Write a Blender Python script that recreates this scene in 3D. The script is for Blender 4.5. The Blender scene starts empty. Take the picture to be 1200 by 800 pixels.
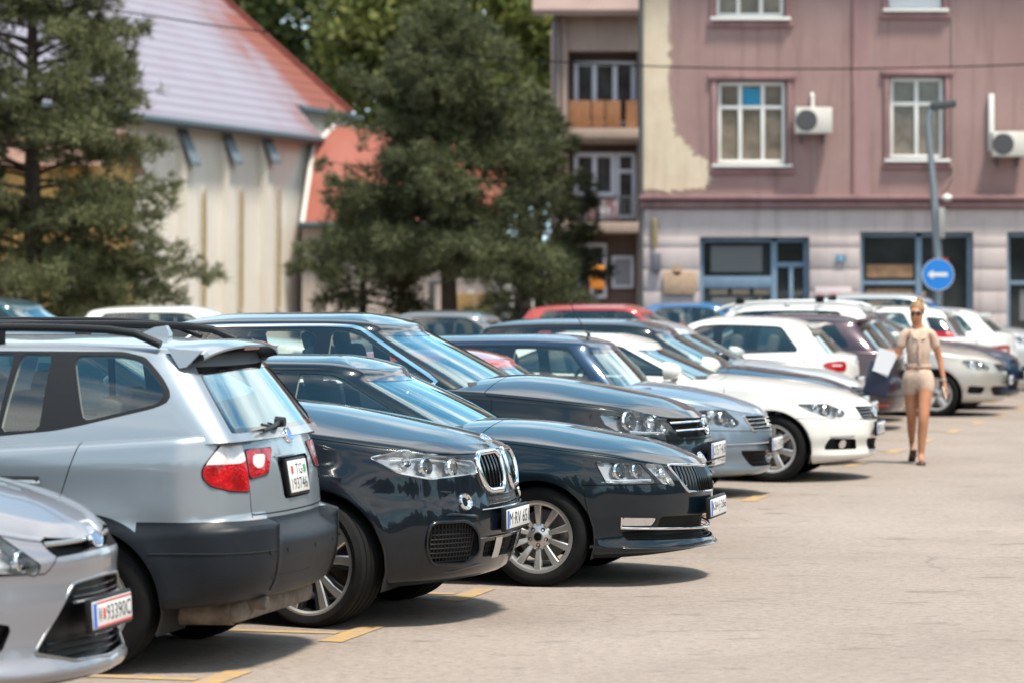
import bpy, bmesh, math, random
import numpy as np
from mathutils import Vector, Matrix

random.seed(7)
SC = bpy.context.scene
COL = SC.collection
rad = math.radians
F_PX, CAM_H, HOR = 3800.0, 2.0, 321.0

# ------------------------------------------------------------------ objects
def link(o, parent=None):
    COL.objects.link(o)
    if parent is not None:
        o.parent = parent
    return o

def tag(o, label=None, cat=None, group=None, kind=None):
    if label: o['label'] = label
    if cat: o['category'] = cat
    if group: o['group'] = group
    if kind: o['kind'] = kind
    return o

def empty(name, loc=(0, 0, 0), rz=0.0, parent=None):
    o = bpy.data.objects.new(name, None)
    o.empty_display_size = 0.2
    o.location = loc
    o.rotation_euler = (0, 0, rz)
    return link(o, parent)

# ------------------------------------------------------------------ materials
MATS = {}
def nodes_of(name):
    m = bpy.data.materials.new(name)
    m.use_nodes = True
    nt = m.node_tree
    b = nt.nodes.get('Principled BSDF')
    return m, nt, b

def setp(b, **k):
    for n, v in k.items():
        n = n.replace('_', ' ')
        if n in b.inputs:
            b.inputs[n].default_value = v

def mat(name, col, rough=0.5, metal=0.0, coat=0.0, spec=0.5, noise=0.0, nscale=20.0, bump=0.0, bscale=60.0, emit=None, es=0.0, col2=None):
    if name in MATS:
        return MATS[name]
    m, nt, b = nodes_of(name)
    c = (col[0], col[1], col[2], 1)
    setp(b, Base_Color=c, Roughness=rough, Metallic=metal, Coat_Weight=coat, Coat_Roughness=0.03, Specular_IOR_Level=spec)
    if emit:
        setp(b, Emission_Color=(emit[0], emit[1], emit[2], 1), Emission_Strength=es)
    N, Lk = nt.nodes, nt.links
    if noise or bump:
        tc = N.new('ShaderNodeTexCoord')
    if noise:
        n = N.new('ShaderNodeTexNoise'); n.inputs['Scale'].default_value = nscale; n.inputs['Detail'].default_value = 6
        Lk.new(tc.outputs['Object'], n.inputs['Vector'])
        r = N.new('ShaderNodeValToRGB')
        r.color_ramp.elements[0].position = 0.3; r.color_ramp.elements[1].position = 0.7
        if col2 is None:
            lo = [max(0, x * (1 - noise)) for x in col]; hi = [min(1, x * (1 + noise)) for x in col]
        else:
            lo, hi = col, col2
        r.color_ramp.elements[0].color = (*lo, 1); r.color_ramp.elements[1].color = (*hi, 1)
        Lk.new(n.outputs['Fac'], r.inputs['Fac']); Lk.new(r.outputs['Color'], b.inputs['Base Color'])
    if bump:
        n2 = N.new('ShaderNodeTexNoise'); n2.inputs['Scale'].default_value = bscale; n2.inputs['Detail'].default_value = 4
        Lk.new(tc.outputs['Object'], n2.inputs['Vector'])
        bp = N.new('ShaderNodeBump'); bp.inputs['Strength'].default_value = bump; bp.inputs['Distance'].default_value = 0.01
        Lk.new(n2.outputs['Fac'], bp.inputs['Height']); Lk.new(bp.outputs['Normal'], b.inputs['Normal'])
    MATS[name] = m
    return m

def paint(name, col, metal=0.3, rough=0.35, flake=0.06, dust=0.05, ior=1.5):
    """car paint: metallic base under clear coat with a thin uneven film of dust"""
    if name in MATS:
        return MATS[name]
    m, nt, b = nodes_of(name)
    N, Lk = nt.nodes, nt.links
    tc = N.new('ShaderNodeTexCoord')
    n = N.new('ShaderNodeTexNoise'); n.inputs['Scale'].default_value = 3.0; n.inputs['Detail'].default_value = 8; n.inputs['Roughness'].default_value = 0.65
    Lk.new(tc.outputs['Object'], n.inputs['Vector'])
    mx = N.new('ShaderNodeMix'); mx.data_type = 'RGBA'
    mr = N.new('ShaderNodeMapRange'); mr.inputs['From Min'].default_value = 0.35; mr.inputs['From Max'].default_value = 0.8
    mr.inputs['To Min'].default_value = 0.0; mr.inputs['To Max'].default_value = dust
    Lk.new(n.outputs['Fac'], mr.inputs['Value']); Lk.new(mr.outputs['Result'], mx.inputs['Factor'])
    mx.inputs['A'].default_value = (*col, 1); mx.inputs['B'].default_value = (0.32, 0.28, 0.24, 1)
    Lk.new(mx.outputs['Result'], b.inputs['Base Color'])
    mr2 = N.new('ShaderNodeMapRange'); mr2.inputs['To Min'].default_value = 0.015; mr2.inputs['To Max'].default_value = 0.09
    Lk.new(n.outputs['Fac'], mr2.inputs['Value']); Lk.new(mr2.outputs['Result'], b.inputs['Coat Roughness'])
    setp(b, Metallic=metal, Roughness=rough, Coat_Weight=1.0, Coat_IOR=ior, Specular_IOR_Level=.12)
    MATS[name] = m
    return m

def glass(name, tint=(0.62, 0.7, 0.68), base=0.07, power=4.2, gl=(0.95, 1, 1)):
    """thin sheet glass: see-through with a mirror-like film that strengthens at grazing angles"""
    if name in MATS:
        return MATS[name]
    m = bpy.data.materials.new(name); m.use_nodes = True
    nt = m.node_tree; N, Lk = nt.nodes, nt.links
    N.clear()
    out = N.new('ShaderNodeOutputMaterial')
    tr = N.new('ShaderNodeBsdfTransparent'); tr.inputs['Color'].default_value = (*tint, 1)
    g = N.new('ShaderNodeBsdfGlossy'); g.inputs['Roughness'].default_value = 0.015; g.inputs['Color'].default_value = (*gl, 1)
    lw = N.new('ShaderNodeLayerWeight'); lw.inputs['Blend'].default_value = 0.5
    p = N.new('ShaderNodeMath'); p.operation = 'POWER'; p.inputs[1].default_value = power
    Lk.new(lw.outputs['Facing'], p.inputs[0])
    mm = N.new('ShaderNodeMath'); mm.operation = 'MULTIPLY_ADD'; mm.inputs[1].default_value = 1 - base; mm.inputs[2].default_value = base
    Lk.new(p.outputs[0], mm.inputs[0])
    mx = N.new('ShaderNodeMixShader')
    Lk.new(mm.outputs[0], mx.inputs[0]); Lk.new(tr.outputs[0], mx.inputs[1]); Lk.new(g.outputs[0], mx.inputs[2])
    Lk.new(mx.outputs[0], out.inputs['Surface'])
    MATS[name] = m
    return m

# ------------------------------------------------------------------ curves
def pchip(pts):
    xs = np.array([p[0] for p in pts], float); ys = np.array([p[1] for p in pts], float)
    if len(xs) == 1:
        return lambda x: np.full(np.shape(x), ys[0])
    h = np.diff(xs); d = np.diff(ys) / h
    m = np.zeros(len(xs))
    m[0], m[-1] = d[0], d[-1]
    for i in range(1, len(xs) - 1):
        if d[i - 1] * d[i] > 0:
            w1 = 2 * h[i] + h[i - 1]; w2 = h[i] + 2 * h[i - 1]
            m[i] = (w1 + w2) / (w1 / d[i - 1] + w2 / d[i])
    def f(x):
        x = np.clip(np.asarray(x, float), xs[0], xs[-1])
        i = np.clip(np.searchsorted(xs, x, side='right') - 1, 0, len(xs) - 2)
        u = (x - xs[i]) / h[i]
        return ((1 + 2 * u) * (1 - u) ** 2 * ys[i] + u * (1 - u) ** 2 * h[i] * m[i]
                + u * u * (3 - 2 * u) * ys[i + 1] + u * u * (u - 1) * h[i] * m[i + 1])
    return f

def smooth(x, a, b):
    u = np.clip((np.asarray(x, float) - a) / (b - a), 0, 1)
    return u * u * (3 - 2 * u)

def crom(P, per=24):
    P = np.array(P, float)
    Q = np.vstack([2 * P[0] - P[1], P, 2 * P[-1] - P[-2]])
    out = []
    for i in range(1, len(Q) - 2):
        p0, p1, p2, p3 = Q[i - 1:i + 3]
        t0 = 0; t1 = t0 + max(1e-5, np.linalg.norm(p1 - p0)) ** .5; t2 = t1 + max(1e-5, np.linalg.norm(p2 - p1)) ** .5; t3 = t2 + max(1e-5, np.linalg.norm(p3 - p2)) ** .5
        t = np.linspace(t1, t2, per, endpoint=False)[:, None]
        a1 = (t1 - t) / (t1 - t0) * p0 + (t - t0) / (t1 - t0) * p1
        a2 = (t2 - t) / (t2 - t1) * p1 + (t - t1) / (t2 - t1) * p2
        a3 = (t3 - t) / (t3 - t2) * p2 + (t - t2) / (t3 - t2) * p3
        b1 = (t2 - t) / (t2 - t0) * a1 + (t - t0) / (t2 - t0) * a2
        b2 = (t3 - t) / (t3 - t1) * a2 + (t - t1) / (t3 - t1) * a3
        out.append((t2 - t) / (t2 - t1) * b1 + (t - t1) / (t2 - t1) * b2)
    out.append(P[-1][None, :])
    return np.vstack(out)

def rp(poly, r=0.03, n=4):
    """round the corners of a polygon"""
    P = [np.array(p, float) for p in poly]; out = []
    for i in range(len(P)):
        a, b, c = P[i - 1], P[i], P[(i + 1) % len(P)]
        la = np.linalg.norm(a - b); lc = np.linalg.norm(c - b)
        if la < 1e-6 or lc < 1e-6:
            continue
        q = min(r, la * .45, lc * .45)
        s = b + (a - b) / la * q; e = b + (c - b) / lc * q
        for k in range(n + 1):
            u = k / n
            out.append(tuple((1 - u) ** 2 * s + 2 * u * (1 - u) * b + u * u * e))
    return out

def sdf(px, py, poly):
    poly = np.array(poly, float)
    d = np.full(px.shape, 1e9); ins = np.zeros(px.shape, bool)
    n = len(poly)
    for i in range(n):
        ax, ay = poly[i - 1]; bx, by = poly[i]
        ex, ey = bx - ax, by - ay
        wx, wy = px - ax, py - ay
        u = np.clip((wx * ex + wy * ey) / max(ex * ex + ey * ey, 1e-12), 0, 1)
        d = np.minimum(d, (wx - ex * u) ** 2 + (wy - ey * u) ** 2)
        if abs(ey) > 1e-12:
            c = ((ay > py) != (by > py)) & (px < ex * (py - ay) / ey + ax)
            ins ^= c
    d = np.sqrt(d)
    return np.where(ins, -d, d)

# ------------------------------------------------------------------ mesh collector
class MB:
    def __init__(s):
        s.v = []; s.f = []; s.m = []; s.cur = 0
    def add(s, vs, fs, m=None):
        o = len(s.v); s.v.extend([tuple(x) for x in vs])
        for f in fs:
            s.f.append(tuple(i + o for i in f)); s.m.append(s.cur if m is None else m)
    def box(s, c, size, R=None, bev=0.0, m=None):
        hx, hy, hz = [x / 2 for x in size]
        b = min(bev, hx * .9, hy * .9, hz * .9)
        if b <= 0:
            vs = [(x, y, z) for x in (-hx, hx) for y in (-hy, hy) for z in (-hz, hz)]
            fs = [(0, 1, 3, 2), (4, 6, 7, 5), (0, 4, 5, 1), (2, 3, 7, 6), (0, 2, 6, 4), (1, 5, 7, 3)]
        else:
            bm = bmesh.new(); bmesh.ops.create_cube(bm, size=1)
            for v in bm.verts:
                v.co = Vector((v.co.x * size[0], v.co.y * size[1], v.co.z * size[2]))
            bmesh.ops.bevel(bm, geom=bm.edges[:], offset=b, segments=2, profile=0.5, affect='EDGES')
            bm.verts.index_update()
            vs = [tuple(v.co) for v in bm.verts]; fs = [tuple(v.index for v in f.verts) for f in bm.faces]; bm.free()
        M = R if R is not None else Matrix.Identity(3)
        c = Vector(c)
        s.add([M @ Vector(v) + c for v in vs], fs, m)
    def tube(s, pts, r, n=8, m=None, cap=True, flat=None):
        P = [Vector(p) for p in pts]; k = len(P)
        rs = r if isinstance(r, (list, tuple)) else [r] * k
        ring = []; up = Vector((0, 0, 1))
        t0 = (P[1] - P[0]).normalized()
        if abs(t0.dot(up)) > 0.95: up = Vector((0, 1, 0))
        vs = []
        for i in range(k):
            t = (P[min(i + 1, k - 1)] - P[max(i - 1, 0)])
            t = t.normalized() if t.length > 1e-9 else t0
            a = t.cross(up)
            if a.length < 1e-4: a = t.cross(Vector((1, 0, 0)))
            a.normalize(); b = a.cross(t).normalized()
            up = b
            for j in range(n):
                q = 2 * math.pi * j / n
                fl = flat if flat else 1.0
                vs.append(P[i] + a * (rs[i] * math.cos(q)) + b * (rs[i] * fl * math.sin(q)))
        fs = []
        for i in range(k - 1):
            for j in range(n):
                fs.append((i * n + j, i * n + (j + 1) % n, (i + 1) * n + (j + 1) % n, (i + 1) * n + j))
        if cap:
            fs.append(tuple(range(n))[::-1]); fs.append(tuple((k - 1) * n + j for j in range(n)))
        s.add(vs, fs, m)
    def lathe(s, prof, n=32, axis='Y', c=(0, 0, 0), m=None, closed=False, M=None):
        """prof: list of (radius, height along axis)"""
        vs = []; k = len(prof); c = Vector(c)
        for (r, h) in prof:
            for j in range(n):
                q = 2 * math.pi * j / n; x, y = r * math.cos(q), r * math.sin(q)
                v = Vector((x, h, y)) if axis == 'Y' else (Vector((x, y, h)) if axis == 'Z' else Vector((h, x, y)))
                if M is not None: v = M @ v
                vs.append(v + c)
        fs = []
        rng = range(k) if closed else range(k - 1)
        for i in rng:
            i2 = (i + 1) % k
            for j in range(n):
                fs.append((i * n + j, i * n + (j + 1) % n, i2 * n + (j + 1) % n, i2 * n + j))
        s.add(vs, fs, m)
    def disc(s, c, r, nrm, th=0.004, n=20, m=None):
        Z = Vector(nrm).normalized(); q = Z.to_track_quat('Z', 'Y').to_matrix()
        s.lathe([(0.0001, -th / 2), (r, -th / 2), (r, th / 2), (0.0001, th / 2)], n, 'Z', c, m, M=q)
    def grid(s, P, m=None, close=False):
        """P: rows x cols of points"""
        r = len(P); c = len(P[0])
        vs = [p for row in P for p in row]; fs = []
        for i in range(r - 1):
            for j in range(c if close else c - 1):
                j2 = (j + 1) % c
                fs.append((i * c + j, i * c + j2, (i + 1) * c + j2, (i + 1) * c + j))
        s.add(vs, fs, m)
    def prism(s, poly, fn, d0, d1, m=None):
        """extrude a 2D polygon: fn(u,v,d) -> 3D"""
        n = len(poly)
        vs = [fn(u, v, d0) for u, v in poly] + [fn(u, v, d1) for u, v in poly]
        fs = [tuple(range(n))[::-1], tuple(range(n, 2 * n))] + [(i, (i + 1) % n, n + (i + 1) % n, n + i) for i in range(n)]
        s.add(vs, fs, m)
    def build(s, name, mats, parent=None, smooth_ang=35, loc=None, rz=None):
        me = bpy.data.meshes.new(name)
        me.from_pydata([tuple(v) for v in s.v], [], s.f)
        for mm in (mats if isinstance(mats, (list, tuple)) else [mats]):
            me.materials.append(mm)
        me.polygons.foreach_set('material_index', s.m)
        bm = bmesh.new(); bm.from_mesh(me)
        bmesh.ops.recalc_face_normals(bm, faces=bm.faces[:])
        bm.to_mesh(me); bm.free()
        if smooth_ang:
            me.polygons.foreach_set('use_smooth', [True] * len(me.polygons))
            me.set_sharp_from_angle(angle=rad(smooth_ang))
        me.update()
        o = bpy.data.objects.new(name, me)
        if loc is not None: o.location = loc
        if rz is not None: o.rotation_euler = (0, 0, rz)
        return link(o, parent)

_TXT = {}
def text_polys(s):
    """outline mesh of a string, height normalised to capital height 1, left at 0"""
    if s in _TXT:
        return _TXT[s]
    cu = bpy.data.curves.new('txt', 'FONT'); cu.body = s; cu.resolution_u = 2
    o = bpy.data.objects.new('txt', cu); COL.objects.link(o)
    dg = bpy.context.evaluated_depsgraph_get(); dg.update()
    me = bpy.data.meshes.new_from_object(o.evaluated_get(dg))
    v = np.array([tuple(x.co) for x in me.vertices]) if len(me.vertices) else np.zeros((1, 3))
    f = [tuple(p.vertices) for p in me.polygons]
    bpy.data.objects.remove(o, do_unlink=True); bpy.data.curves.remove(cu); bpy.data.meshes.remove(me)
    mn, mx = v.min(0), v.max(0)
    w = max(mx[0] - mn[0], 1e-4); h = max(mx[1] - mn[1], 1e-4)
    v[:, 0] = (v[:, 0] - mn[0]) / w; v[:, 1] = (v[:, 1] - mn[1]) / h
    _TXT[s] = (v, f, w / h)
    return _TXT[s]

def put_text(mb, s, org, U, Vv, w, h, off=0.0, m=None):
    """text stretched to a w x h box with its lower-left corner at org, along unit axes U, Vv"""
    v, f, _ = text_polys(s)
    U = Vector(U); Vv = Vector(Vv); N = U.cross(Vv); org = Vector(org)
    mb.add([org + U * (p[0] * w) + Vv * (p[1] * h) + N * off for p in v], f, m)

# ------------------------------------------------------------------ sheet of a car skin that can be cut into panels
class Sheet:
    def __init__(s, P, N, attrs, F, tagname):
        s.names = ['t', 'y', 'z', 'nt', 'ny', 'nz'] + list(attrs.keys())
        s.D = np.column_stack([P, N] + [attrs[k] for k in attrs])
        s.F = np.full((len(F), 10), -1, int); s.F[:, :4] = F
        s.tag = np.array([tagname] * len(F), dtype='U32')
    def __getitem__(s, k):
        return s.D[:, s.names.index(k)]
    def cut(s, f, frm, new, ok=None):
        f = np.where(np.abs(f) < 2e-4, 2e-4, f)
        idx = np.where(s.F < 0, s.F[:, :1], s.F)
        fv = f[idx] < 0
        cand = np.isin(s.tag, frm)
        if ok is not None:
            cand &= ok[idx].all(1)
        anyn = fv.any(1); alln = fv.all(1)
        s.tag[cand & alln] = new
        mixed = np.where(cand & anyn & ~alln)[0]
        if len(mixed) == 0:
            return
        newD = []; base = len(s.D); cache = {}
        def ev(i, j):
            k = (i, j) if i < j else (j, i)
            if k in cache: return cache[k]
            u = f[k[0]] / (f[k[0]] - f[k[1]])
            r = s.D[k[0]] * (1 - u) + s.D[k[1]] * u
            r[3:6] /= max(1e-9, np.linalg.norm(r[3:6]))
            newD.append(r); cache[k] = base + len(newD) - 1
            return cache[k]
        addF = []; addT = []
        for m in mixed:
            p = [i for i in s.F[m] if i >= 0]
            neg, pos = [], []
            for a in range(len(p)):
                i, j = p[a], p[(a + 1) % len(p)]
                (neg if f[i] < 0 else pos).append(i)
                if (f[i] < 0) != (f[j] < 0):
                    e = ev(i, j); neg.append(e); pos.append(e)
            old = s.tag[m]
            pos = pos[:10]; neg = neg[:10]
            s.F[m] = pos + [-1] * (10 - len(pos))
            addF.append(neg + [-1] * (10 - len(neg))); addT.append(new)
        s.D = np.vstack([s.D, np.array(newD)])
        s.F = np.vstack([s.F, np.array(addF)])
        s.tag = np.concatenate([s.tag, np.array(addT, dtype='U32')])
    def pick(s, tags, side=0):
        sel = np.isin(s.tag, tags)
        idx = np.where(s.F < 0, s.F[:, :1], s.F)
        if side:
            cy = s.D[idx, 1].mean(1)
            sel &= (cy * side > 0)
        return np.where(sel)[0]

def emit_faces(sh, faces, L, name, material, parent, inset=0.0, bowl=0.0, flip=False):
    """one object from a set of skin faces, keeping the skin's own normals; bowl>0 sinks it and adds side walls"""
    if len(faces) == 0:
        return None
    polys = [[i for i in sh.F[f] if i >= 0] for f in faces]
    used = sorted({i for p in polys for i in p}); mp = {v: k for k, v in enumerate(used)}
    D = sh.D[used]
    P = D[:, 0:3].copy(); N = D[:, 3:6].copy()
    def loc(Q):
        R = Q.copy(); R[:, 0] = L / 2 - Q[:, 0]; return R
    def dirn(Q):
        R = Q.copy(); R[:, 0] = -Q[:, 0]; return R
    V = loc(P - N * (inset + bowl)); NN = dirn(N)
    fs = [[mp[i] for i in p] for p in polys]
    nv = len(V)
    nor = [tuple(n) for n in NN]
    vs = [tuple(v) for v in V]
    walls = []
    if bowl:
        cnt = {}
        for p in fs:
            for a in range(len(p)):
                e = (p[a], p[(a + 1) % len(p)])
                cnt[e] = cnt.get(e, 0) + 1
        V0 = loc(P - N * inset)
        top = {}
        for (i, j) in list(cnt):
            if (j, i) not in cnt:
                for k in (i, j):
                    if k not in top:
                        top[k] = len(vs); vs.append(tuple(V0[k])); nor.append(nor[k])
                walls.append([i, j, top[j], top[i]])
    me = bpy.data.meshes.new(name)
    # orient faces with the stored normals
    Va = np.array(vs)
    out = []
    for p in fs:
        a, b, c = Va[p[0]], Va[p[1]], Va[p[2]]
        n = np.cross(b - a, c - a)
        if len(p) > 3:
            n = n + np.cross(c - a, Va[p[3]] - a)
        out.append(p if np.dot(n, np.array(nor[p[0]])) >= 0 else p[::-1])
    me.from_pydata(vs, [], out + walls)
    me.materials.append(material)
    me.polygons.foreach_set('use_smooth', [True] * len(out) + [False] * len(walls))
    me.validate()
    if not bowl:
        me.normals_split_custom_set_from_vertices(nor)
    me.update()
    o = bpy.data.objects.new(name, me)
    return link(o, parent)

# ------------------------------------------------------------------ shared car materials
M_RUB = mat('tyre_rubber', (0.007, 0.007, 0.0075), 0.85, spec=.2, noise=0.35, nscale=9, bump=0.25, bscale=140)
M_BLK = mat('black_trim', (0.008, 0.008, 0.009), 0.42, spec=.35)
M_GBLK = mat('gloss_black', (0.006, 0.006, 0.007), 0.08, coat=1.0)
M_DARK = mat('dark_recess', (0.006, 0.006, 0.007), 0.8)
M_CLAD = mat('grey_cladding', (0.009, 0.012, 0.017), 0.45, spec=.28, noise=0.12, nscale=30, bump=0.12, bscale=400)
M_CHR = mat('chrome', (0.82, 0.82, 0.83), 0.06, 1.0)
M_SAT = mat('satin_silver', (0.62, 0.61, 0.6), 0.25, 0.85)
M_ALU = mat('alloy_silver', (0.55, 0.53, 0.51), 0.3, 0.75, noise=0.1, nscale=12)
M_ALUD = mat('alloy_dark', (0.03, 0.03, 0.032), 0.35, 0.4)
M_DISC = mat('brake_steel', (0.3, 0.29, 0.28), 0.4, 0.9)
M_SEAT = mat('seat_fabric', (0.09, 0.088, 0.085), 0.85, noise=0.2, nscale=60)
M_LINE = mat('headliner_fabric', (0.26, 0.25, 0.235), 0.9)
M_DASH = mat('dashboard_plastic', (0.03, 0.031, 0.033), 0.6)
M_WHITEP = mat('plate_white', (0.74, 0.73, 0.71), 0.4)
M_INK = mat('plate_ink', (0.012, 0.012, 0.016), 0.5)
M_BLUE = mat('plate_blue', (0.015, 0.12, 0.55), 0.4)
M_REDP = mat('plate_red', (0.55, 0.04, 0.03), 0.4)
M_REFL = mat('lamp_reflector', (0.75, 0.76, 0.78), 0.12, 1.0)
M_REFD = mat('lamp_bezel', (0.1, 0.105, 0.11), 0.25, 0.6)
M_AMB = mat('amber_lens', (0.75, 0.22, 0.02), 0.15, coat=1.0)
def lens_mat(name, col):
    m, nt, b = nodes_of(name); N, Lk = nt.nodes, nt.links
    setp(b, Roughness=.18, Coat_Weight=.7, Coat_Roughness=.02, Specular_IOR_Level=.3)
    tc = N.new('ShaderNodeTexCoord'); v = N.new('ShaderNodeTexVoronoi'); v.inputs['Scale'].default_value = 55; Lk.new(tc.outputs['Object'], v.inputs['Vector'])
    n = N.new('ShaderNodeTexNoise'); n.inputs['Scale'].default_value = 14; Lk.new(tc.outputs['Object'], n.inputs['Vector'])
    r = N.new('ShaderNodeValToRGB'); r.color_ramp.elements[0].position = .35; r.color_ramp.elements[1].position = .7
    r.color_ramp.elements[0].color = (*[x * .45 for x in col], 1); r.color_ramp.elements[1].color = (*col, 1); Lk.new(n.outputs['Fac'], r.inputs['Fac']); Lk.new(r.outputs['Color'], b.inputs['Base Color'])
    bp = N.new('ShaderNodeBump'); bp.inputs['Strength'].default_value = .5; bp.inputs['Distance'].default_value = .004; Lk.new(v.outputs['Distance'], bp.inputs['Height']); Lk.new(bp.outputs['Normal'], b.inputs['Normal'])
    return m
M_RED = lens_mat('red_lens', (.52, .004, .008))
M_RED0 = mat('plain_red_lens', (0.58, 0.004, 0.008), 0.15, coat=.5, spec=.3, noise=0.25, nscale=25)
M_DRED = mat('dark_red_lens', (0.28, 0.006, 0.012), 0.1, coat=1.0, noise=0.25, nscale=25)
M_CLRL = mat('clear_tail_lens', (0.62, 0.58, 0.58), 0.12, coat=1.0, noise=0.2, nscale=18)
G_WIN = glass('side_glass', (0.80, 0.86, 0.82), 0.10, 3.6)
G_WS = glass('windscreen_glass', (0.6, 0.74, 0.74), 0.09, 2.0, (0.82, 1.0, 1.0))
G_PRIV = glass('privacy_glass', (0.16, 0.2, 0.22), 0.08, 3.5)
G_LENS = glass('lamp_lens', (0.93, 0.95, 0.96), 0.05, 4.0)

def tread_mat():
    m, nt, b = nodes_of('tyre_tread')
    N, Lk = nt.nodes, nt.links
    setp(b, Base_Color=(0.008, 0.008, 0.0085, 1), Roughness=0.85, Specular_IOR_Level=.25)
    tc = N.new('ShaderNodeTexCoord'); sp = N.new('ShaderNodeSeparateXYZ'); Lk.new(tc.outputs['Object'], sp.inputs[0])
    at = N.new('ShaderNodeMath'); at.operation = 'ARCTAN2'; Lk.new(sp.outputs['X'], at.inputs[0]); Lk.new(sp.outputs['Z'], at.inputs[1])
    ml = N.new('ShaderNodeMath'); ml.operation = 'MULTIPLY_ADD'; ml.inputs[1].default_value = 66
    Lk.new(at.outputs[0], ml.inputs[0])
    y = N.new('ShaderNodeMath'); y.operation = 'MULTIPLY'; y.inputs[1].default_value = 45; Lk.new(sp.outputs['Y'], y.inputs[0]); Lk.new(y.outputs[0], ml.inputs[2])
    si = N.new('ShaderNodeMath'); si.operation = 'SINE'; Lk.new(ml.outputs[0], si.inputs[0])
    gt = N.new('ShaderNodeMath'); gt.operation = 'LESS_THAN'; gt.inputs[1].default_value = 0.8; Lk.new(si.outputs[0], gt.inputs[0])
    bp = N.new('ShaderNodeBump'); bp.inputs['Strength'].default_value = 0.9; bp.inputs['Distance'].default_value = 0.006
    Lk.new(gt.outputs[0], bp.inputs['Height']); Lk.new(bp.outputs['Normal'], b.inputs['Normal'])
    return m
M_TREAD = tread_mat()

# ------------------------------------------------------------------ wheel
def wheel(parent, pos, r, rr, tw, style, sd, steer=0.0, n=48, rim_mat=None, label=None):
    hub = MB()
    hub.lathe([(0.0001, sd * -0.1), (rr * .72, sd * -0.1), (rr * .72, sd * -0.08), (0.07, sd * -0.08), (0.07, sd * 0.0), (0.0001, sd * 0.0)], 28)
    hub.box((rr * .62, sd * -0.09, 0.03), (0.07, 0.09, 0.2), bev=0.01)
    w = hub.build('wheel', M_DISC, parent)
    w.location = pos; w.rotation_euler = (0, 0, steer)
    ty = MB()
    h = tw / 2; sw = r - rr
    ty.lathe([(rr - .004, -h * .8), (rr + sw * .3, -h * .97), (rr + sw * .6, -h), (r - .02, -h * .93), (r - .005, -h * .8)], n, m=0)
    ty.lathe([(r - .005, h * .8), (r - .02, h * .93), (rr + sw * .62, h), (rr + sw * .5, h * .985), (rr + sw * .47, h * .99), (rr + sw * .3, h * .97), (rr + .012, h * .86), (rr - .004, h * .8)], n, m=0)
    pr = []
    for g in (-.52, -.2, .2, .52):
        pr += [(r, h * (g - .05)), (r - .009, h * (g - .035)), (r - .009, h * (g + .035)), (r, h * (g + .05))]
    ty.lathe([(r - .005, -h * .8)] + pr + [(r - .005, h * .8)], n * 2, m=1)
    ty.build('tyre', [M_RUB, M_TREAD], w, 40)
    rm = rim_mat or M_ALU
    ri = MB(); o = sd
    # barrel + lip
    ri.lathe([(rr - .03, o * -h * .8), (rr - .03, o * h * .55), (rr - .022, o * h * .78), (rr - .008, o * h * .84), (rr + .006, o * h * .84), (rr + .006, o * h * .76), (rr - .012, o * h * .7), (rr - .02, -o * h * .8)], n, m=1 if style in ('twin',) else 0)
    ri.lathe([(rr - .02, o * h * .8), (rr - .008, o * h * .855), (rr + .007, o * h * .85)], n, m=0)
    def spoke(ang, w0, w1, r0=0.045, face=0, th=0.045, splay=0.0, dish=0.03):
        st = [r0, r0 + (rr - r0) * .3, r0 + (rr - r0) * .65, rr - .012]
        rows = []
        for q, rad_ in enumerate(st):
            u = (rad_ - r0) / (st[-1] - r0)
            ww = w0 + (w1 - w0) * u
            yo = o * (h * .80 - dish * (1 - u) ** 2)
            a = ang + splay * u
            dx, dz = math.sin(a), math.cos(a); px, pz = dz, -dx
            row = []
            for (k, yy) in ((-.5, -th), (-.5, -.006), (-.36, 0), (.36, 0), (.5, -.006), (.5, -th)):
                row.append((dx * rad_ + px * ww * k, yo + o * yy, dz * rad_ + pz * ww * k))
            rows.append(row)
        ri.grid(rows, m=face)
    cap_r = 0.034
    if style == 'ten':
        for k in range(10): spoke(2 * math.pi * k / 10, 0.03, 0.05, r0=.06, dish=.035)
    elif style == 'twin':
        for k in range(5):
            for s in (-1, 1):
                spoke(2 * math.pi * k / 5 + s * .12, 0.035, 0.062, r0=.05, face=0, splay=s * .13, th=.03)
                spoke(2 * math.pi * k / 5 + s * .34, 0.02, 0.03, r0=.06, face=1, splay=s * .06, th=.05, dish=.05)
    elif style == 'five':
        for k in range(5): spoke(2 * math.pi * k / 5, 0.075, 0.1, r0=.04)
    elif style == 'seven':
        for k in range(7): spoke(2 * math.pi * k / 7, 0.05, 0.066, r0=.05)
    else:
        for k in range(5):
            for s in (-1, 1): spoke(2 * math.pi * k / 5 + s * .1, 0.032, 0.045, r0=.05, splay=s * .08)
    yo = h * .8 - .02
    ri.lathe([(0.0001, o * (yo + .004)), (cap_r, o * (yo + .003)), (cap_r + .004, o * yo), (.062, o * (yo - .004)), (.085, o * (yo - .02)), (.09, o * (yo - .06)), (.0001, o * (yo - .06))], 30, m=0)
    for k in range(5):
        a = 2 * math.pi * (k + .5) / 5
        ri.lathe([(0.0001, o * (yo - .004)), (.009, o * (yo - .003)), (.0145, o * (yo + .0015)), (.0145, o * (yo - .02))], 10, c=(math.sin(a) * .056, 0, math.cos(a) * .056), m=1)
    ri.lathe([(0.0001, o * (yo + .0075)), (.026, o * (yo + .0065)), (.0265, o * (yo + .003))], 20, m=2)
    ri.build('rim', [rm, M_ALUD, M_GBLK], w, 30)
    return w

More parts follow.
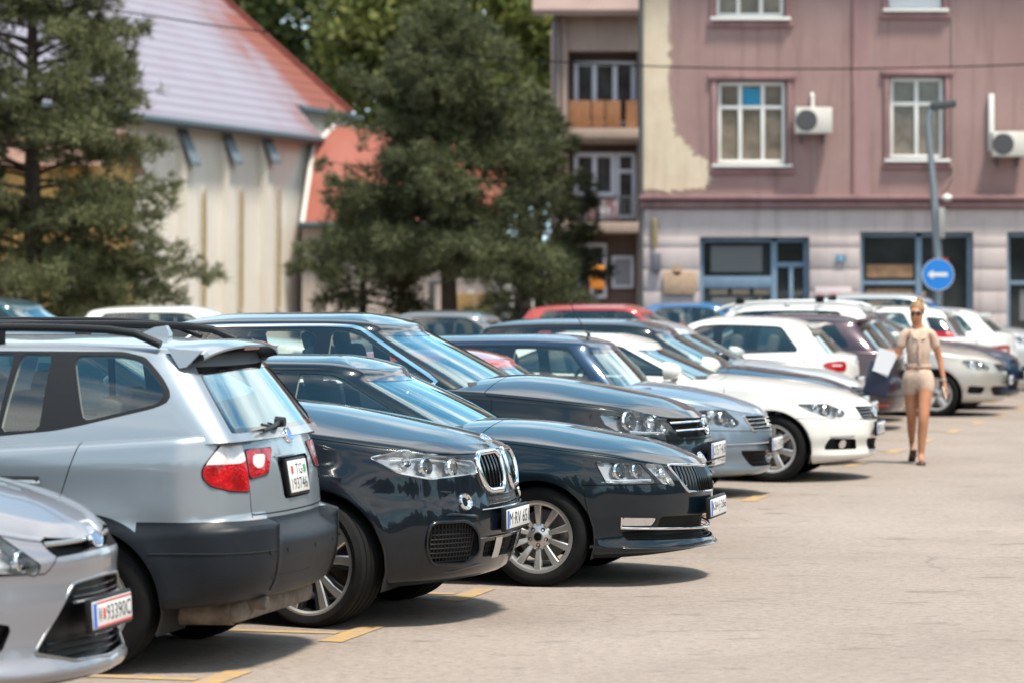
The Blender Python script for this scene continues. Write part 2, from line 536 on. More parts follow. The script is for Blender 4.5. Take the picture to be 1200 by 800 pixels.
# ------------------------------------------------------------------ car
DEF = dict(
    L=4.45, W=1.80, H=1.47, fo=.92, wb=2.65, wr=.318, rr=.225, tw=.215, rim='five',
    zb=[(0, .2), (.8, .2), (3.6, .2), (4.4, .26)],
    R=[(0, .05), (.6, .06), (1.5, .055), (4.6, .06)],
    crown=[(0, .03), (.4, .06), (1.2, .075), (2, .05), (4.6, .05)],
    zt=[(0, .72), (.25, .80), (.6, .87), (1.1, .93), (1.5, .97), (2.5, .99), (3.6, 1.01), (4.45, 1.0)],
    nose=[(.18, .10), (.25, .02), (.32, .03), (.45, 0), (.58, .012), (.68, .04), (.8, .10)],
    tail=[(.2, .14), (.3, .03), (.45, 0), (.6, .005), (.7, .04), (.9, .06), (1.1, .10)],
    side=[(.18, .09), (.26, .045), (.34, .03), (.5, .012), (.62, 0), (.7, -.004), (.78, .004), (.9, .02), (1.05, .05)],
    fplan=[(0, 0), (.028, .25), (.105, .5), (.215, .7), (.37, .85), (.6, .94), (1.0, .985), (1.5, 1.0)],
    rplan=[(0, 0), (.01, .25), (.045, .5), (.1, .72), (.2, .87), (.42, .945), (.85, .985), (1.3, 1.0)],
    flare=.018, arch=.045, cowl=1.25,
    fb=1.27, ft=2.05, rt=3.75, rb=4.25, yb=.80, yt=.585, bow=.16, rbow=.10,
    zr=[(1.8, 1.34), (2.1, 1.39), (2.6, 1.425), (3.2, 1.42), (3.8, 1.37), (4.4, 1.3)], rcrown=.04, roof_R=.07,
    pillars=[(2.62, .07)], dlo_top=.055, dlo_bot=.035, dlo_f=.03, dlo_r=.14,
    ds=.045, nz=14, trim=None, glassr=None, detail=1,
)

class Car:
    def __init__(s, name, label, group, end, yaw, facing, pm, **kw):
        sp = dict(DEF); sp.update(kw); s.__dict__.update(sp); s.sp = sp
        s.pm = pm; s.facing = facing
        s.hw = s.W / 2
        X, Z = end; a = rad(yaw)
        cx = X - math.cos(a) * s.L / 2; cy = Z + math.sin(a) * s.L / 2
        rz = -a if facing == 'front' else math.pi - a
        s.root = empty(name, (cx, cy, 0), rz)
        tag(s.root, label, kw.get('cat', 'car'), group)
        s.near = -1 if facing == 'front' else 1     # local y sign of the side towards the camera
        for k in ('zb', 'R', 'crown', 'zt', 'nose', 'tail', 'side', 'zr'):
            setattr(s, 'f_' + k, pchip(sp[k]))
        s.plan(); s.shell(); s.house()

    # ---- plan outline of the lower body
    def plan(s):
        hw, L = s.hw, s.L
        pts = [(d, y * hw) for d, y in s.fplan] + [(L * .5, hw)] + [(L - d, y * hw) for d, y in reversed(s.rplan)]
        Q = crom(pts, 40)
        # mirror for end tangents
        d = np.linalg.norm(np.diff(Q, axis=0), axis=1)
        S = np.concatenate([[0], np.cumsum(d)])
        s.S = S[-1]
        n = 1200
        sd = np.linspace(0, s.S, n)
        T = np.interp(sd, S, Q[:, 0]); Y = np.interp(sd, S, Q[:, 1])
        k = np.ones(9) / 9
        def sm(A, odd):
            A2 = np.concatenate([(2 * A[0] - A[4:0:-1]) if odd else A[4:0:-1], A, (2 * A[-1] - A[-2:-6:-1]) if odd else A[-2:-6:-1]])
            return np.convolve(A2, k, 'valid')
        T = sm(T, False); Y = sm(Y, True)
        tt = np.gradient(T, sd); ty = np.gradient(Y, sd)
        nT, nY = -ty, tt
        l = np.hypot(nT, nY); nT, nY = nT / l, nY / l
        nT[0], nY[0] = -1, 0; nT[-1], nY[-1] = 1, 0
        s._sd, s._T, s._Y, s._nT, s._nY = sd, T, Y, nT, nY
    def base(s, q):
        q = np.asarray(q, float)
        return tuple(np.interp(q, s._sd, A) for A in (s._T, s._Y, s._nT, s._nY))
    def inset(s, q, z):
        t = np.interp(q, s._sd, s._T)
        wf = 1 - smooth(t, .12, .95); wr = smooth(t, s.L - s.sp.get('wr0', .8), s.L - s.sp.get('wr1', .1))
        tl = s.f_tail(z)
        if s.sp.get('tail2'):
            k = smooth(s.S - q, .47, .50)
            tl = tl * (1 - k) + pchip(s.sp['tail2'])(z) * k
        i = wf * s.f_nose(z) + wr * tl + (1 - wf - wr) * s.f_side(z)
        for tw_ in (s.fo, s.fo + s.wb):
            dd = np.hypot(t - tw_, (z - s.wr))
            i = i - s.flare * np.exp(-((dd - (s.wr + s.arch)) / .1) ** 2) * (z > 0)
        return i
    def surf(s, a, z, off=0.0):
        """point of the body side/nose/tail at signed arc a from the nose centre, height z, pushed out by off -> local coords"""
        sg = 1 if a >= 0 else -1
        T, Y, nT, nY = [float(v) for v in s.base(abs(a))]
        i = float(s.inset(abs(a), np.array(z))) - off
        return Vector((s.L / 2 - (T - nT * i), sg * (Y - nY * i), z))
    def nrm(s, a, z):
        e = .01
        p = s.surf(a, z); u = s.surf(a + e, z) - s.surf(a - e, z); v = s.surf(a, z + e) - s.surf(a, z - e)
        n = u.cross(v).normalized()
        T, Y, nT, nY = [float(x) for x in s.base(abs(a))]
        o = Vector((-nT, nY * (1 if a >= 0 else -1), 0))
        return n if n.dot(o) > 0 else -n
    def top(s, t, y):
        """bonnet / deck height"""
        z = float(s.f_zt(t)); c = float(s.f_crown(t))
        return z + c * (1 - (abs(y) / (s.hw * .93)) ** 2)
    def loc(s, t, y, z):
        return Vector((s.L / 2 - t, y, z))

    # ---- lower shell
    def shell(s):
        J = int(s.S / s.ds)
        u = np.linspace(0, 1, J + 1)
        q = s.S * u
        T, Y, nT, nY = s.base(q)
        zt = s.f_zt(T); zb = s.f_zb(T); R = s.f_R(T); Rb = .03
        rows = []; C = []
        def addrow(z, extra, c):
            i = s.inset(q, z) + extra
            rows.append((T - nT * i, Y - nY * i, z)); C.append(np.full(J + 1, c))
        for ph in (80, 40):
            p = rad(ph); addrow(zb + Rb * (1 - math.sin(p)), Rb * (1 - math.cos(p)), -.1)
        for k in range(s.nz + 1):
            addrow(zb + Rb + (zt - R - zb - Rb) * k / s.nz, 0, 0.0)
        i0 = s.inset(q, zt - R)
        na = 5
        for k in range(1, na + 1):
            p = rad(78 * k / na)
            i = i0 + R * (1 - np.cos(p))
            rows.append((T - nT * i, Y - nY * i, zt - R + R * np.sin(p))); C.append(np.full(J + 1, .2 * k / na))
        te, ye, ze = rows[-1]
        L = s.L
        ts = te + .4 * np.exp(-np.clip(te, 0, None) / .5) - .4 * np.exp(-np.clip(L - te, 0, None) / .5)
        nc = 9
        for k in range(1, nc + 1):
            x = k / nc
            tt = te + (ts - te) * x
            zz = s.f_zt(tt) - R * (1 - math.sin(rad(78))) + s.f_crown(tt) * (1 - (1 - x) ** 2)
            rows.append((tt, ye * (1 - x), zz)); C.append(np.full(J + 1, .2 + .8 * x))
        G = np.array([np.column_stack(r) for r in rows])          # rows x cols x 3
        nr = len(rows)
        full = np.concatenate([G, (G[:, -2:0:-1] * np.array([1, -1, 1]))], axis=1)
        a1 = np.concatenate([q, -q[-2:0:-1]]); b1 = np.concatenate([s.S - q, -(s.S - q[-2:0:-1])])
        nc_ = full.shape[1]
        dc = np.roll(full, -1, 1) - np.roll(full, 1, 1)
        dr = np.gradient(full, axis=0)
        Nn = np.cross(dc, dr); l = np.linalg.norm(Nn, axis=2, keepdims=True); l[l == 0] = 1; Nn = Nn / l
        # outward check on a side point
        jm = J // 2
        if Nn[5, jm, 1] < 0: Nn = -Nn
        if True:
            top = Nn[-1]; top[top[:, 2] < .2] = (0, 0, 1); Nn[-1] = top
        idx = np.arange(nr * nc_).reshape(nr, nc_)
        r1 = idx[:-1]; r2 = idx[1:]
        F = np.stack([r1, np.roll(r1, -1, 1), np.roll(r2, -1, 1), r2], -1).reshape(-1, 4)
        cc = np.repeat(np.array([c[0] for c in C])[:, None], nc_, 1)
        s.sh = Sheet(full.reshape(-1, 3), Nn.reshape(-1, 3),
                     dict(a=np.tile(a1, nr), b=np.tile(b1, nr), c=cc.reshape(-1)), F, 'body')

    def open_top(s):
        sh = s.sh
        f = np.maximum(np.maximum(s.fb + s.bow + .12 - sh['t'], sh['t'] - (s.rb - .2)), (.3 - sh['c']) * .5)
        sh.cut(f, ['body', 'bonnet', 'seam'], 'hole', sh['c'] > .1)
    # ---- upper cabin
    def gout(s, top):
        """half outline of the cabin at belt (top=0) or roof edge (top=1): front centre -> rear centre, with segment parameter"""
        f, r = (s.ft, s.rt) if top else (s.fb, s.rb)
        w = s.yt if top else s.yb
        bw = s.bow * (.72 if top else 1); br = s.rbow
        A = []; q = []
        nf = s.nf
        for k in range(nf):
            u = k / nf; y = u * .86 * w; A.append((f + bw * (y / w) ** 2.2, y)); q.append(u)
        p0 = (f + bw * .86 ** 2.2, .86 * w); p1 = (f + bw + .01, w * .985); p2 = (f + bw + .17, w * (.995 if top else .985))
        ncn = 5
        for k in range(ncn):
            u = k / ncn; A.append(tuple((1 - u) ** 2 * p0[i] + 2 * u * (1 - u) * p1[i] + u * u * p2[i] for i in (0, 1))); q.append(1 + u)
        e = r - br - .17; wr_ = w * .955
        for k in range(s.nsd):
            u = k / s.nsd
            tt = p2[0] + (e - p2[0]) * u
            bul = 4 * u * (1 - u) * w * .03
            A.append((tt, p2[1] + (wr_ - p2[1]) * u + bul)); q.append(2 + u)
        c0 = (e, wr_); c1 = (r - br - .01, wr_ * .985); c2 = (r - br * .86 ** 2.2, wr_ * .86)
        for k in range(ncn):
            u = k / ncn; A.append(tuple((1 - u) ** 2 * c0[i] + 2 * u * (1 - u) * c1[i] + u * u * c2[i] for i in (0, 1))); q.append(3 + u)
        for k in range(nf + 1):
            u = 1 - k / nf; y = u * .86 * wr_; A.append((r - br * (y / max(wr_, .01)) ** 2.2, y)); q.append(4 + k / nf)
        return np.array(A), np.array(q)
    def house(s):
        s.nf = 10 if s.ds < .035 else 6; s.nsd = max(14, int(2.2 / s.ds))
        B, q = s.gout(0); Tp, _ = s.gout(1)
        nv = 14 if s.ds < .035 else 9
        rows = []; V = []; C = []
        n = len(B)
        nrm = np.zeros_like(B)
        full_ = np.vstack([B, B[-2:0:-1] * [1, -1]])
        tg = np.roll(full_, -1, 0) - np.roll(full_, 1, 0)
        no = np.column_stack([-tg[:, 1], tg[:, 0]]); no /= np.maximum(1e-9, np.linalg.norm(no, axis=1))[:, None]
        if no[n // 2, 1] < 0: no = -no
        no = no[:n]
        RR = s.roof_R
        def ring(v):
            wv = .5 * v + .5 * v * v
            A = np.column_stack([B[:, 0] + (Tp[:, 0] - B[:, 0]) * (v * .92 + .08 * v * v), B[:, 1] + (Tp[:, 1] - B[:, 1]) * wv])
            return A
        for k in range(nv + 1):
            v = k / nv
            A = ring(v)
            zb_ = s.f_zt(A[:, 0]) - .05
            zr_ = s.f_zr(Tp[:, 0]) - RR
            fz = np.where(True, zb_ + (zr_ - zb_) * v, 0)
            rows.append(np.column_stack([A, fz])); V.append(np.full(n, v)); C.append(0.0)
        A = rows[-1][:, :2]; zr_ = s.f_zr(Tp[:, 0])
        prev = rows[-1] - rows[-2]
        na = 5
        # roof edge: ease from the wall direction into the roof
        for k in range(1, na + 1):
            u = k / na
            lean = RR * .55
            ins = lean * u + RR * .9 * u * u
            zz = zr_ - RR + RR * (1.6 * u - .6 * u * u)
            rows.append(np.column_stack([A - no * ins[..., None] if np.ndim(ins) else A - no * ins, zz])); V.append(np.full(n, 1 + u * .5)); C.append(.2 * u)
        te, ye, ze = rows[-1].T
        ft, rt = te[0], te[-1]
        ts = te + .35 * np.exp(-(te - ft) / .45) - .35 * np.exp(-(rt - te) / .45)
        nc = 8
        for k in range(1, nc + 1):
            x = k / nc
            tt = te + (ts - te) * x
            zz = s.f_zr(tt) + s.rcrown * (1 - (1 - x) ** 2)
            zz = zz + (ze - s.f_zr(te)) * (1 - x)
            rows.append(np.column_stack([tt, ye * (1 - x), zz])); V.append(np.full(n, 1.5 + x)); C.append(.2 + .8 * x)
        G = np.array(rows); nr = len(rows)
        full = np.concatenate([G, G[:, -2:0:-1] * np.array([1, -1, 1])], 1)
        nc_ = full.shape[1]
        dc = np.roll(full, -1, 1) - np.roll(full, 1, 1); dr = np.gradient(full, axis=0)
        Nn = np.cross(dc, dr); l = np.linalg.norm(Nn, axis=2, keepdims=True); l[l == 0] = 1; Nn /= l
        if Nn[3, n // 2, 1] < 0: Nn = -Nn
        top = Nn[-1]; top[top[:, 2] < .3] = (0, 0, 1)
        idx = np.arange(nr * nc_).reshape(nr, nc_); r1, r2 = idx[:-1], idx[1:]
        F = np.stack([r1, np.roll(r1, -1, 1), np.roll(r2, -1, 1), r2], -1).reshape(-1, 4)
        qq = np.concatenate([q, q[-2:0:-1]]); vv = np.array([v[0] for v in V])
        s.gh = Sheet(full.reshape(-1, 3), Nn.reshape(-1, 3), dict(q=np.tile(qq, nr), v=np.repeat(vv, nc_), c=np.repeat(np.array(C), nc_)), F, 'roof')
        s.ring = ring; s.Tp = Tp

    def pillar_t(s, v, rear=False):
        """t of the A (or C) pillar edge at height fraction v"""
        i0 = int(np.argmin(abs(s.gout(0)[1] - (3.0 if rear else 2.0))))
        return float(s.ring(v)[i0, 0])
    def gpoint(s, qi, v, side=1, off=0.0):
        """point on the cabin wall at outline parameter qi, height fraction v (0..1)"""
        q = s.gout(0)[1]
        A = s.ring(v)
        t = float(np.interp(qi, q, A[:, 0])); y = float(np.interp(qi, q, A[:, 1]))
        tp = float(np.interp(qi, q, s.Tp[:, 0]))
        zb_ = float(s.f_zt(t)) - .05; zr_ = float(s.f_zr(tp)) - s.roof_R
        return s.loc(t, y * side, zb_ + (zr_ - zb_) * v + off)

    # ---- cutting helpers
    def az(s, poly, tagn, frm, space='a', grow=0.0, ok=None):
        sh = s.sh
        f = sdf(np.abs(sh[space]), sh['z'], poly) - grow
        k = (sh['c'] < .19) if ok is None else ok
        half = sh['t'] < s.L * .5 if space == 'a' else sh['t'] > s.L * .5
        sh.cut(f, frm, tagn, k & half)
    def tz(s, f, tagn, frm, ok=None):
        sh = s.sh
        k = (np.abs(sh['y']) > s.hw * .55) & (sh['c'] < .19)
        if ok is not None: k &= ok
        sh.cut(f, frm, tagn, k)
    def archf(s, tw_, ra):
        sh = s.sh
        d = np.hypot(sh['t'] - tw_, sh['z'] - s.wr) - ra
        return np.where(sh['z'] < s.wr, np.maximum(np.abs(sh['t'] - tw_) - ra, -9), d)
    def arches(s, clad=0.0, cladtag='arch_trim', lip=.0):
        ra = s.wr + s.arch
        for tw_ in (s.fo, s.fo + s.wb):
            if clad:
                s.tz(s.archf(tw_, ra + clad), cladtag, ['body'])
            s.tz(s.archf(tw_, ra), 'hole', ['body', cladtag])
    def seam(s, f, new, frm, g=.005, ok=None):
        """cut out a panel with a thin shut line round it"""
        sh = s.sh
        k = (sh['c'] < .19) if ok is None else ok
        sh.cut(f - g / 2, frm, 'seam', k)
        f2 = None
        return k
    def panel(s, fn, new, frm, g=.006, okf=None):
        sh = s.sh
        ok = okf() if okf else (sh['c'] < .19)
        sh.cut(fn() - g / 2, frm, '_tmp', ok)
        ok = okf() if okf else (sh['c'] < .19)
        sh.cut(fn() + g / 2, ['_tmp'], new, ok)
        sh.tag[sh.tag == '_tmp'] = 'seam'

    def doors(s, tf0=None, tB=None, zlow=.30, tC=None):
        sh = s.sh
        ra = s.wr + s.arch
        tf0 = tf0 or s.fo + ra + .10
        tB = tB or s.pillars[0][0]
        tC = tC or s.fo + s.wb + .12
        def okf():
            return (np.abs(sh['y']) > s.hw * .55) & (sh['c'] < .25) & (sh['c'] >= -.05)
        def f1():
            sl = (sh['z'] - .7) * .12
            return np.maximum(np.maximum(tf0 - sh['t'] - sl * .3, sh['t'] - tB), zlow - sh['z'])
        def f2():
            sl = np.maximum(0, sh['z'] - .75) * .35
            return np.maximum(np.maximum(np.maximum(tB + .001 - sh['t'], sh['t'] - tC - sl), zlow - sh['z']), -(np.hypot(sh['t'] - s.fo - s.wb, sh['z'] - s.wr) - ra - .045))
        s.panel(f1, 'front_door', ['body'], okf=okf)
        if s.sp.get('rear_doors', True):
            s.panel(f2, 'rear_door', ['body'], okf=okf)
    def bonnet(s, t0=.06, t1=None, c0=.12):
        sh = s.sh; t1 = t1 or s.cowl + .1
        def f():
            return np.maximum(np.maximum(t0 - sh['t'], sh['t'] - t1), (c0 - sh['c']) * .45)
        def okf():
            return sh['c'] > .0
        s.panel(f, 'bonnet', ['body'], g=.007, okf=okf)

    # ---- cabin glazing
    def glazing(s, dlo=None, wins=None, trim=None, wsv=(.05, .985), rwv=(.12, .93), wsq=1.42, rwq=3.9, side_glass=None, rear=True, frame='dlo'):
        g = s.gh
        # windscreen
        def wf(lo, hi, q1, m=0.0):
            Wd = s.yb
            return np.maximum(np.maximum((g['q'] - q1) * Wd * .8 , (lo - g['v']) * .6), (g['v'] - hi) * .6) + m
        g.cut(wf(wsv[0], wsv[1], wsq), ['roof'], 'wind_edge', g['q'] < 2.2)
        g.cut(wf(wsv[0], wsv[1], wsq, .028), ['wind_edge'], 'windscreen', g['q'] < 2.2)
        if rear:
            def rf(m=0.0):
                return np.maximum(np.maximum((rwq - g['q']) * s.yb * .8, (rwv[0] - g['v']) * .5), (g['v'] - rwv[1]) * .5) + m
            g.cut(rf(), ['roof'], 'rear_edge', g['q'] > 3.2)
            g.cut(rf(.03), ['rear_edge'], 'rear_window', g['q'] > 3.2)
        # side windows
        if dlo is None:
            n = 10
            zlo = lambda t: float(s.f_zt(t)) + s.dlo_bot
            tA0 = s.pillar_t(.1) + s.dlo_f; tC0 = s.pillar_t(.15, True) - s.dlo_r
            top = []; 
            A = s.ring(.98)
            tA1 = s.pillar_t(.93) + s.dlo_f * .9; tC1 = s.pillar_t(.93, True) - s.dlo_r
            zhi = lambda t: float(s.f_zr(t)) - s.dlo_top
            dlo = [(tA0, zlo(tA0))] + [(tA1 + (tC1 - tA1) * k / n, zhi(tA1 + (tC1 - tA1) * k / n)) for k in range(n + 1)] + [(tC0 + (tA0 - tC0) * k / n, zlo(tC0 + (tA0 - tC0) * k / n)) for k in range(n)]
            dlo = rp(dlo, .05)
        ok = lambda: (np.abs(g['y']) > s.yt * .6) & (g['q'] > 1.2) & (g['q'] < 3.8) & (g['c'] < .21)
        P = lambda: (g['t'], g['z'])
        f = lambda m=0: sdf(g['t'], g['z'], dlo) + m
        s.dlo = dlo
        tr = trim or 0
        if tr:
            g.cut(f(-tr), ['roof'], 'window_trim', ok())
        g.cut(f(), ['roof', 'window_trim'], 'dlo', ok())
        f_in = lambda: f(.018)
        if wins is None:
            edges = [-9] + [x for p in s.pillars for x in (p[0] - p[1], p[0] + p[1])] + [99]
            for i in range(0, len(edges), 2):
                lo, hi = edges[i], edges[i + 1]
                # lean: pillar edges are close to upright
                fw = np.maximum(f(.018), np.maximum(lo - g['t'], g['t'] - hi))
                g.cut(fw, ['dlo'], 'window%d' % (i // 2), ok())
        else:
            for i, w in enumerate(wins):
                g.cut(sdf(g['t'], g['z'], w), ['dlo'], 'window%d' % i, ok())

    # ---- output
    def put(s, sheet, tagn, name, m, parent=None, split=False, inset=0.0, bowl=0.0, halves=False):
        out = []
        for sd in ((-1, 1) if split else (0,)):
            fs = sheet.pick([tagn] if isinstance(tagn, str) else tagn, sd)
            if halves:
                tm = sheet.D[np.where(sheet.F < 0, sheet.F[:, :1], sheet.F)[fs], 0].mean(1)
                out.append(emit_faces(sheet, fs[tm > s.L / 2], s.L, name, m, parent or s.root, inset, bowl)); fs = fs[tm <= s.L / 2]
            o = emit_faces(sheet, fs, s.L, name, m, parent or s.root, inset, bowl)
            out.append(o)
        return out if split else out[0]
    def emit_all(s, mats=None, glass_side=None, trim_mat=None, dlo_mat=None, roof_mat=None, glass_rear=None, lining=None):
        mats = mats or {}
        sh, gh = s.sh, s.gh
        s.parts = {}
        s.parts['body'] = s.put(sh, 'body', 'body', s.pm)
        for tname, nm, spl in (('bonnet', 'bonnet', False), ('front_door', 'front_door', True), ('rear_door', 'rear_door', True),
                               ('front_bumper', 'front_bumper', False), ('rear_bumper', 'rear_bumper', False), ('tailgate', 'tailgate', False),
                               ('arch_trim', 'arch_trim', True), ('cladding', 'lower_cladding', False), ('wing', 'front_wing', True), ('fuel_flap', 'fuel_flap', False)):
            if (sh.tag == tname).any():
                s.parts[tname] = s.put(sh, tname, nm, mats.get(tname, s.pm), split=spl, halves=(tname == 'arch_trim'))
        if (sh.tag == 'seam').any():
            s.put(sh, 'seam', 'panel_gap', M_DARK, inset=.005)
        s.parts['roof'] = s.put(gh, 'roof', 'roof', roof_mat or s.pm)
        s.put(gh, 'wind_edge', 'glass_edge', M_GBLK); s.put(gh, 'rear_edge', 'glass_edge', M_GBLK)
        s.parts['windscreen'] = s.put(gh, 'windscreen', 'windscreen', G_WS, inset=.002)
        s.put(gh, 'rear_window', 'rear_window', glass_rear or s.sp.get('glassr') or G_WS, inset=.003)
        if (gh.tag == 'window_trim').any():
            s.put(gh, 'window_trim', 'window_trim', trim_mat or M_CHR, split=True, inset=-.004)
        s.put(gh, 'dlo', 'window_frame', dlo_mat or M_GBLK, split=True, inset=.001)
        for i in range(6):
            if (gh.tag == 'window%d' % i).any():
                gm = glass_side[i] if isinstance(glass_side, (list, tuple)) else (glass_side or G_WIN)
                s.put(gh, 'window%d' % i, 'side_window', gm, split=True, inset=.004)
        # inner skin of roof and pillars
        s.put(gh, ['roof', 'dlo', 'wind_edge', 'rear_edge'], 'headliner', lining or M_LINE, inset=.03)
        s.under(); s.interior()
    def under(s):
        mb = MB()
        L = s.L
        def P(t, y, z): return s.loc(t, y, z)
        # floor pan and inner wheel houses
        for (t0, t1, w) in ((.35, s.fo - s.wr - .06, .62), (s.fo - s.wr - .1, s.fo + s.wr + .1, .52), (s.fo + s.wr + .06, s.fo + s.wb - s.wr - .06, .78), (s.fo + s.wb - s.wr - .1, s.fo + s.wb + s.wr + .1, .52), (s.fo + s.wb + s.wr + .06, L - .3, .62)):
            if t1 > t0 + .05:
                mb.box(P((t0 + t1) / 2, 0, .42), (t1 - t0, w * s.W * .98 if w < .8 else s.W * .86, .36), bev=.03)
        ra = s.wr + s.arch + .012
        for tw_ in (s.fo, s.fo + s.wb):
            for sd in (-1, 1):
                rows = []
                for k in range(0, 15):
                    an = math.pi * (k / 14.0) * 1.24 - .12 * math.pi
                    c, sn = math.cos(an), math.sin(an)
                    rows.append([P(tw_ + ra * c, sd * yy, s.wr + ra * sn) for yy in (s.hw * .5, s.hw - .035)])
                mb.grid(rows)
        mb.build('underbody', M_DARK, s.root)
    def interior(s):
        hi = s.detail
        hb = float(s.f_zt(2.2))
        f = MB(); f.box(s.loc((s.fb + s.rb) / 2 - .05, 0, hb - .34), (s.rb - s.fb - .7, s.W * .76, .06), bev=.01)
        tD = s.fb + .42
        f.box(s.loc(tD, 0, hb - .08), (.5, s.W * .76, .22), bev=.07)
        f.box(s.loc(tD - .28, 0, hb - .06), (.5, s.W * .7, .1), bev=.03)
        f.build('dashboard', M_DASH, s.root)
        st = MB(); cx = s.loc(tD + .38, .36, hb + .02)
        Rm = Matrix.Rotation(rad(-62), 3, 'Y')
        ring = [Rm @ Vector((.185 * math.cos(k * math.pi / 12), .185 * math.sin(k * math.pi / 12), 0)) + cx for k in range(25)]
        st.tube(ring, .016, 6, cap=False); st.box(cx, (.05, .32, .06), Rm, .01)
        st.build('steering_wheel', M_DASH, s.root)
        def seat(t, y, w, n=1, hz=.32):
            m = MB()
            m.box(s.loc(t - .05, y, hb - .32), (.52, w, .2), bev=.06)
            Rb_ = Matrix.Rotation(rad(-14), 3, 'Y')
            m.box(s.loc(t + .24, y, hb - .02), (.15, w, .62), Rb_, .055)
            for k in range(n):
                yy = y + (k - (n - 1) / 2) * (w / max(1, n)) * 1.05
                m.box(s.loc(t + .36, yy, hb + hz), (.09, .25, .15), Rb_, .04)
                for d in (-.06, .06):
                    m.tube([s.loc(t + .33, yy + d, hb + .2), s.loc(t + .36, yy + d, hb + hz)], .007, 6)
            m.build('seat', M_SEAT, s.root, 40)
        for y in (-.37, .37): seat(tD + .78, y, .5)
        if s.rb - s.fb > 2.2: seat(min(tD + 1.62, s.rt - .78), 0, 1.22, 3, .26)
    def wheels(s, near_steer=0.0, rim_mat=None, n=40):
        for tw_, st in ((s.fo, near_steer), (s.fo + s.wb, 0)):
            for sd in (-1, 1):
                wheel(s.root, s.loc(tw_, sd * (s.hw - s.tw / 2 - .025), s.wr), s.wr, s.rr, s.tw, s.rim, sd, st, n, rim_mat)
    def handles(s, zs=None, ts=None, m=None):
        z = zs or float(s.f_zt(2.4)) - .13
        tB = s.pillars[0][0]
        for nm, t in (('front_door', tB - .17), ('rear_door', (s.fo + s.wb + .06))):
            d = s.parts.get(nm)
            if not d: continue
            for o, sd in zip(d, (-1, 1)):
                if o is None: continue
                a = float(np.interp(t, s._T[:900], s._sd[:900])) * sd
                mb = MB(); P = [s.surf(a + sd * x, z + zz, off) for x, zz, off in ((-.1, 0, .004), (-.085, .002, .03), (0, .004, .036), (.085, .002, .03), (.1, 0, .004))]
                mb.tube(P, [.012, .013, .013, .013, .012], 8)
                mb.build('door_handle', m or s.pm, o)
    def mirrors(s, t=None, z=None, m=None, size=1.0, fold=False):
        t0 = t or s.pillar_t(.05) + .08
        z0 = z or float(s.f_zt(t0)) + .10
        for sd in (-1, 1):
            mb = MB(); t, z = t0, z0
            fl = fold == 2 or (fold and sd == s.near)
            if fl: t += .2; z -= .07
            Rz = Matrix.Rotation(sd * rad(72), 3, 'Z') if fl else Matrix.Identity(3)
            c = s.loc(t, sd * (s.hw + (.0 if fl else .06)), z)
            rows = []
            for i in range(9):
                u = i / 8; x = -.07 + .16 * u
                k = math.sqrt(max(0.02, 1 - (max(0, u - .12) / .88) ** 2)) if u > .12 else 1.0
                row = []
                for j in range(14):
                    q = 2 * math.pi * j / 14
                    cy, cz = math.cos(q), math.sin(q)
                    e = .55
                    row.append(c + Rz @ Vector((x, (.105 * size * k) * math.copysign(abs(cy) ** e, cy), (.075 * size * k) * math.copysign(abs(cz) ** e, cz))))
                rows.append(row)
            mb.grid(rows, close=True, m=0)
            mb.add([rows[0][j] for j in range(14)], [tuple(range(14))], 2)
            mb.add([rows[-1][j] for j in range(14)], [tuple(range(14))], 0)
            mb.box(c + (Vector((.08, -sd * .03, -.05)) if fl else Vector((-.01, -sd * .13, -.055))), (.07, .10 if fl else .16, .035), bev=.012, m=1)
            mb.build('wing_mirror', [m or s.pm, M_BLK, M_CHR], s.root, 50)
    def wiper(s, rear=False, n=2):
        if rear: return
        for k in range(n):
            y0 = .45 - k * .62
            mb = MB()
            P = []
            for i in range(7):
                u = i / 6
                qq = abs(y0 - u * .56) / (s.yb * .86)
                sg = 1 if (y0 - u * .56) >= 0 else -1
                p = s.gpoint(min(qq, .98), .055 + u * .035, sg)
                P.append(p + Vector((.022, 0, .02)))
            mb.tube(P, .010, 6)
            mb.tube([P[0] + Vector((.06, 0, -.04)), P[0], P[3] + Vector((.012, 0, .015))], .012, 6)
            mb.build('wiper', M_BLK, s.root)
    # ---- front / rear furniture
    def plate(s, z, w=.52, h=.11, text='', end='front', band=True, style='eu', text2=None, tilt=0, off=.012, y=0.0, holder=True):
        a = 0.0 if end == 'front' else s.S
        n = Vector((1, 0, 0)) if end == 'front' else Vector((-1, 0, 0))
        p0 = s.surf(a, z, off)
        U = Vector((0, 1, 0)) if end == 'front' else Vector((0, -1, 0))
        # plates bolt to a flat carrier: push out so the flat face clears the curved skin at its middle
        Rt = Matrix.Rotation(rad(tilt), 3, 'Y')
        n = Rt @ n; V = Rt @ Vector((0, 0, 1))
        M3 = Matrix((n, U, V)).transposed()
        mb = MB(); mb.box(p0 + n * .004, (.008, w, h), M3, .002)
        pl = None
        if holder:
            hb = MB(); hb.box(p0 - n * .012, (.03, w + .03, h + .03), M3, .006)
            carrier = hb.build('plate_holder', M_BLK, s.root)
            carrier2 = carrier
        pl = mb.build('number_plate', M_WHITEP, s.root)
        org = p0 + n * .0092 - U * (w / 2) - V * (h / 2)
        x0 = .012
        if band:
            bm_ = MB(); bw = .042
            bm_.box(p0 + n * .0085 - U * (w / 2 - bw / 2 - .003), (.003, bw, h - .008), M3)
            bm_.build('country_band', M_BLUE, pl); x0 = bw + .014
        tx = MB()
        if style == 'eu':
            put_text(tx, text, org + U * x0 + V * (h * .17), U, V, w - x0 - .014, h * .66)
        else:
            put_text(tx, text, org + U * (w * .36) + V * (h * .55), U, V, w * .36, h * .34)
            put_text(tx, text2, org + U * (w * .08) + V * (h * .09), U, V, w * .84, h * .36)
        tx.build('lettering', M_INK, pl, None)
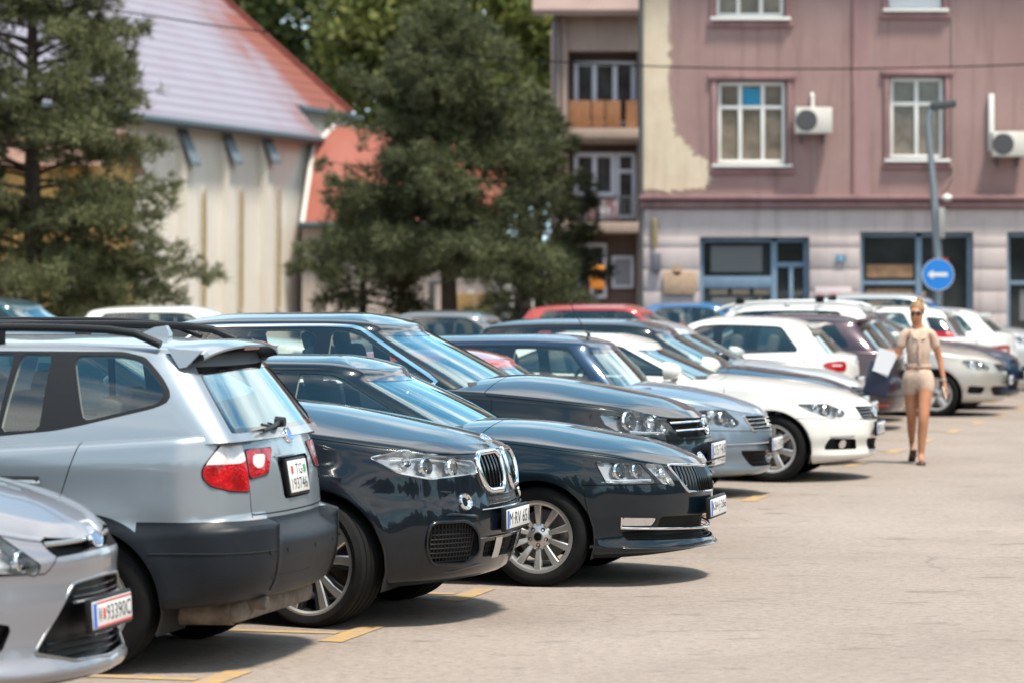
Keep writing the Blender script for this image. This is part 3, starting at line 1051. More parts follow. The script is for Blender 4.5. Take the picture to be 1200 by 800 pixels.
        if style == 'at':
            pass
        return pl, org, U, V, n
    def frame(s, poly, r, m, name='chrome_frame', parent=None, off=.004, space='a', flat=None, closed=True, both=False, n=6):
        """a moulding following an outline on the skin"""
        for sd in ((-1, 1) if both else (1,)):
            P = [s.surf(sd * (u if space == 'a' else s.S - u), z, off) for u, z in poly]
            if closed: P.append(P[0]); P.append(P[1])
            mb = MB(); mb.tube(P, r, n, flat=flat, cap=not closed)
            mb.build(name, m, parent or s.root, 60)
    def slats(s, a0, a1, zs, r, m, name='grille_bar', off=-.03, parent=None, flat=.6, fn=None, n=15):
        mb = MB()
        for z in zs:
            lo, hi = (a0, a1) if fn is None else fn(z)
            if hi - lo < .02: continue
            mb.tube([s.surf(lo + (hi - lo) * k / (n - 1), z, off) for k in range(n)], r, 6, flat=flat)
        return mb.build(name, m, parent or s.root, 60)
    def vslats(s, aa, z0, z1, r, m, name='grille_bar', off=-.03, parent=None, fn=None):
        mb = MB()
        for a in aa:
            lo, hi = (z0, z1) if fn is None else fn(a)
            mb.tube([s.surf(a, lo + (hi - lo) * k / 5, off) for k in range(6)], r, 6)
        return mb.build(name, m, parent or s.root, 60)
    def lamp(s, poly, frm, tagn='headlight', bowl=.07, units=(), bezel=None, strips=(), space='a'):
        """a headlamp: clear lens flush with the skin, sunk housing, reflectors and projector lenses inside"""
        s.az(poly, tagn, frm, space, ok=(s.sh['c'] < .25))
        for sd in (-1, 1):
            fs = s.sh.pick([tagn], sd)
            if len(fs) == 0: continue
            hs = emit_faces(s.sh, fs, s.L, 'headlight', bezel or M_REFD, s.root, .002, bowl)
            emit_faces(s.sh, fs, s.L, 'lens', G_LENS, hs, -.001)
            for (a, z, r, kind) in units:
                c = s.surf(sd * a, z, -bowl * .75)
                nn = (s.nrm(sd * a, z) + Vector((.9, 0, 0))).normalized()
                qm = nn.to_track_quat('Z', 'Y').to_matrix()
                mb = MB()
                if kind == 'proj':
                    mb.lathe([(r * 1.25, .03), (r * 1.05, .04), (r, .012), (r * .98, 0)], 20, 'Z', c, 0, M=qm)
                    mb.lathe([(.0001, .03), (r * .5, .026), (r * .85, .014), (r * .98, .0)], 20, 'Z', c, 1, M=qm)
                elif kind == 'bowl':
                    mb.lathe([(r, .045), (r * .9, .02), (r * .6, .0), (.0001, -.008)], 20, 'Z', c, 0, M=qm)
                    mb.lathe([(.0001, .03), (.012, .02), (.012, 0)], 12, 'Z', c, 1, M=qm)
                else:
                    mb.lathe([(r, .03), (r * .8, .01), (.0001, 0)], 14, 'Z', c, 2, M=qm)
                mb.build('reflector', [M_REFL, M_GBLK if kind == 'proj' else M_CHR, M_AMB], hs, 50)
            for (pts, r) in strips:
                mb = MB(); mb.tube([s.surf(sd * a, z, -.02) for a, z in pts], r, 6); mb.build('light_strip', M_REFL, hs, 60)
    def hole(s, poly, frm, tagn, name, m=None, bowl=.08, space='a', both=True, inset=0.002):
        s.az(poly, tagn, frm, space, ok=(s.sh['c'] < .25))
        out = []
        for sd in ((-1, 1) if both else (0,)):
            o = emit_faces(s.sh, s.sh.pick([tagn], sd), s.L, name, m or M_DARK, s.root, inset, bowl)
            out.append(o)
        return out if both else out[0]
    def patch(s, poly, frm, tagn, name, m, space='a', both=True, inset=0.0):
        s.az(poly, tagn, frm, space, ok=(s.sh['c'] < .25))
        return [emit_faces(s.sh, s.sh.pick([tagn], sd), s.L, name, m, s.root, inset) for sd in ((-1, 1) if both else (0,))]
    def badge(s, p, n, r, name='badge', mid=None, ring=M_CHR, parent=None, th=.012, flat=1.0):
        q = Vector(n).normalized().to_track_quat('Z', 'Y').to_matrix()
        if flat != 1.0:
            q = q @ Matrix.Diagonal((1, flat, 1))
        mb = MB()
        mb.lathe([(r, -th), (r, th * .3), (r * .93, th * .6), (r * .84, th * .5), (r * .82, th * .2)], 28, 'Z', p, 0, M=q)
        mb.lathe([(r * .83, th * .2), (.0001, th * .35)], 28, 'Z', p, 1, M=q)
        return mb.build(name, [ring, mid or M_GBLK], parent or s.root, 40)
    def rails(s, m, t0, t1, y=None, h=.05, r=.016, feet=(0, 1)):
        for sd in (-1, 1):
            mb = MB(); P = []
            n = 14
            for k in range(n + 1):
                u = k / n; t = t0 + (t1 - t0) * u
                z = float(s.f_zr(t)) + .012
                e = min(1, min(u, 1 - u) / .12); e = math.sin(e * math.pi / 2)
                P.append(s.loc(t, sd * (y or s.yt - .07), z + h * e))
            mb.tube(P, r, 8)
            for fu in feet:
                t = t0 + (t1 - t0) * fu; z = float(s.f_zr(t))
                if 0 < fu < 1: mb.box(s.loc(t, sd * (y or s.yt - .07), z + h * .5), (.09, .03, h + .02), bev=.008)
            mb.build('roof_rail', m, s.root, 60)

# ------------------------------------------------------------------ the cars' dimensions
def wpos(x, Z):
    return ((x - 600.0) * Z / F_PX, Z)
P_NAVY = paint('navy_black_paint', (0.003, 0.006, 0.011), 0.0, 0.3, dust=.012, ior=1.42)
P_TEAL = paint('blue_black_paint', (0.002, 0.007, 0.012), 0.0, 0.3, dust=.012, ior=1.42)
P_CHAR = paint('charcoal_paint', (0.006, 0.009, 0.012), 0.0, 0.3, dust=.015, ior=1.42)
P_SILV = paint('silver_blue_paint', (0.30, 0.335, 0.37), 0.55, 0.38)
P_LILA = paint('lilac_silver_paint', (0.28, 0.28, 0.31), 0.55, 0.38)
P_STEEL = paint('steel_blue_paint', (0.21, 0.27, 0.335), 0.55, 0.36)
P_WHITE = paint('white_paint', (0.74, 0.72, 0.68), 0.0, 0.3, dust=.08)
P_CREAM = paint('cool_white_paint', (0.70, 0.71, 0.70), 0.0, 0.3, dust=.08)
P_RED = paint('red_paint', (0.36, 0.045, 0.035), 0.1, 0.3)
P_PLUM = paint('plum_paint', (0.045, 0.025, 0.035), 0.4, 0.32, dust=.08)
P_SAND = paint('warm_silver_paint', (0.46, 0.43, 0.39), 0.55, 0.38)
P_BLUE = paint('dark_blue_paint', (0.008, 0.025, 0.06), 0.3, 0.3)
P_GREY = paint('mid_grey_paint', (0.16, 0.165, 0.17), 0.5, 0.35)
P_PALE = paint('pale_silver_paint', (0.55, 0.56, 0.56), 0.5, 0.36)

S_X5 = dict(L=4.886, W=1.938, H=1.762, fo=.93, wb=2.933, wr=.37, rr=.297, tw=.29, rim='twin', ds=.03, nz=26, arch=.05, flare=.03,
    zb=[(0, .26), (.5, .23), (.9, .26), (3.6, .26), (4.886, .34)],
    zt=[(0, .985), (.2, 1.005), (.45, 1.04), (.8, 1.085), (1.2, 1.13), (1.6, 1.165), (2.5, 1.19), (4, 1.22), (4.886, 1.2)],
    crown=[(0, .014), (.3, .05), (1.3, .11), (2, .05), (4.9, .05)], R=[(0, .055), (.6, .085), (1.5, .06), (4.9, .06)],
    nose=[(.2, .20), (.28, .08), (.36, .04), (.46, .012), (.55, .0), (.66, .008), (.74, .03), (.85, .045), (.93, .07), (1.0, .11)],
    side=[(.2, .12), (.3, .05), (.4, .03), (.6, .012), (.75, 0), (.85, -.006), (.92, .002), (1.05, .02), (1.15, .045)],
    tail=[(.3, .1), (.45, .01), (.6, 0), (.75, .03), (1.0, .05), (1.2, .09)],
    fplan=[(0, 0), (.02, .25), (.075, .5), (.165, .7), (.30, .85), (.52, .94), (.95, .985), (1.5, 1.0)],
    cowl=1.35, fb=1.38, ft=2.20, rt=4.25, rb=4.72, yb=.87, yt=.66, bow=.18,
    zr=[(1.9, 1.56), (2.3, 1.62), (2.8, 1.65), (3.4, 1.65), (4.0, 1.62), (4.8, 1.53)], rcrown=.045, pillars=[(2.75, .06), (3.72, .05)], dlo_f=.03, dlo_r=.25)
S_OCT = dict(L=4.67, W=1.814, H=1.461, fo=.98, wb=2.686, wr=.32, rr=.229, tw=.205, rim='ten', ds=.03, nz=26,
    zb=[(0, .22), (.5, .185), (.9, .18), (3.6, .19), (4.67, .25)],
    zt=[(0, .755), (.2, .80), (.45, .85), (.8, .895), (1.2, .94), (1.6, .965), (2.5, .985), (3.6, 1.01), (4.4, 1.02), (4.67, .97)],
    crown=[(0, .012), (.3, .045), (1.2, .09), (2, .05), (4.7, .03)], R=[(0, .04), (.5, .065), (1.5, .06), (4.7, .05)],
    nose=[(.16, .14), (.215, .02), (.245, .0), (.275, .02), (.33, .045), (.40, .035), (.47, .02), (.58, .018), (.66, .03), (.76, .075)],
    side=[(.17, .10), (.24, .05), (.32, .03), (.5, .014), (.66, 0), (.74, -.006), (.785, .006), (.86, .02), (1.0, .045)],
    fplan=[(0, 0), (.03, .25), (.115, .5), (.225, .7), (.38, .85), (.60, .94), (1.0, .985), (1.5, 1.0)],
    cowl=1.28, fb=1.33, ft=2.16, rt=3.65, rb=4.45, yb=.815, yt=.60, bow=.15,
    zr=[(1.8, 1.33), (2.15, 1.378), (2.6, 1.418), (3.1, 1.42), (3.6, 1.385), (4.4, 1.28)], rcrown=.04, pillars=[(2.71, .05)], dlo_f=.02, dlo_r=.16)
S_X3 = dict(wr0=.48, wr1=.06, tail2=[(.3, .17), (.36, .08), (.42, .03), (.5, .0), (.6, -.012), (.738, -.012), (.75, .0), (.757, .085), (.80, .088), (1.0, .11), (1.15, .15), (1.2, .17)],
    L=4.565, W=1.853, H=1.674, fo=.84, wb=2.795, wr=.345, rr=.225, tw=.235, rim='five', ds=.03, nz=26, arch=.05, flare=.02,
    zb=[(0, .25), (.8, .26), (3.4, .28), (4.1, .33), (4.565, .36)],
    zt=[(0, .9), (.3, .97), (.8, 1.03), (1.3, 1.06), (2.2, 1.09), (3.3, 1.14), (4.1, 1.19), (4.4, 1.21), (4.565, 1.20)],
    crown=[(0, .02), (.4, .05), (1.3, .08), (2, .05), (4.2, .03), (4.6, .015)], R=[(0, .06), (4.2, .06), (4.6, .035)],
    tail=[(.3, .17), (.36, .08), (.42, .045), (.5, .02), (.58, .0), (.66, .0), (.69, .03), (.72, .075), (.80, .088), (1.0, .11), (1.15, .15), (1.2, .17)],
    side=[(.2, .10), (.33, .03), (.45, .012), (.6, .0), (.72, .0), (.735, .014), (.8, .008), (.95, .004), (1.05, .0), (1.10, .010), (1.2, .036)],
    rplan=[(0, 0), (.008, .25), (.04, .5), (.095, .72), (.19, .87), (.40, .945), (.85, .985), (1.3, 1.0)],
    fb=1.35, ft=2.02, rt=4.13, rb=4.42, yb=.84, yt=.655, bow=.16, rbow=.07, cowl=1.3,
    zr=[(1.8, 1.53), (2.1, 1.60), (2.6, 1.645), (3.2, 1.65), (3.8, 1.635), (4.2, 1.61), (4.5, 1.58)], rcrown=.03, pillars=[(2.4, .06)], roof_R=.06)
S_FORD = dict(L=4.4, W=1.83, H=1.63, fo=.93, wb=2.70, wr=.325, rr=.22, ds=.03, nz=26,
    zb=[(0, .21), (.8, .19), (4.4, .24)],
    zt=[(0, .83), (.15, .88), (.4, .955), (.8, 1.03), (1.2, 1.08), (1.6, 1.10), (4.4, 1.1)],
    crown=[(0, .01), (.3, .04), (1.2, .075), (2, .05), (4.4, .05)], R=[(0, .05), (.6, .07), (4.4, .06)],
    nose=[(.18, .14), (.235, .02), (.27, 0), (.33, .03), (.42, .042), (.55, .04), (.68, .05), (.74, .045), (.8, .075), (.86, .12)],
    fplan=[(0, 0), (.022, .25), (.085, .5), (.19, .7), (.35, .85), (.6, .94), (1.0, .985), (1.5, 1.0)],
    cowl=1.15, fb=1.15, ft=1.95, rt=3.9, rb=4.3, yb=.82, yt=.62,
    zr=[(1.8, 1.5), (2.1, 1.56), (2.8, 1.6), (3.5, 1.58), (4.3, 1.45)])
S_TOU = dict(L=4.795, W=1.94, H=1.72, fo=.93, wb=2.893, wr=.37, rr=.25, tw=.255, rim='five', ds=.036, nz=22, arch=.05, flare=.025,
    zb=[(0, .27), (.8, .25), (3.6, .27), (4.8, .34)],
    zt=[(0, .955), (.15, .985), (.4, 1.04), (.8, 1.09), (1.2, 1.13), (1.6, 1.16), (2.5, 1.19), (4, 1.21), (4.8, 1.2)],
    crown=[(0, .012), (.3, .045), (1.3, .11), (2, .05), (4.8, .05)], R=[(0, .045), (.5, .075), (4.8, .06)],
    nose=[(.2, .18), (.3, .06), (.38, .03), (.5, .01), (.68, .0), (.76, .03), (.86, .05), (.95, .09)],
    side=[(.2, .12), (.3, .05), (.4, .03), (.6, .012), (.75, 0), (.9, -.004), (1.0, .008), (1.1, .03), (1.18, .05)],
    cowl=1.4, fb=1.42, ft=2.28, rt=4.2, rb=4.65, yb=.87, yt=.66, bow=.17,
    zr=[(1.9, 1.57), (2.3, 1.635), (2.8, 1.665), (3.5, 1.66), (4.1, 1.62), (4.7, 1.54)], rcrown=.045, pillars=[(2.78, .06), (3.75, .05)], dlo_f=.03, dlo_r=.2)
S_SIL = dict(L=4.0, W=1.70, H=1.46, fo=.84, wb=2.46, wr=.30, rr=.205, tw=.195, rim='five', ds=.045, nz=18,
    zb=[(0, .2), (.8, .19), (4.0, .24)],
    zt=[(0, .75), (.2, .80), (.5, .87), (.85, .925), (1.2, .965), (1.6, .98), (3, 1.0), (4.0, 1.0)], crown=[(0, .01), (.3, .035), (1.0, .06), (2, .05), (4, .05)],
    cowl=1.08, fb=1.10, ft=1.48, rt=3.6, rb=3.9, yb=.78, yt=.60, bow=.14, rbow=.08,
    zr=[(1.2, 1.35), (1.6, 1.385), (2.2, 1.41), (3.0, 1.40), (3.8, 1.33)], pillars=[(2.3, .05)], dlo_f=.03, dlo_r=.15)
S_CC = dict(L=4.80, W=1.855, H=1.417, fo=.90, wb=2.71, wr=.325, rr=.228, tw=.235, rim='seven', ds=.04, nz=20,
    zb=[(0, .2), (.8, .17), (3.6, .18), (4.8, .25)],
    zt=[(0, .735), (.2, .785), (.5, .845), (.9, .90), (1.3, .935), (1.7, .96), (2.6, .985), (3.6, 1.0), (4.5, 1.0), (4.8, .95)],
    crown=[(0, .012), (.3, .035), (1.2, .06), (2, .05), (4.8, .03)],
    fplan=[(0, 0), (.035, .25), (.13, .5), (.25, .7), (.41, .85), (.63, .94), (1.0, .985), (1.5, 1.0)],
    cowl=1.35, fb=1.40, ft=2.20, rt=3.6, rb=4.45, yb=.82, yt=.585, bow=.17,
    zr=[(1.8, 1.27), (2.2, 1.325), (2.7, 1.37), (3.1, 1.375), (3.6, 1.33), (4.4, 1.2)], pillars=[(2.75, .03)], dlo_f=.03, dlo_r=.25)

M_REFW = mat('lamp_white_bezel', (.62, .62, .62), .2, .6)
M_SATD = mat('satin_grey', (.33, .33, .34), .35, .8)
M_REFG = mat('lamp_grey_bezel', (.3, .31, .33), .18, .8)
# ------------------------------------------------------------------ front row, nearest first
G_ROW = 'cars parked side by side along the row'
def mesh_panel(car, poly_a0, a1, z0, z1, off, m, name='grille_mesh', step=.028, r=.004, parent=None, sides=(1,)):
    for sd in sides:
        mb = MB()
        k = 0; z = z0
        while z <= z1:
            mb.tube([car.surf(sd * (poly_a0 + (a1 - poly_a0) * i / 8), z, off) for i in range(9)], r, 4)
            z += step
        a = poly_a0
        while a <= a1:
            mb.tube([car.surf(sd * a, z0 + (z1 - z0) * i / 3, off) for i in range(4)], r, 4); a += step
        mb.build(name, m, parent or car.root, 0)

def build_x5():
    c = Car('parked_car', 'glossy black suv with twin chrome-rimmed grilles, nose out beside the silver-blue suv', G_ROW, wpos(601, 19.0), 14.5, 'front', P_NAVY, **S_X5)
    sh = c.sh
    c.arches(clad=.055)
    c.bonnet(t0=.10, c0=.10)
    c.doors(zlow=.42)
    c.open_top()
    c.az([(-.1, 0), (1.42, 0), (1.42, .40), (1.30, .62), (1.24, .93), (1.24, .965), (.85, .845), (.45, .86), (.45, .995), (-.1, .99)], 'front_bumper', ['body'])
    lamp = rp([(1.23, .966), (1.03, 1.008), (.75, .972), (.44, .922), (.44, .858), (.85, .842), (1.05, .878)], .03)
    c.lamp(lamp, ['body', 'front_bumper', 'bonnet', 'seam'], bowl=.06, bezel=M_REFW, units=[(.88, .905, .042, 'proj'), (.66, .895, .042, 'proj'), (1.03, .93, .03, 'bowl')], strips=[([(1.1, .945), (.9, .955), (.6, .925), (.47, .905)], .007)])
    c.frame(lamp, .005, M_CHR, 'lamp_trim', both=True, off=.001)
    kid = rp([(.415, .93), (.35, .968), (.09, .972), (.055, .945), (.055, .80), (.10, .748), (.33, .752), (.405, .83)], .05)
    gs = c.hole(kid, ['front_bumper', 'body', 'bonnet', 'seam'], 'kidney', 'grille', bowl=.09)
    for sd, g in zip((-1, 1), gs):
        P = [c.surf(sd * u, z, .006) for u, z in kid]; P += P[:2]
        mb = MB(); mb.tube(P, .019, 8, flat=.8, cap=False); mb.build('chrome_frame', M_CHR, g, 60)
        c.vslats([sd * (.10 + .055 * k) for k in range(6)], .765, .962, .009, M_GBLK, 'grille_bar', -.012, g)
    c.patch([(-.02, .99), (.035, .99), (.035, .74), (-.02, .74)], ['front_bumper'], 'mid', 'grille_divider', c.pm, both=False)
    up = rp([(-.1, .725), (.33, .722), (.37, .70), (.36, .668), (-.1, .668)], .015)
    c.hole(up, ['front_bumper'], 'upin', 'lower_intake', bowl=.05, both=False)
    mesh_panel(c, -.34, .34, .672, .722, -.02, M_GBLK, 'intake_mesh', .022, .004)
    lo = rp([(-.1, .475), (.42, .465), (.40, .375), (-.1, .36)], .02)
    c.hole(lo, ['front_bumper'], 'lowin', 'lower_intake', bowl=.06, both=False)
    mesh_panel(c, -.38, .38, .375, .47, -.03, M_BLK, 'intake_mesh', .03, .004)
    for sd in (-1, 1):
        mb = MB(); mb.grid([[c.surf(sd * a, z, .004) for a in (.17, .27)] for z in (.36, .40, .44, .48)]); mb.build('intake_blade', M_SAT, c.root)
    si = rp([(.87, .60), (.60, .598), (.50, .53), (.45, .40), (.56, .345), (.85, .36), (.90, .48)], .05)
    for g in c.hole(si, ['front_bumper'], 'sidein', 'side_intake', bowl=.05): pass
    mesh_panel(c, .52, .86, .37, .59, -.02, M_BLK, 'intake_mesh', .026, .0045, sides=(-1, 1))
    c.frame(si, .011, c.pm, 'intake_lip', both=True, off=.0)
    for sd in (-1, 1):
        p = c.surf(sd * .60, .706, .006); n = c.nrm(sd * .60, .706)
        q = n.to_track_quat('Z', 'Y').to_matrix(); mb = MB()
        mb.lathe([(.05, -.03), (.05, .006), (.044, .012), (.04, .004)], 24, 'Z', p, 0, M=q); mb.lathe([(.04, .002), (.0001, -.02)], 20, 'Z', p, 1, M=q)
        mb.build('fog_lamp', [M_CHR, M_REFL], c.root, 50)
        # bumper creases round the fog lamp and down to the chin
        for pts, r in (([(.98, .79), (.75, .765), (.50, .755)], .014), ([(.98, .62), (.72, .64), (.52, .62), (.44, .53)], .016), ([(1.02, .33), (.7, .31), (.45, .335), (.05, .34)], .014)):
            m2 = MB(); m2.tube([c.surf(sd * a, z, -.004) for a, z in pts], [.002] + [r] * (len(pts) - 2) + [.002], 8, flat=.7); m2.build('bumper_crease', c.pm, c.root, 60)
    c.slats(-.46, .46, [.652], .008, M_CHR, 'chrome_strip', .006)
    c.slats(-.48, .48, [.49], .008, M_CHR, 'chrome_strip', .006)
    c.plate(.582, .52, .11, 'M\u00b7RV 651', off=.028)
    p = c.loc(.16, 0, c.top(.16, 0) + .004); c.badge(p, (.55, 0, .85), .041, mid=mat('badge_blue', (.03, .16, .5), .3))
    c.glazing(trim=0)
    c.emit_all(mats={'arch_trim': c.pm}, lining=mat('dark_lining', (.05, .05, .05), .9))
    c.wheels(near_steer=rad(-16), n=64)
    c.handles(); c.mirrors(fold=2); c.wiper(); c.rails(M_BLK, 2.15, 4.45, .60, .05, .017)
    return c

def build_octavia():
    c = Car('parked_car', 'black saloon with ten-spoke silver wheels and slatted chrome-rimmed grille, next to the twin-grille suv', G_ROW, wpos(836, 21.35), 14.5, 'front', P_TEAL, **S_OCT)
    c.arches()
    c.bonnet(t0=.03, c0=.10)
    c.doors(zlow=.28); c.open_top()
    c.panel(lambda: np.maximum(sdf(np.abs(c.sh['a']), c.sh['z'], [(-.3, -.2), (1.19, -.2), (1.17, .45), (1.21, .655), (-.3, .655)]), -9), 'front_bumper', ['body'], okf=lambda: (c.sh['c'] < .19) & (c.sh['t'] < 1.6))
    LA = rp([(1.13, .802), (.80, .79), (.685, .66), (1.055, .662)], .02)
    LB = rp([(.765, .787), (.60, .782), (.505, .628), (.645, .658)], .015)
    FR = ['body', 'front_bumper', 'bonnet', 'seam']
    c.lamp(LA, FR, 'lampa', .06, bezel=M_REFW, units=[(.98, .735, .045, 'proj'), (.84, .735, .04, 'proj')], strips=[([(1.06, .682), (.88, .68), (.72, .68)], .009)])
    c.lamp(LB, FR, 'lampb', .05, bezel=M_REFW, units=[(.64, .71, .035, 'bowl')])
    c.frame(LA, .004, M_BLK, 'lamp_trim', both=True, off=0)
    G = rp([(.545, .772), (.3, .762), (-.3, .752), (-.545, .772)][:2] + [(-.1, .745), (-.1, .578), (.39, .592)], .02)
    g = c.hole(G, FR, 'grille', 'grille', bowl=.07, both=False)
    GF = rp([(.545, .772), (.3, .762), (0, .742), (-.3, .762), (-.545, .772), (-.39, .592), (0, .576), (.39, .592)], .025)
    c.frame(GF, .010, M_CHR, 'chrome_frame', parent=g, off=.004)
    def fn(a):
        b = abs(a); return (.585 + .035 * 0, .742 + .02 * min(1, b / .3)) if b < .38 else (.592 + (b - .39) * 1.1, .768)
    c.vslats([-.50 + .04 * k for k in range(26)], 0, 0, .0075, M_GBLK, 'grille_bar', -.004, g, fn=fn)
    LO = rp([(.96, .355), (.67, .375), (.66, .445), (-.1, .43), (-.1, .272), (.92, .30)], .015)
    c.hole(LO, ['front_bumper'], 'lowin', 'lower_intake', bowl=.05, both=False)
    c.slats(-.86, .86, [.285 + .022 * k for k in range(4)], .004, M_BLK, 'intake_slat', -.015, fn=lambda z: (-.86, .86))
    c.patch(rp([(.95, .447), (.69, .437), (.71, .388), (.965, .392)], .008), ['front_bumper'], 'fog', 'fog_lamp', M_REFL, both=True, inset=.004)
    mb = MB(); mb.tube([c.surf(a, .338 + .042 * min(1, abs(a) / .95), .006) for a in np.linspace(-.96, .96, 41)], .0075, 6, flat=1.0); mb.build('chrome_strip', M_CHR, c.root, 60)
    for sd in (-1, 1):
        mb = MB(); mb.tube([c.surf(sd * .955, z, .006) for z in (.375, .41, .45)], .006, 6); mb.build('chrome_strip', M_CHR, c.root, 60)
    mb = MB(); P0 = [c.surf(a, .235 + .02 * abs(a) ** 2, .0) for a in np.linspace(-.95, .95, 41)]
    mb.tube(P0, .018, 8, flat=.5); mb.build('chin_lip', c.pm, c.root, 60)
    c.plate(.478, .52, .11, 'K84\u00b7J\u00b7266', off=.05, tilt=-2)
    c.badge(c.loc(.075, 0, c.top(.075, 0) + .005), (.8, 0, .55), .04, mid=M_GBLK)
    for s_ in (-1, 1):
        c.slats(*( (.74, 1.09) if s_ > 0 else (-1.09, -.74)), [.672], .003, M_REFL, 'lamp_line', .003)
    c.glazing(trim=0)
    c.emit_all()
    c.wheels(0.0, n=64); c.handles(); c.mirrors(fold=2); c.wiper()
    return c

def build_x3():
    c = Car('parked_car', 'silver-blue suv parked tail out with grey plastic bumper, roof rails and tilted rear wiper', G_ROW, wpos(370, 16.88), 14, 'rear', P_SILV, **S_X3)
    sh = c.sh
    c.arches(clad=.065)
    c.bonnet(); 
    c.doors(tB=2.40, tC=3.465, zlow=.45); c.open_top()
    # plastic skirt and bumper
    f = lambda: np.where(sh['t'] > 3.9, sh['z'] - .765, sh['z'] - .42)
    sh.cut(f(), ['body', 'front_door', 'rear_door'], 'cladding', sh['c'] < .19)
    # tailgate
    c.panel(lambda: np.maximum(np.abs(sh['b']) - .612, .79 - sh['z']), 'tailgate', ['body'], g=.007, okf=lambda: (sh['t'] > L_ - 1.2) & (sh['c'] < .25)) if False else None
    L_ = c.L
    c.panel(lambda: np.maximum(np.abs(sh['b']) - .612, .785 - sh['z']), 'tailgate', ['body'], g=.007, okf=lambda: (sh['t'] > L_ - 1.0) & (sh['c'] < .22))
    c.az([(.612, 1.3), (.612, .77), (.60, .77), (.60, 1.3)], 'seam', ['body'], 'b')
    side = rp([(.99, 1.04), (.90, 1.14), (.76, 1.168), (.622, 1.176), (.622, .905), (.80, .915), (.95, .942), (.995, .99)], .025)
    gate = rp([(.602, 1.112), (.31, 1.112), (.41, .985), (.602, .967)], .015)
    FR = ['body', 'tailgate', 'seam']
    c.az(side, 'tl_side', FR, 'b'); c.az(gate, 'tl_gate', FR, 'b')
    c.az(rp([(1.1, 1.05), (1.1, 1.3), (.4, 1.3), (.62, 1.06), (.68, 1.048)], .02), 'tl_clear', ['tl_side'], 'b')
    c.az(rp([(.53, 1.085), (.40, 1.085), (.45, 1.02), (.53, 1.015), (.56, 1.05)], .02), 'tl_rev', ['tl_gate'], 'b')
    for tg, m in (('tl_side', M_RED), ('tl_gate', M_RED), ('tl_clear', M_CLRL), ('tl_rev', M_CLRL)):
        for o in c.put(sh, tg, 'tail_light', m, split=True, inset=-.006 if tg != 'tl_rev' else -.007):
            pass
    for pl in (side, gate):
        c.frame(pl, .005, M_BLK, 'lamp_trim', both=True, off=.003, space='b')
    # number plate recess
    c.az(rp([(-.1, 1.058), (.27, 1.058), (.22, .845), (-.1, .845)], .01), 'recess', ['tailgate'], 'b')
    c.put(sh, 'recess', 'plate_recess', M_BLK, bowl=.02)
    pl, org, U, V, n = c.plate(.952, .30, .165, 'TG', 'rear', False, 'ch', '193746', tilt=9, off=.004)
    mb = MB(); mb.box(org + U * .05 + V * .118 + n * .001, (.002, .034, .04), Matrix((n, U, V)).transposed()); mb.build('red_shield', M_REDP, pl)
    mb = MB(); mb.box(org + U * .255 + V * .118 + n * .001, (.002, .034, .04), Matrix((n, U, V)).transposed()); mb.build('green_shield', mat('plate_green', (.05, .3, .1), .4), pl)
    c.badge(c.surf(c.S, 1.165, .008), (-.9, 0, .4), .043, mid=mat('badge_blue', (.03, .16, .5), .3))
    c.slats(c.S - .30, c.S, [1.066], .007, c.pm, 'gate_handle', .006, n=9)
    dlo = rp([(1.72, 1.125), (2.12, 1.54), (2.36, 1.60), (3.10, 1.607), (3.74, 1.607), (3.86, 1.58), (3.97, 1.48), (4.03, 1.40), (4.02, 1.355), (3.95, 1.325), (3.58, 1.238), (3.44, 1.21), (3.1, 1.175), (2.4, 1.15)], .03)
    wins = [rp([(1.84, 1.145), (2.18, 1.53), (2.36, 1.58), (2.36, 1.165)], .03),
            rp([(2.46, 1.585), (3.165, 1.592), (3.12, 1.195), (2.46, 1.17)], .02),
            rp([(3.20, 1.592), (3.365, 1.592), (3.355, 1.215), (3.145, 1.20)], .015),
            rp([(3.485, 1.586), (3.74, 1.586), (3.84, 1.565), (3.985, 1.43), (3.99, 1.37), (3.95, 1.345), (3.585, 1.258)], .03)]
    c.glazing(dlo, wins, rwv=(.10, .93), rwq=3.98)
    c.emit_all(mats={'cladding': M_CLAD, 'arch_trim': M_CLAD}, dlo_mat=M_BLK, glass_rear=glass('rear_glass', (.4, .55, .58), .1, 2.2, (.75, .95, 1.0)))
    # rear spoiler
    mb = MB(); rows = []
    prof = lambda y: [(3.92, 0.0), (4.05, .012), (4.16, .014), (4.235 - .07 * (y / .6) ** 2, -.004), (4.23 - .07 * (y / .6) ** 2, -.016), (4.10, -.035), (3.98, -.02)]
    for y in np.linspace(-.60, .60, 25):
        zr = [float(c.f_zr(min(t, 4.2))) + c.rcrown * (1 - (y / .62) ** 2) * .9 - .035 * (abs(y) / .6) ** 4 for t, d in prof(y)]
        rows.append([c.loc(t, y, z + d) for (t, d), z in zip(prof(y), zr)])
    mb.grid([[r[i] for i in range(5)] for r in rows], m=0); mb.grid([[r[i] for i in (4, 5, 6)] for r in rows], m=1)
    for r in (rows[0], rows[-1]): mb.add(r, [tuple(range(7))], 1)
    for sd in (-1, 1):
        q = [(3.97, 1.625), (4.16, 1.612), (4.08, 1.53), (4.045, 1.525)]
        mb.prism([(t, z) for t, z in q], lambda u, v, d: c.loc(u, sd * (.605 + d + (1.62 - v) * .25), v), -.012, .012, 0)
    mb.build('rear_spoiler', [c.pm, M_BLK], c.root, 30)
    mb = MB(); mb.box(c.loc(4.21, 0, 1.612), (.012, .24, .014)); mb.build('brake_light', M_DRED, c.root)
    # rear wiper
    mb = MB(); p0 = c.gpoint(4.86, .19, 1) + Vector((-.03, 0, .0)); 
    mb.lathe([(.0001, .03), (.025, .03), (.03, -.02)], 14, 'X', p0, M=Matrix.Rotation(math.pi, 3, 'Z'))
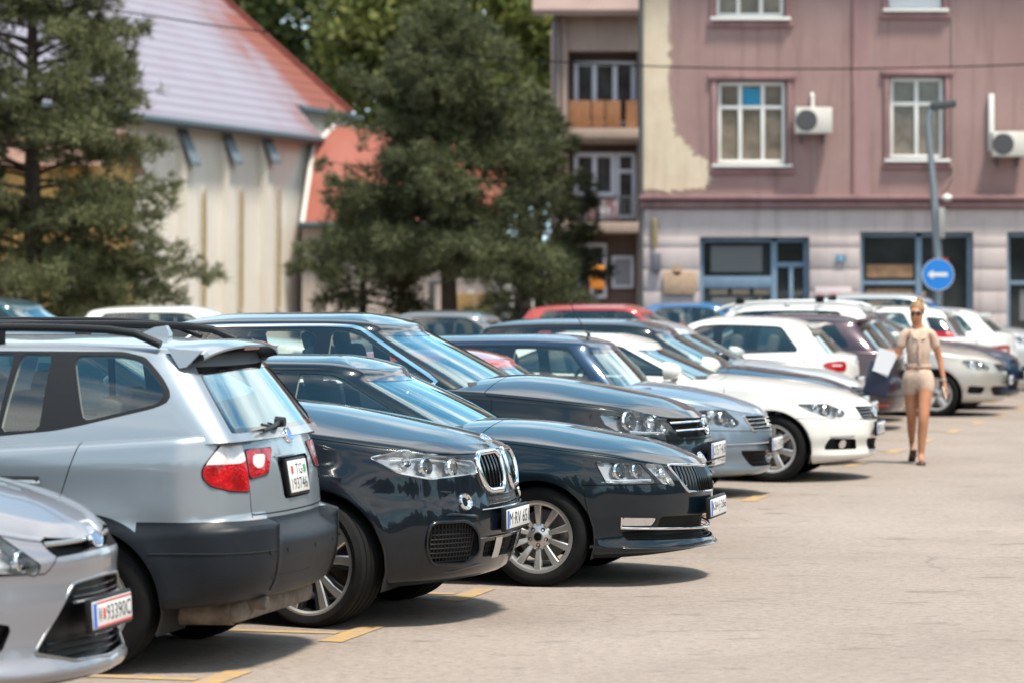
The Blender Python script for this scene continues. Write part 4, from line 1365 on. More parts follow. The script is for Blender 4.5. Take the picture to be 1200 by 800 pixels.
    pe = c.gpoint(4.42, .085, 1) + Vector((-.03, 0, .01)); pm_ = p0.lerp(pe, .55) + Vector((-.012, 0, 0))
    mb.tube([p0, pm_, pe], [.014, .011, .007], 8); mb.tube([p0.lerp(pe, .25) + Vector((.012, 0, -.012)), pe + Vector((.01, 0, .03))], .008, 6)
    mb.build('rear_wiper', M_BLK, c.root)
    # bumper sensor spots and seams
    for b in (.38, .0, -.38, .58):
        p = c.surf(math.copysign(c.S - abs(b), b if b else 1), .60, .002); n = c.nrm(math.copysign(c.S - abs(b), b if b else 1), .60)
        mb = MB(); mb.disc(p, .012, n, .004); mb.build('parking_sensor', M_BLK, c.root)
    c.slats(c.S - .55, c.S, [.47], .004, M_DARK, 'bumper_groove', .001); c.slats(c.S - 1.26, c.S - .51, [.61], .0045, M_DARK, 'bumper_groove', .001) 
    for sd in (-1, 1):
        mb = MB(); mb.tube([c.surf(sd * (c.S - .505), z, .001) for z in np.linspace(.40, .74, 9)], .004, 6); mb.build('bumper_groove', M_DARK, c.root, 60)
    M_DUST = mat('dusty_metal', (.17, .14, .115), .8, .2, noise=.4, nscale=14)
    mb = MB()
    mb.box(c.loc(4.12, 0, .30), (.5, 1.2, .12), bev=.04); mb.tube([c.loc(3.6, .55, .29), c.loc(4.3, .55, .30)], .075, 12)
    mb.tube([c.loc(4.25, .48, .34), c.loc(4.46, .48, .335)], .035, 12); mb.build('exhaust_silencer', M_DUST, c.root)
    c.wheels(n=64); c.mirrors(); c.rails(M_BLK, 1.95, 3.93, .60, .062, .021, feet=(.55,))
    for o, sd in zip(c.parts['rear_door'], (-1, 1)):
        if o:
            a = float(np.interp(3.30, c._T, c._sd)) * sd
            mb = MB(); P = [c.surf(a + sd * x, .955, off) for x, off in ((-.1, .004), (-.08, .03), (0, .036), (.08, .03), (.1, .004))]
            mb.tube(P, [.014, .016, .016, .016, .014], 8); mb.build('door_handle', c.pm, o)
            mb = MB(); mb.tube([c.surf(a + sd * x, .965, .001) for x in (-.11, 0, .1)], .026, 10, flat=.9); mb.build('handle_recess', M_BLK, o)
    mb = MB(); t0 = L_ - .90; zf = float(c.f_zr(t0)) + .02
    mb.prism([(-.12, 0), (.10, 0), (.10, .03), (.08, .068), (.02, .06)], lambda u, v, d: c.loc(t0 + u, .0 + d * (1 - v * 6), zf + v), -.035, .035); mb.build('antenna_fin', c.pm, c.root, 40)
    return c

def build_ford():
    c = Car('parked_car', 'lilac-grey people carrier with trapezoid lower grille and red-edged white plate', G_ROW, wpos(132, 14.5), 12, 'front', P_LILA, **S_FORD)
    c.arches(); c.bonnet(t0=.06, c0=.08); c.doors(); c.open_top()
    FR = ['body', 'front_bumper', 'bonnet', 'seam']
    c.panel(lambda: sdf(np.abs(c.sh['a']), c.sh['z'], [(-.3, -.2), (1.19, -.2), (1.17, .45), (1.25, .72), (.5, .70), (.42, .77), (-.3, .785)]), 'front_bumper', ['body'], okf=lambda: (c.sh['c'] < .19) & (c.sh['t'] < 1.6))
    LP = rp([(.77, .895), (.63, .805), (.535, .738), (.56, .698), (.78, .715), (1.15, .77), (1.35, .93), (1.1, .96)], .03)
    c.lamp(LP, FR, bowl=.07, bezel=M_REFW, units=[(.82, .80, .062, 'bowl'), (.64, .755, .04, 'proj'), (1.02, .85, .04, 'bowl')])
    c.frame(LP, .004, M_BLK, 'lamp_trim', both=True, off=0)
    SL = rp([(.50, .842), (.42, .855), (-.1, .865), (-.1, .788), (.43, .77)], .012)
    g = c.hole(SL, FR, 'slim', 'grille', bowl=.05, both=False)
    c.slats(-.46, .46, [.822], .013, M_SAT, 'grille_bar', -.012, g, flat=1.0)
    c.badge(c.surf(0, .818, .012), (1, 0, .3), .072, parent=g, mid=mat('badge_silver_blue', (.16, .22, .36), .25, .6), flat=.55)
    LO = rp([(.58, .365), (.30, .642), (-.1, .655), (-.1, .305), (.33, .315)], .02)
    g = c.hole(LO, FR, 'low', 'lower_intake', M_BLK, .05, both=False)
    LF = rp([(.59, .362), (.305, .645), (0, .658), (-.305, .645), (-.59, .362), (-.33, .31), (0, .30), (.33, .31)], .03)
    c.frame(LF, .008, M_SATD, 'chrome_frame', g, off=.001)
    c.slats(-.3, .3, [.615, .585], .008, M_GBLK, 'intake_slat', -.012, g)
    c.slats(-.3, .3, [.562], .012, c.pm, 'intake_bar', .0, g)
    c.slats(-.5, .5, [.335, .365, .395], .009, M_GBLK, 'intake_slat', -.01, g, fn=lambda z: (-.50, .50))
    c.hole(rp([(.70, .49), (1.02, .545), (1.05, .36), (.76, .37)], .03), ['front_bumper'], 'fog', 'fog_recess', M_BLK, .04)
    pl, org, U, V, n = c.plate(.497, .52, .12, '93390C', off=.035, tilt=-3)
    tx = pl.children[-1]; bpy.data.objects.remove(tx, do_unlink=True)
    mb = MB(); put_text(mb, 'W', org + U * .062 + V * .024, U, V, .058, .07); put_text(mb, '93390C', org + U * .178 + V * .024, U, V, .325, .07); mb.build('lettering', M_INK, pl, None)
    for z in (.006, .113):
        mb = MB(); mb.box(org + U * .283 + V * z - n * .0005, (.002, .46, .008), Matrix((n, U, V)).transposed()); mb.build('red_border', M_REDP, pl)
    mb = MB(); mb.box(org + U * .147 + V * .06, (.002, .032, .05), Matrix((n, U, V)).transposed(), .004); mb.build('red_shield', M_REDP, pl)
    c.glazing(); c.emit_all(); c.wheels(); c.mirrors(); c.handles(); c.wiper()
    return c

def build_touareg():
    c = Car('parked_car', 'black tall wagon with a bright strip over its side windows, behind the black saloon', G_ROW, wpos(836, 23.84), 14.5, 'front', P_CHAR, **S_TOU)
    c.arches(); c.bonnet(t0=.05, c0=.1); c.doors(zlow=.4); c.open_top()
    FR = ['body', 'front_bumper', 'bonnet', 'seam']
    c.panel(lambda: sdf(np.abs(c.sh['a']), c.sh['z'], [(-.3, -.2), (1.25, -.2), (1.22, .5), (1.3, .85), (.6, .80), (-.3, .80)]), 'front_bumper', ['body'], okf=lambda: (c.sh['c'] < .19) & (c.sh['t'] < 1.6))
    LP = rp([(1.24, 1.02), (.96, 1.032), (.72, .985), (.60, .90), (.68, .845), (1.07, .865), (1.2, .93)], .03)
    c.lamp(LP, FR, bowl=.075, bezel=M_REFG, units=[(1.02, .945, .06, 'proj'), (.82, .925, .05, 'bowl'), (.70, .88, .03, 'bowl')], strips=[([(.68, .86), (.85, .865), (1.0, .875)], .008)])
    GR = rp([(.64, .965), (-.1, .945), (-.1, .822), (.53, .822)], .02)
    g = c.hole(GR, FR, 'grille', 'grille', bowl=.07, both=False)
    c.slats(-.58, .58, [.925, .868], .014, M_CHR, 'grille_bar', -.004, g, flat=.9, fn=lambda z: (-.6, .6) if z > .9 else (-.56, .56))
    c.badge(c.surf(0, .895, .006), (1, 0, .15), .075, parent=g)
    LO = rp([(.62, .66), (-.1, .66), (-.1, .42), (.52, .44)], .03)
    g = c.hole(LO, FR, 'low', 'lower_intake', bowl=.06, both=False)
    c.slats(-.58, .58, [.60, .53, .46], .012, M_GBLK, 'intake_slat', -.012, g)
    c.slats(-.5, .5, [.635], .009, M_CHR, 'intake_bar', .0, g)
    c.hole(rp([(.74, .60), (1.05, .62), (1.1, .47), (.70, .45)], .03), ['front_bumper'], 'fog', 'fog_recess', bowl=.05)
    c.plate(.715, .52, .11, 'O75\u00b7T\u00b7418', off=.045)
    c.glazing(trim=.022); c.emit_all()
    c.wheels(n=40); c.mirrors(fold=2, z=1.20); c.handles(); c.wiper()
    return c
def build_silver():
    c = Car('parked_car', 'steel-blue hatchback with upright windscreen and long roof antenna, next to the white coupe', G_ROW, wpos(905, 29.4), 14.5, 'front', P_STEEL, **S_SIL)
    c.arches(); c.bonnet(t0=.04, c0=.1); c.doors(); c.open_top()
    FR = ['body', 'front_bumper', 'bonnet', 'seam']
    c.panel(lambda: sdf(np.abs(c.sh['a']), c.sh['z'], [(-.3, -.2), (1.05, -.2), (1.03, .4), (1.1, .62), (.5, .60), (-.3, .58)]), 'front_bumper', ['body'], okf=lambda: (c.sh['c'] < .19) & (c.sh['t'] < 1.5))
    LP = rp([(1.04, .79), (.72, .795), (.56, .67), (.68, .628), (1.0, .69)], .03)
    c.lamp(LP, FR, bowl=.06, bezel=M_REFG, units=[(.92, .745, .045, 'bowl'), (.77, .72, .045, 'proj'), (.68, .67, .03, 'bowl')])
    GR = rp([(.50, .735), (-.1, .722), (-.1, .595), (.42, .60)], .02)
    g = c.hole(GR, FR, 'grille', 'grille', bowl=.05, both=False)
    c.slats(-.46, .46, [.70, .665, .63], .009, M_CHR, 'grille_bar', -.004, g)
    c.frame(rp([(.50, .735), (0, .724), (-.50, .735), (-.42, .60), (0, .594), (.42, .60)], .03), .008, M_SAT, 'chrome_frame', g)
    LO = rp([(.62, .43), (-.1, .41), (-.1, .27), (.42, .28)], .02)
    g = c.hole(LO, FR, 'low', 'lower_intake', bowl=.05, both=False)
    c.slats(-.42, .42, [.39, .35, .31], .008, M_BLK, 'intake_slat', -.01, g)
    c.slats(-1.0, 1.0, [.485], .009, M_SAT, 'bumper_strip', .003)
    c.plate(.47, .52, .11, 'A31\u00b7E\u00b7907', off=.045)
    c.glazing(trim=0); c.emit_all(roof_mat=P_BLUE); c.wheels(n=36); c.mirrors(m=P_BLUE, fold=True); c.handles(); c.wiper()
    mb = MB(); p = c.loc(1.72, 0.05, 1.425); mb.lathe([(.02, 0), (.012, .03)], 10, 'Z', p); mb.tube([p, p + Vector((-.12, 0, .2)), p + Vector((-.22, 0, .38))], [.006, .004, .003], 6)
    mb.build('antenna', M_BLK, c.root)
    return c
def build_cc():
    c = Car('parked_car', 'white low coupe with a white wing mirror and barred chrome grille, parked nose out', G_ROW, wpos(1029, 31.8), 14.5, 'front', P_WHITE, **S_CC)
    c.arches(); c.bonnet(t0=.05, c0=.1); c.doors(); c.open_top()
    FR = ['body', 'front_bumper', 'bonnet', 'seam']
    c.panel(lambda: sdf(np.abs(c.sh['a']), c.sh['z'], [(-.3, -.2), (1.18, -.2), (1.15, .4), (1.2, .62), (.5, .60), (-.3, .56)]), 'front_bumper', ['body'], okf=lambda: (c.sh['c'] < .19) & (c.sh['t'] < 1.5), g=.005)
    LP = rp([(1.2, .757), (.85, .755), (.63, .675), (.68, .622), (.85, .615), (1.09, .69)], .03)
    c.lamp(LP, FR, bowl=.06, units=[(1.03, .725, .035, 'bowl'), (.88, .69, .045, 'proj'), (.73, .66, .035, 'bowl')], bezel=M_REFW)
    GR = rp([(.47, .722), (-.1, .705), (-.1, .582), (.38, .595)], .02)
    g = c.hole(GR, FR, 'grille', 'grille', bowl=.05, both=False)
    c.slats(-.43, .43, [.69, .66, .63, .605], .008, M_CHR, 'grille_bar', -.004, g)
    c.badge(c.surf(0, .66, .004), (1, 0, .2), .06, parent=g)
    c.hole(rp([(.86, .425), (.51, .41), (.46, .31), (.92, .315)], .02), ['front_bumper'], 'fog', 'fog_recess', bowl=.05)
    for sd in (-1, 1):
        p = c.surf(sd * .68, .365, -.02); n = c.nrm(sd * .68, .365); mb = MB(); mb.disc(p, .045, n, .02); mb.build('fog_lamp', M_REFL, c.root)
        mb = MB(); mb.tube([c.surf(sd * a, .44, .004) for a in (.55, .7, .85)], .012, 8, flat=.8); mb.build('bumper_strip', M_SAT, c.root, 60)
    g = c.hole(rp([(.33, .41), (-.1, .40), (-.1, .29), (.24, .30)], .02), ['front_bumper'], 'low', 'lower_intake', bowl=.05, both=False)
    c.slats(-.27, .27, [.32, .35, .38], .008, M_BLK, 'intake_slat', -.01, g)
    c.plate(.50, .52, .11, 'M52\u00b7K\u00b7130', off=.03)
    c.glazing(trim=0); c.emit_all(); c.wheels(n=40); c.mirrors(size=1.15); c.handles(); c.wiper()
    return c

# ------------------------------------------------------------------ the cars further down the row and in the rows behind
A0 = 14.5
def row_pos(r, x):
    k = (x - 600) / F_PX; a = rad(A0)
    Z = r / (math.sin(a) * k + math.cos(a))
    return (k * Z, Z)
K_HATCH = dict(L=4.2, W=1.78, H=1.48, wb=2.58, fo=.86, ds=.06, nz=14, rt=3.7, rb=4.02, rbow=.1, pillars=[(2.55, .06)], zr=[(1.8, 1.35), (2.1, 1.40), (2.6, 1.44), (3.2, 1.43), (3.7, 1.39), (4.2, 1.3)],
    zt=[(0, .72), (.25, .80), (.6, .87), (1.1, .93), (1.5, .965), (2.5, .99), (3.6, 1.03), (4.2, 1.02)])
K_WAGON = dict(L=4.6, W=1.79, H=1.5, wb=2.65, fo=.92, ds=.06, nz=14, rt=4.15, rb=4.42, rbow=.1, pillars=[(2.6, .06), (3.5, .05)], zr=[(1.8, 1.35), (2.1, 1.40), (2.6, 1.45), (3.2, 1.45), (4.0, 1.42), (4.6, 1.33)])
K_SUV = dict(L=4.5, W=1.84, H=1.68, wb=2.65, fo=.9, wr=.345, ds=.06, nz=14, rt=4.05, rb=4.3, yb=.83, yt=.63, pillars=[(2.55, .06), (3.4, .05)], zb=[(0, .25), (4.5, .28)],
    zt=[(0, .86), (.25, .93), (.6, 1.0), (1.1, 1.05), (1.5, 1.08), (2.5, 1.1), (3.6, 1.13), (4.5, 1.12)],
    nose=[(.22, .12), (.3, .02), (.45, 0), (.7, .01), (.8, .04), (.93, .1)], zr=[(1.8, 1.52), (2.1, 1.58), (2.6, 1.63), (3.2, 1.63), (4.0, 1.58), (4.5, 1.5)])
K_SALOON = dict(L=4.6, W=1.78, H=1.46, wb=2.6, fo=.92, ds=.06, nz=14, rt=3.5, rb=4.1, pillars=[(2.55, .05)])

def generic(label, kind, pm, r=None, x=None, facing='front', pos=None, yaw=A0, name='parked_car', group=G_ROW, rails=None, tails=None, trim=0, bars=None, cowl_dark=False, lamp_hi=False, plate=None, wheels=True, dark_glass=False, vert=False, **kw):
    k = dict(kind); k.update(kw)
    c = Car(name, label, group, pos or row_pos(r, x), yaw, facing, pm, **k)
    sh = c.sh; FR = ['body', 'front_bumper', 'rear_bumper', 'bonnet', 'seam', 'tailgate']
    c.arches(); c.bonnet(t0=.06, c0=.1); c.doors(); c.open_top()
    z0 = float(c.f_zt(.22)) - .02
    if facing == 'front':
        LP = rp([(1.12, z0 + .03), (.75, z0 + .005), (.55, z0 - .08), (.65, z0 - .13), (1.0, z0 - .085)], .03)
        c.lamp(LP, FR, bowl=.06, units=[(.95, z0 - .04, .045, 'bowl'), (.75, z0 - .07, .045, 'proj')], bezel=M_REFW)
        GR = rp([(.46, z0 - .03), (-.1, z0 - .045), (-.1, z0 - .15), (.38, z0 - .14)], .02)
        g = c.hole(GR, FR, 'grille', 'grille', bowl=.05, both=False)
        c.slats(-.40, .40, [z0 - .07, z0 - .11], .008, M_CHR, 'grille_bar', -.004, g, n=9)
        LO = rp([(.62, .43), (-.1, .42), (-.1, .28), (.52, .29)], .02)
        g = c.hole(LO, FR, 'low', 'lower_intake', bowl=.05, both=False)
        c.hole(rp([(.72, .42), (.98, .44), (1.0, .33), (.74, .32)], .02), FR, 'fog', 'fog_recess', bowl=.04)
        c.plate(.50, .52, .11, plate or 'T14\u00b7A\u00b7852', off=.045)
    else:
        zl = tails[0] if tails else .90
        h, b0, b1 = (tails[1:] if tails else (.09, .50, 1.0))
        T = rp([(b1, zl + h * .7), (.72, zl + h), (b0, zl + h * .8), (b0 + .05, zl - h), (.8, zl - h), (b1 - .02, zl - h * .3)], .03)
        c.az(rp([(-.1, 1.5), (.60, 1.5), (.60, .62), (-.1, .62)], .03), 'tailgate', ['body'], 'b', ok=sh['c'] < .3)
        c.patch(T, FR, 'tl', 'tail_light', M_RED if not cowl_dark else M_DRED, 'b', inset=-.008)
        c.patch(rp([(b1 - .12, zl + .02), (b0 + .12, zl + .02), (b0 + .14, zl - .02), (b1 - .12, zl - .02)], .01), ['tl'], 'tl2', 'reversing_lens', M_CLRL, 'b', inset=-.011)
        c.plate(.70 if tails and tails[0] > .8 else .55, .52, .11, plate or 'J88\u00b7O\u00b7315', 'rear', off=.03)
        c.badge(c.surf(c.S, zl + .06, .006), (-1, 0, .2), .045)
        c.slats(c.S - 1.0, c.S, [.33], .02, M_DRED, 'reflector', .002, fn=lambda z: (c.S - .95, c.S - .72)) if cowl_dark else None
        c.slats(c.S - .9, c.S, [.45], .03, M_BLK, 'bumper_insert', -.012, n=12)
    c.glazing(trim=trim, rwv=(.08, .93))
    if vert:
        g = c.gh
        f = lambda a, b, v0, v1: np.maximum(np.maximum(a - g['q'], g['q'] - b) * .3, np.maximum(v0 - g['v'], g['v'] - v1) * .5)
        ok = (g['q'] > 2.5) & (g['v'] <= 1.01)
        g.cut(f(2.93, 3.75, .05, .92), ['roof'], 'vl_dark', ok)
        ok = (g['q'] > 2.5) & (g['v'] <= 1.01)
        g.cut(f(2.93, 3.75, .05, .36), ['vl_dark'], 'vl_red', ok)
        c.put(g, 'vl_dark', 'tail_light', M_GBLK, split=True, inset=-.004); c.put(g, 'vl_red', 'tail_light', M_RED, split=True, inset=-.006)
    c.emit_all(glass_side=G_PRIV if dark_glass else None)
    if wheels: c.wheels(n=28)
    c.mirrors(fold=(facing == 'front')); c.wiper()
    if rails: c.rails(rails, 2.0, c.rt - .1, c.yt - .05, .05, .018, feet=(.5,))
    if facing == 'rear':
        mb = MB(); rows = []
        for y in np.linspace(-.46, .46, 9):
            z = float(c.f_zr(c.rt)) + c.rcrown * (1 - (y / .6) ** 2) * .8
            rows.append([c.loc(c.rt - .12, y, z + .004), c.loc(c.rt + .05, y, z + .004), c.loc(c.rt + .08, y, z - .02), c.loc(c.rt - .03, y, z - .045)])
        mb.grid(rows, close=True); mb.add(rows[0], [(0, 1, 2, 3)]); mb.add(rows[-1], [(0, 1, 2, 3)]); mb.build('rear_spoiler', pm, c.root, 30)
        mb = MB(); p0 = c.gpoint(4.98, .1, 1) + Vector((-.02, 0, 0)); pe = c.gpoint(4.5, .2, 1) + Vector((-.02, 0, 0)); mb.tube([p0, pe], [.014, .008], 6); mb.build('rear_wiper', M_BLK, c.root)
    return c

M_REFW = mat('lamp_white_bezel', (.62, .62, .62), .2, .6)
def build_more():
    G2 = 'cars parked in the rows behind'
    generic('small red hatchback, only its roof and windscreen showing above the black wagon bonnet', K_HATCH, P_RED, 26.15, 836, 'front', L=3.75, wb=2.4, fo=.75, cowl=1.05, fb=1.0, ft=1.72, rt=3.2, rb=3.55, yb=.74, yt=.56,
        zr=[(1.5, 1.27), (1.8, 1.315), (2.3, 1.34), (3.0, 1.32), (3.6, 1.22)], W=1.64, pillars=[(2.1, .05)], ds=.05,
        zt=[(0, .66), (.25, .74), (.6, .80), (1.0, .85), (1.5, .89), (2.5, .91), (3.75, .93)])
    c = generic('black wagon with a blue-lit bonnet just behind the white coupe', K_WAGON, P_NAVY, 34.2, 1013, 'front', zr=[(1.8, 1.36), (2.15, 1.43), (2.6, 1.475), (3.2, 1.48), (4.0, 1.45), (4.6, 1.36)], plate='E20\u00b7M\u00b7644')
    generic('pale silver saloon whose bonnet shows behind the black wagon beside the white coupe', K_SALOON, P_PALE, 36.6, 1020, 'front', plate='A55\u00b7K\u00b7209')
    generic('white hatchback parked tail out with small oval red tail lights', K_HATCH, P_WHITE, 39.2, 1010, 'rear', tails=(.90, .062, .50, .98), zr=[(1.8, 1.35), (2.1, 1.40), (2.6, 1.445), (3.2, 1.43), (3.7, 1.37), (4.2, 1.28)], plate='M40\u00b7E\u00b7771')
    generic('plum-coloured hatchback parked tail out behind the walking woman', K_HATCH, P_PLUM, 41.9, 1064, 'rear', tails=(.86, .12, .55, .95), cowl_dark=True, dark_glass=True, plate='K11\u00b7J\u00b7508')
    c = generic('white estate with roof rails and two black roof bars, parked tail out', K_WAGON, P_CREAM, 44.3, 1066, 'rear', tails=(.95, .14, .58, .95), rails=P_CREAM, rt=4.1, rb=4.5,
        zr=[(1.8, 1.42), (2.1, 1.49), (2.6, 1.55), (3.2, 1.56), (4.0, 1.53), (4.6, 1.44)], H=1.6, plate='O33\u00b7T\u00b7096')
    for t in (2.35, 3.45):
        mb = MB(); z = float(c.f_zr(t)) + .085
        mb.tube([c.loc(t, -.62, z + .045), c.loc(t, .62, z + .045)], .016, 8)
        for y in (-.54, .54): mb.box(c.loc(t, y, z + .015), (.12, .07, .09), bev=.02)
        mb.build('roof_bar', M_BLK, c.root)
    generic('warm silver saloon parked nose out on the far side of the walking woman', K_SALOON, P_SAND, 46.4, 1181, 'front', plate='T77\u00b7K\u00b7345')
    generic('dark blue car whose nose peeks out beyond the warm silver saloon', K_HATCH, P_BLUE, 48.8, 1199, 'front', plate='J02\u00b7A\u00b7913')
    generic('white estate with tall upright red and black tail lights', K_WAGON, P_WHITE, 51.3, 1150, 'rear', tails=(.84, .03, .62, .95), vert=True, dlo_r=.45, pillars=[(2.6, .06)], plate='A61\u00b7M\u00b7227')
    generic('white low hatchback with dark red tail lights, farthest of the tail-out cars', K_HATCH, P_CREAM, 53.8, 1193, 'rear', tails=(.76, .085, .45, 1.05), cowl_dark=True, plate='K90\u00b7O\u00b7438',
        zr=[(1.8, 1.33), (2.1, 1.38), (2.6, 1.41), (3.2, 1.39), (3.7, 1.32), (4.2, 1.2)])
    generic('pale silver tall car with an arched roof, farthest car of the front row', K_SUV, P_PALE, 56.5, 1232, 'front', plate='E48\u00b7T\u00b7150')
    # rows behind, seen over the roofs
    def back(label, kind, pm, x, Z, facing='front', yaw=A0, **kw):
        generic(label, kind, pm, facing=facing, pos=((x - 600) * Z / F_PX, Z), yaw=yaw, group=G2, **kw)
    back('dark teal suv parked before the ochre house, behind the silver-blue suv', K_SUV, paint('teal_paint', (.01, .05, .06), .3), 205, 44.0)
    back('white estate parked before the church, roof showing over the black suv', K_WAGON, P_WHITE, 400, 51.0)
    back('mid grey saloon half hidden behind the black tall wagon roof', K_SALOON, P_GREY, 742, 47.0)
    back('red estate with a pale sunlit roof in the row behind', K_WAGON, P_RED, 905, 54.0)
    back('bright blue car in front of the shop windows', K_HATCH, paint('bright_blue_paint', (.04, .15, .32), .2), 985, 60.0)

# ------------------------------------------------------------------ the walking woman
def skin_body(name, verts, edges, radii, m, parent, root=0, sub=2):
    me = bpy.data.meshes.new(name); me.from_pydata(verts, edges, []); me.update()
    o = bpy.data.objects.new(name, me); COL.objects.link(o)
    sk = o.modifiers.new('skin', 'SKIN'); sk.use_smooth_shade = True
    sv = me.skin_vertices[0].data
    for i, r in enumerate(radii):
        sv[i].radius = r if isinstance(r, tuple) else (r, r)
        sv[i].use_root = (i == root)
    sb = o.modifiers.new('sub', 'SUBSURF'); sb.levels = sub; sb.render_levels = sub
    dg = bpy.context.evaluated_depsgraph_get(); dg.update()
    m2 = bpy.data.meshes.new_from_object(o.evaluated_get(dg))
    bpy.data.objects.remove(o, do_unlink=True)
    m2.materials.append(m); m2.name = name
    for p in m2.polygons: p.use_smooth = True
    n = bpy.data.objects.new(name, m2)
    return link(n, parent)

def build_woman():
    Zw = F_PX / 111.0; Xw = (1076 - 600) / 111.0
    root = empty('person', (Xw, Zw, 0), 0); root.scale = (.985, .985, .985)
    tag(root, 'woman in a belted beige shirt and shorts walking with papers in her bent arm', 'person')
    SK = mat('skin_tone', (.43, .185, .095), .5, noise=.08, nscale=15)
    # local frame: x to the viewer's right, y away from the viewer, z up
    B = lambda x, y, z: (x, y, z)
    V = []; E = []; R = []
    def add(p, r, par=None):
        V.append(p); R.append(r); i = len(V) - 1
        if par is not None: E.append((par, i))
        return i
    pel = add(B(0, 0, .95), (.145, .10))
    wai = add(B(0, 0, 1.10), (.112, .085), pel)
    che = add(B(0, .0, 1.28), (.135, .10), wai)
    clav = add(B(0, .01, 1.41), (.085, .065), che)
    nk = add(B(-.005, .0, 1.475), .048, clav)
    jaw = add(B(-.02, -.025, 1.53), (.062, .07), nk)
    hd = add(B(-.015, -.005, 1.605), (.088, .104), jaw)
    hd2 = add(B(-.008, .01, 1.67), (.070, .086), hd)
    nose = add(B(-.058, -.085, 1.585), .010, hd)
    # arm on the viewer's right, hanging
    s1 = add(B(.150, .01, 1.385), .048, clav); e1 = add(B(.235, .03, 1.12), .038, s1); w1 = add(B(.275, -.03, .88), .024, e1); p1 = add(B(.282, -.045, .80), (.028, .018), w1)
    for dx, dy, l in ((-.018, -.01, .075), (-.006, -.018, .085), (.008, -.018, .08), (.02, -.01, .065)):
        f1 = add(B(.282 + dx, -.045 + dy, .765), .0095, p1); add(B(.28 + dx * .9, -.06 + dy, .765 - l), .0075, f1)
    t1 = add(B(.262, -.075, .79), .010, p1); add(B(.262, -.09, .745), .008, t1)
    # arm on the viewer's left, bent up across
    s2 = add(B(-.150, .0, 1.385), .048, clav); e2 = add(B(-.235, .0, 1.135), .038, s2); w2 = add(B(-.30, -.20, 1.20), .025, e2); p2 = add(B(-.325, -.265, 1.225), (.026, .02), w2)
    for k, (dx, dz) in enumerate(((-.02, .02), (-.022, .006), (-.02, -.01), (-.014, -.024))):
        f2 = add(B(-.34 + dx, -.30, 1.225 + dz), .0095, p2); add(B(-.335 + dx, -.305, 1.185 + dz), .008, f2)
    t2 = add(B(-.295, -.285, 1.215), .010, p2); add(B(-.30, -.315, 1.19), .008, t2)
    # weight-bearing leg (viewer's right) and trailing leg
    h1 = add(B(.08, -.03, .88), .094, pel); k1 = add(B(.035, -.16, .49), .060, h1); c1 = add(B(.025, -.15, .34), .055, k1); a1 = add(B(.008, -.16, .095), .034, c1); b1 = add(B(.003, -.24, .05), (.034, .026), a1); add(B(-.002, -.31, .035), (.036, .016), b1)
    h2 = add(B(-.085, .02, .88), .092, pel); k2 = add(B(-.065, .03, .49), .058, h2); c2 = add(B(-.04, .24, .38), .053, k2); a2 = add(B(-.012, .46, .22), .033, c2); b2 = add(B(-.012, .43, .13), (.034, .026), a2); add(B(-.012, .37, .06), (.036, .016), b2)
    body = skin_body('body', V, E, R, SK, root)
    # shirt
    CL = mat('beige_cotton', (.53, .385, .30), .85, noise=.12, nscale=25, bump=.3, bscale=30)
    V, E, R = [], [], []
    a = add(B(0, 0, 1.02), (.146, .115)); b = add(B(0, 0, 1.09), (.118, .100), a); c = add(B(0, -.012, 1.21), (.146, .125), b); d = add(B(0, -.005, 1.32), (.138, .112), c); e = add(B(0, .01, 1.415), (.095, .078), d)
    f = add(B(.150, .01, 1.385), .060, e); add(B(.203, .02, 1.22), .056, f)
    f = add(B(-.150, .0, 1.385), .060, e); add(B(-.200, .0, 1.22), .056, f)
    skin_body('shirt', V, E, R, CL, body)
    V, E, R = [], [], []
    a = add(B(0, 0, 1.06), (.138, .108)); b = add(B(0, 0, .94), (.165, .125), a)
    f = add(B(.088, -.025, .86), .112, b); add(B(.07, -.06, .70), .104, f)
    f = add(B(-.088, .02, .86), .112, b); add(B(-.086, .035, .70), .104, f)
    skin_body('shorts', V, E, R, CL, body)
    mb = MB()
    mb.lathe([(.148, -.022), (.152, 0), (.148, .022)], 28, 'Z', (0, 0, 1.055), M=Matrix.Diagonal((1, .80, 1)))
    mb.build('belt', CL, body)
    mb = MB()   # collar and placket
    for sx in (-1, 1):
        mb.add([(sx * .012, -.122, 1.33), (sx * .05, -.075, 1.435), (sx * .085, -.06, 1.425), (sx * .065, -.118, 1.35)], [(0, 1, 2, 3)])
    mb.box((0, -.133, 1.2), (.03, .012, .26), bev=.003)
    mb.build('collar', CL, body)
    HR = mat('blonde_brown_hair', (.27, .15, .065), .6, noise=.3, nscale=30)
    mb = MB()
    M3 = Matrix.Diagonal((1, 1.2, 1))
    mb.lathe([(.0001, .085), (.04, .076), (.066, .045), (.076, .0), (.074, -.035), (.056, -.07)], 24, 'Z', (-.006, .044, 1.654), M=Matrix.Rotation(rad(-48), 3, 'X') @ Matrix.Diagonal((1.06, 1.27, 1.05)))
    mb.lathe([(.0001, .045), (.03, .036), (.043, 0), (.03, -.036), (.0001, -.045)], 16, 'Z', (.02, .06, 1.735))
    mb.build('hair', HR, body, 60)
    mb = MB()
    for (x, y) in ((-.064, -.084), (-.010, -.107)):
        mb.lathe([(.0001, .004), (.022, .003), (.027, 0), (.022, -.003)], 16, 'Z', (x, y, 1.607), M=Matrix.Rotation(rad(-32), 3, 'Z') @ Matrix.Rotation(rad(90), 3, 'X'))
    mb.tube([(.01, -.09, 1.612), (.055, -.03, 1.612), (.066, .03, 1.606)], .004, 6); mb.tube([(-.05, -.08, 1.614), (-.03, -.092, 1.614)], .004, 6)
    mb.build('sunglasses', M_GBLK, body)
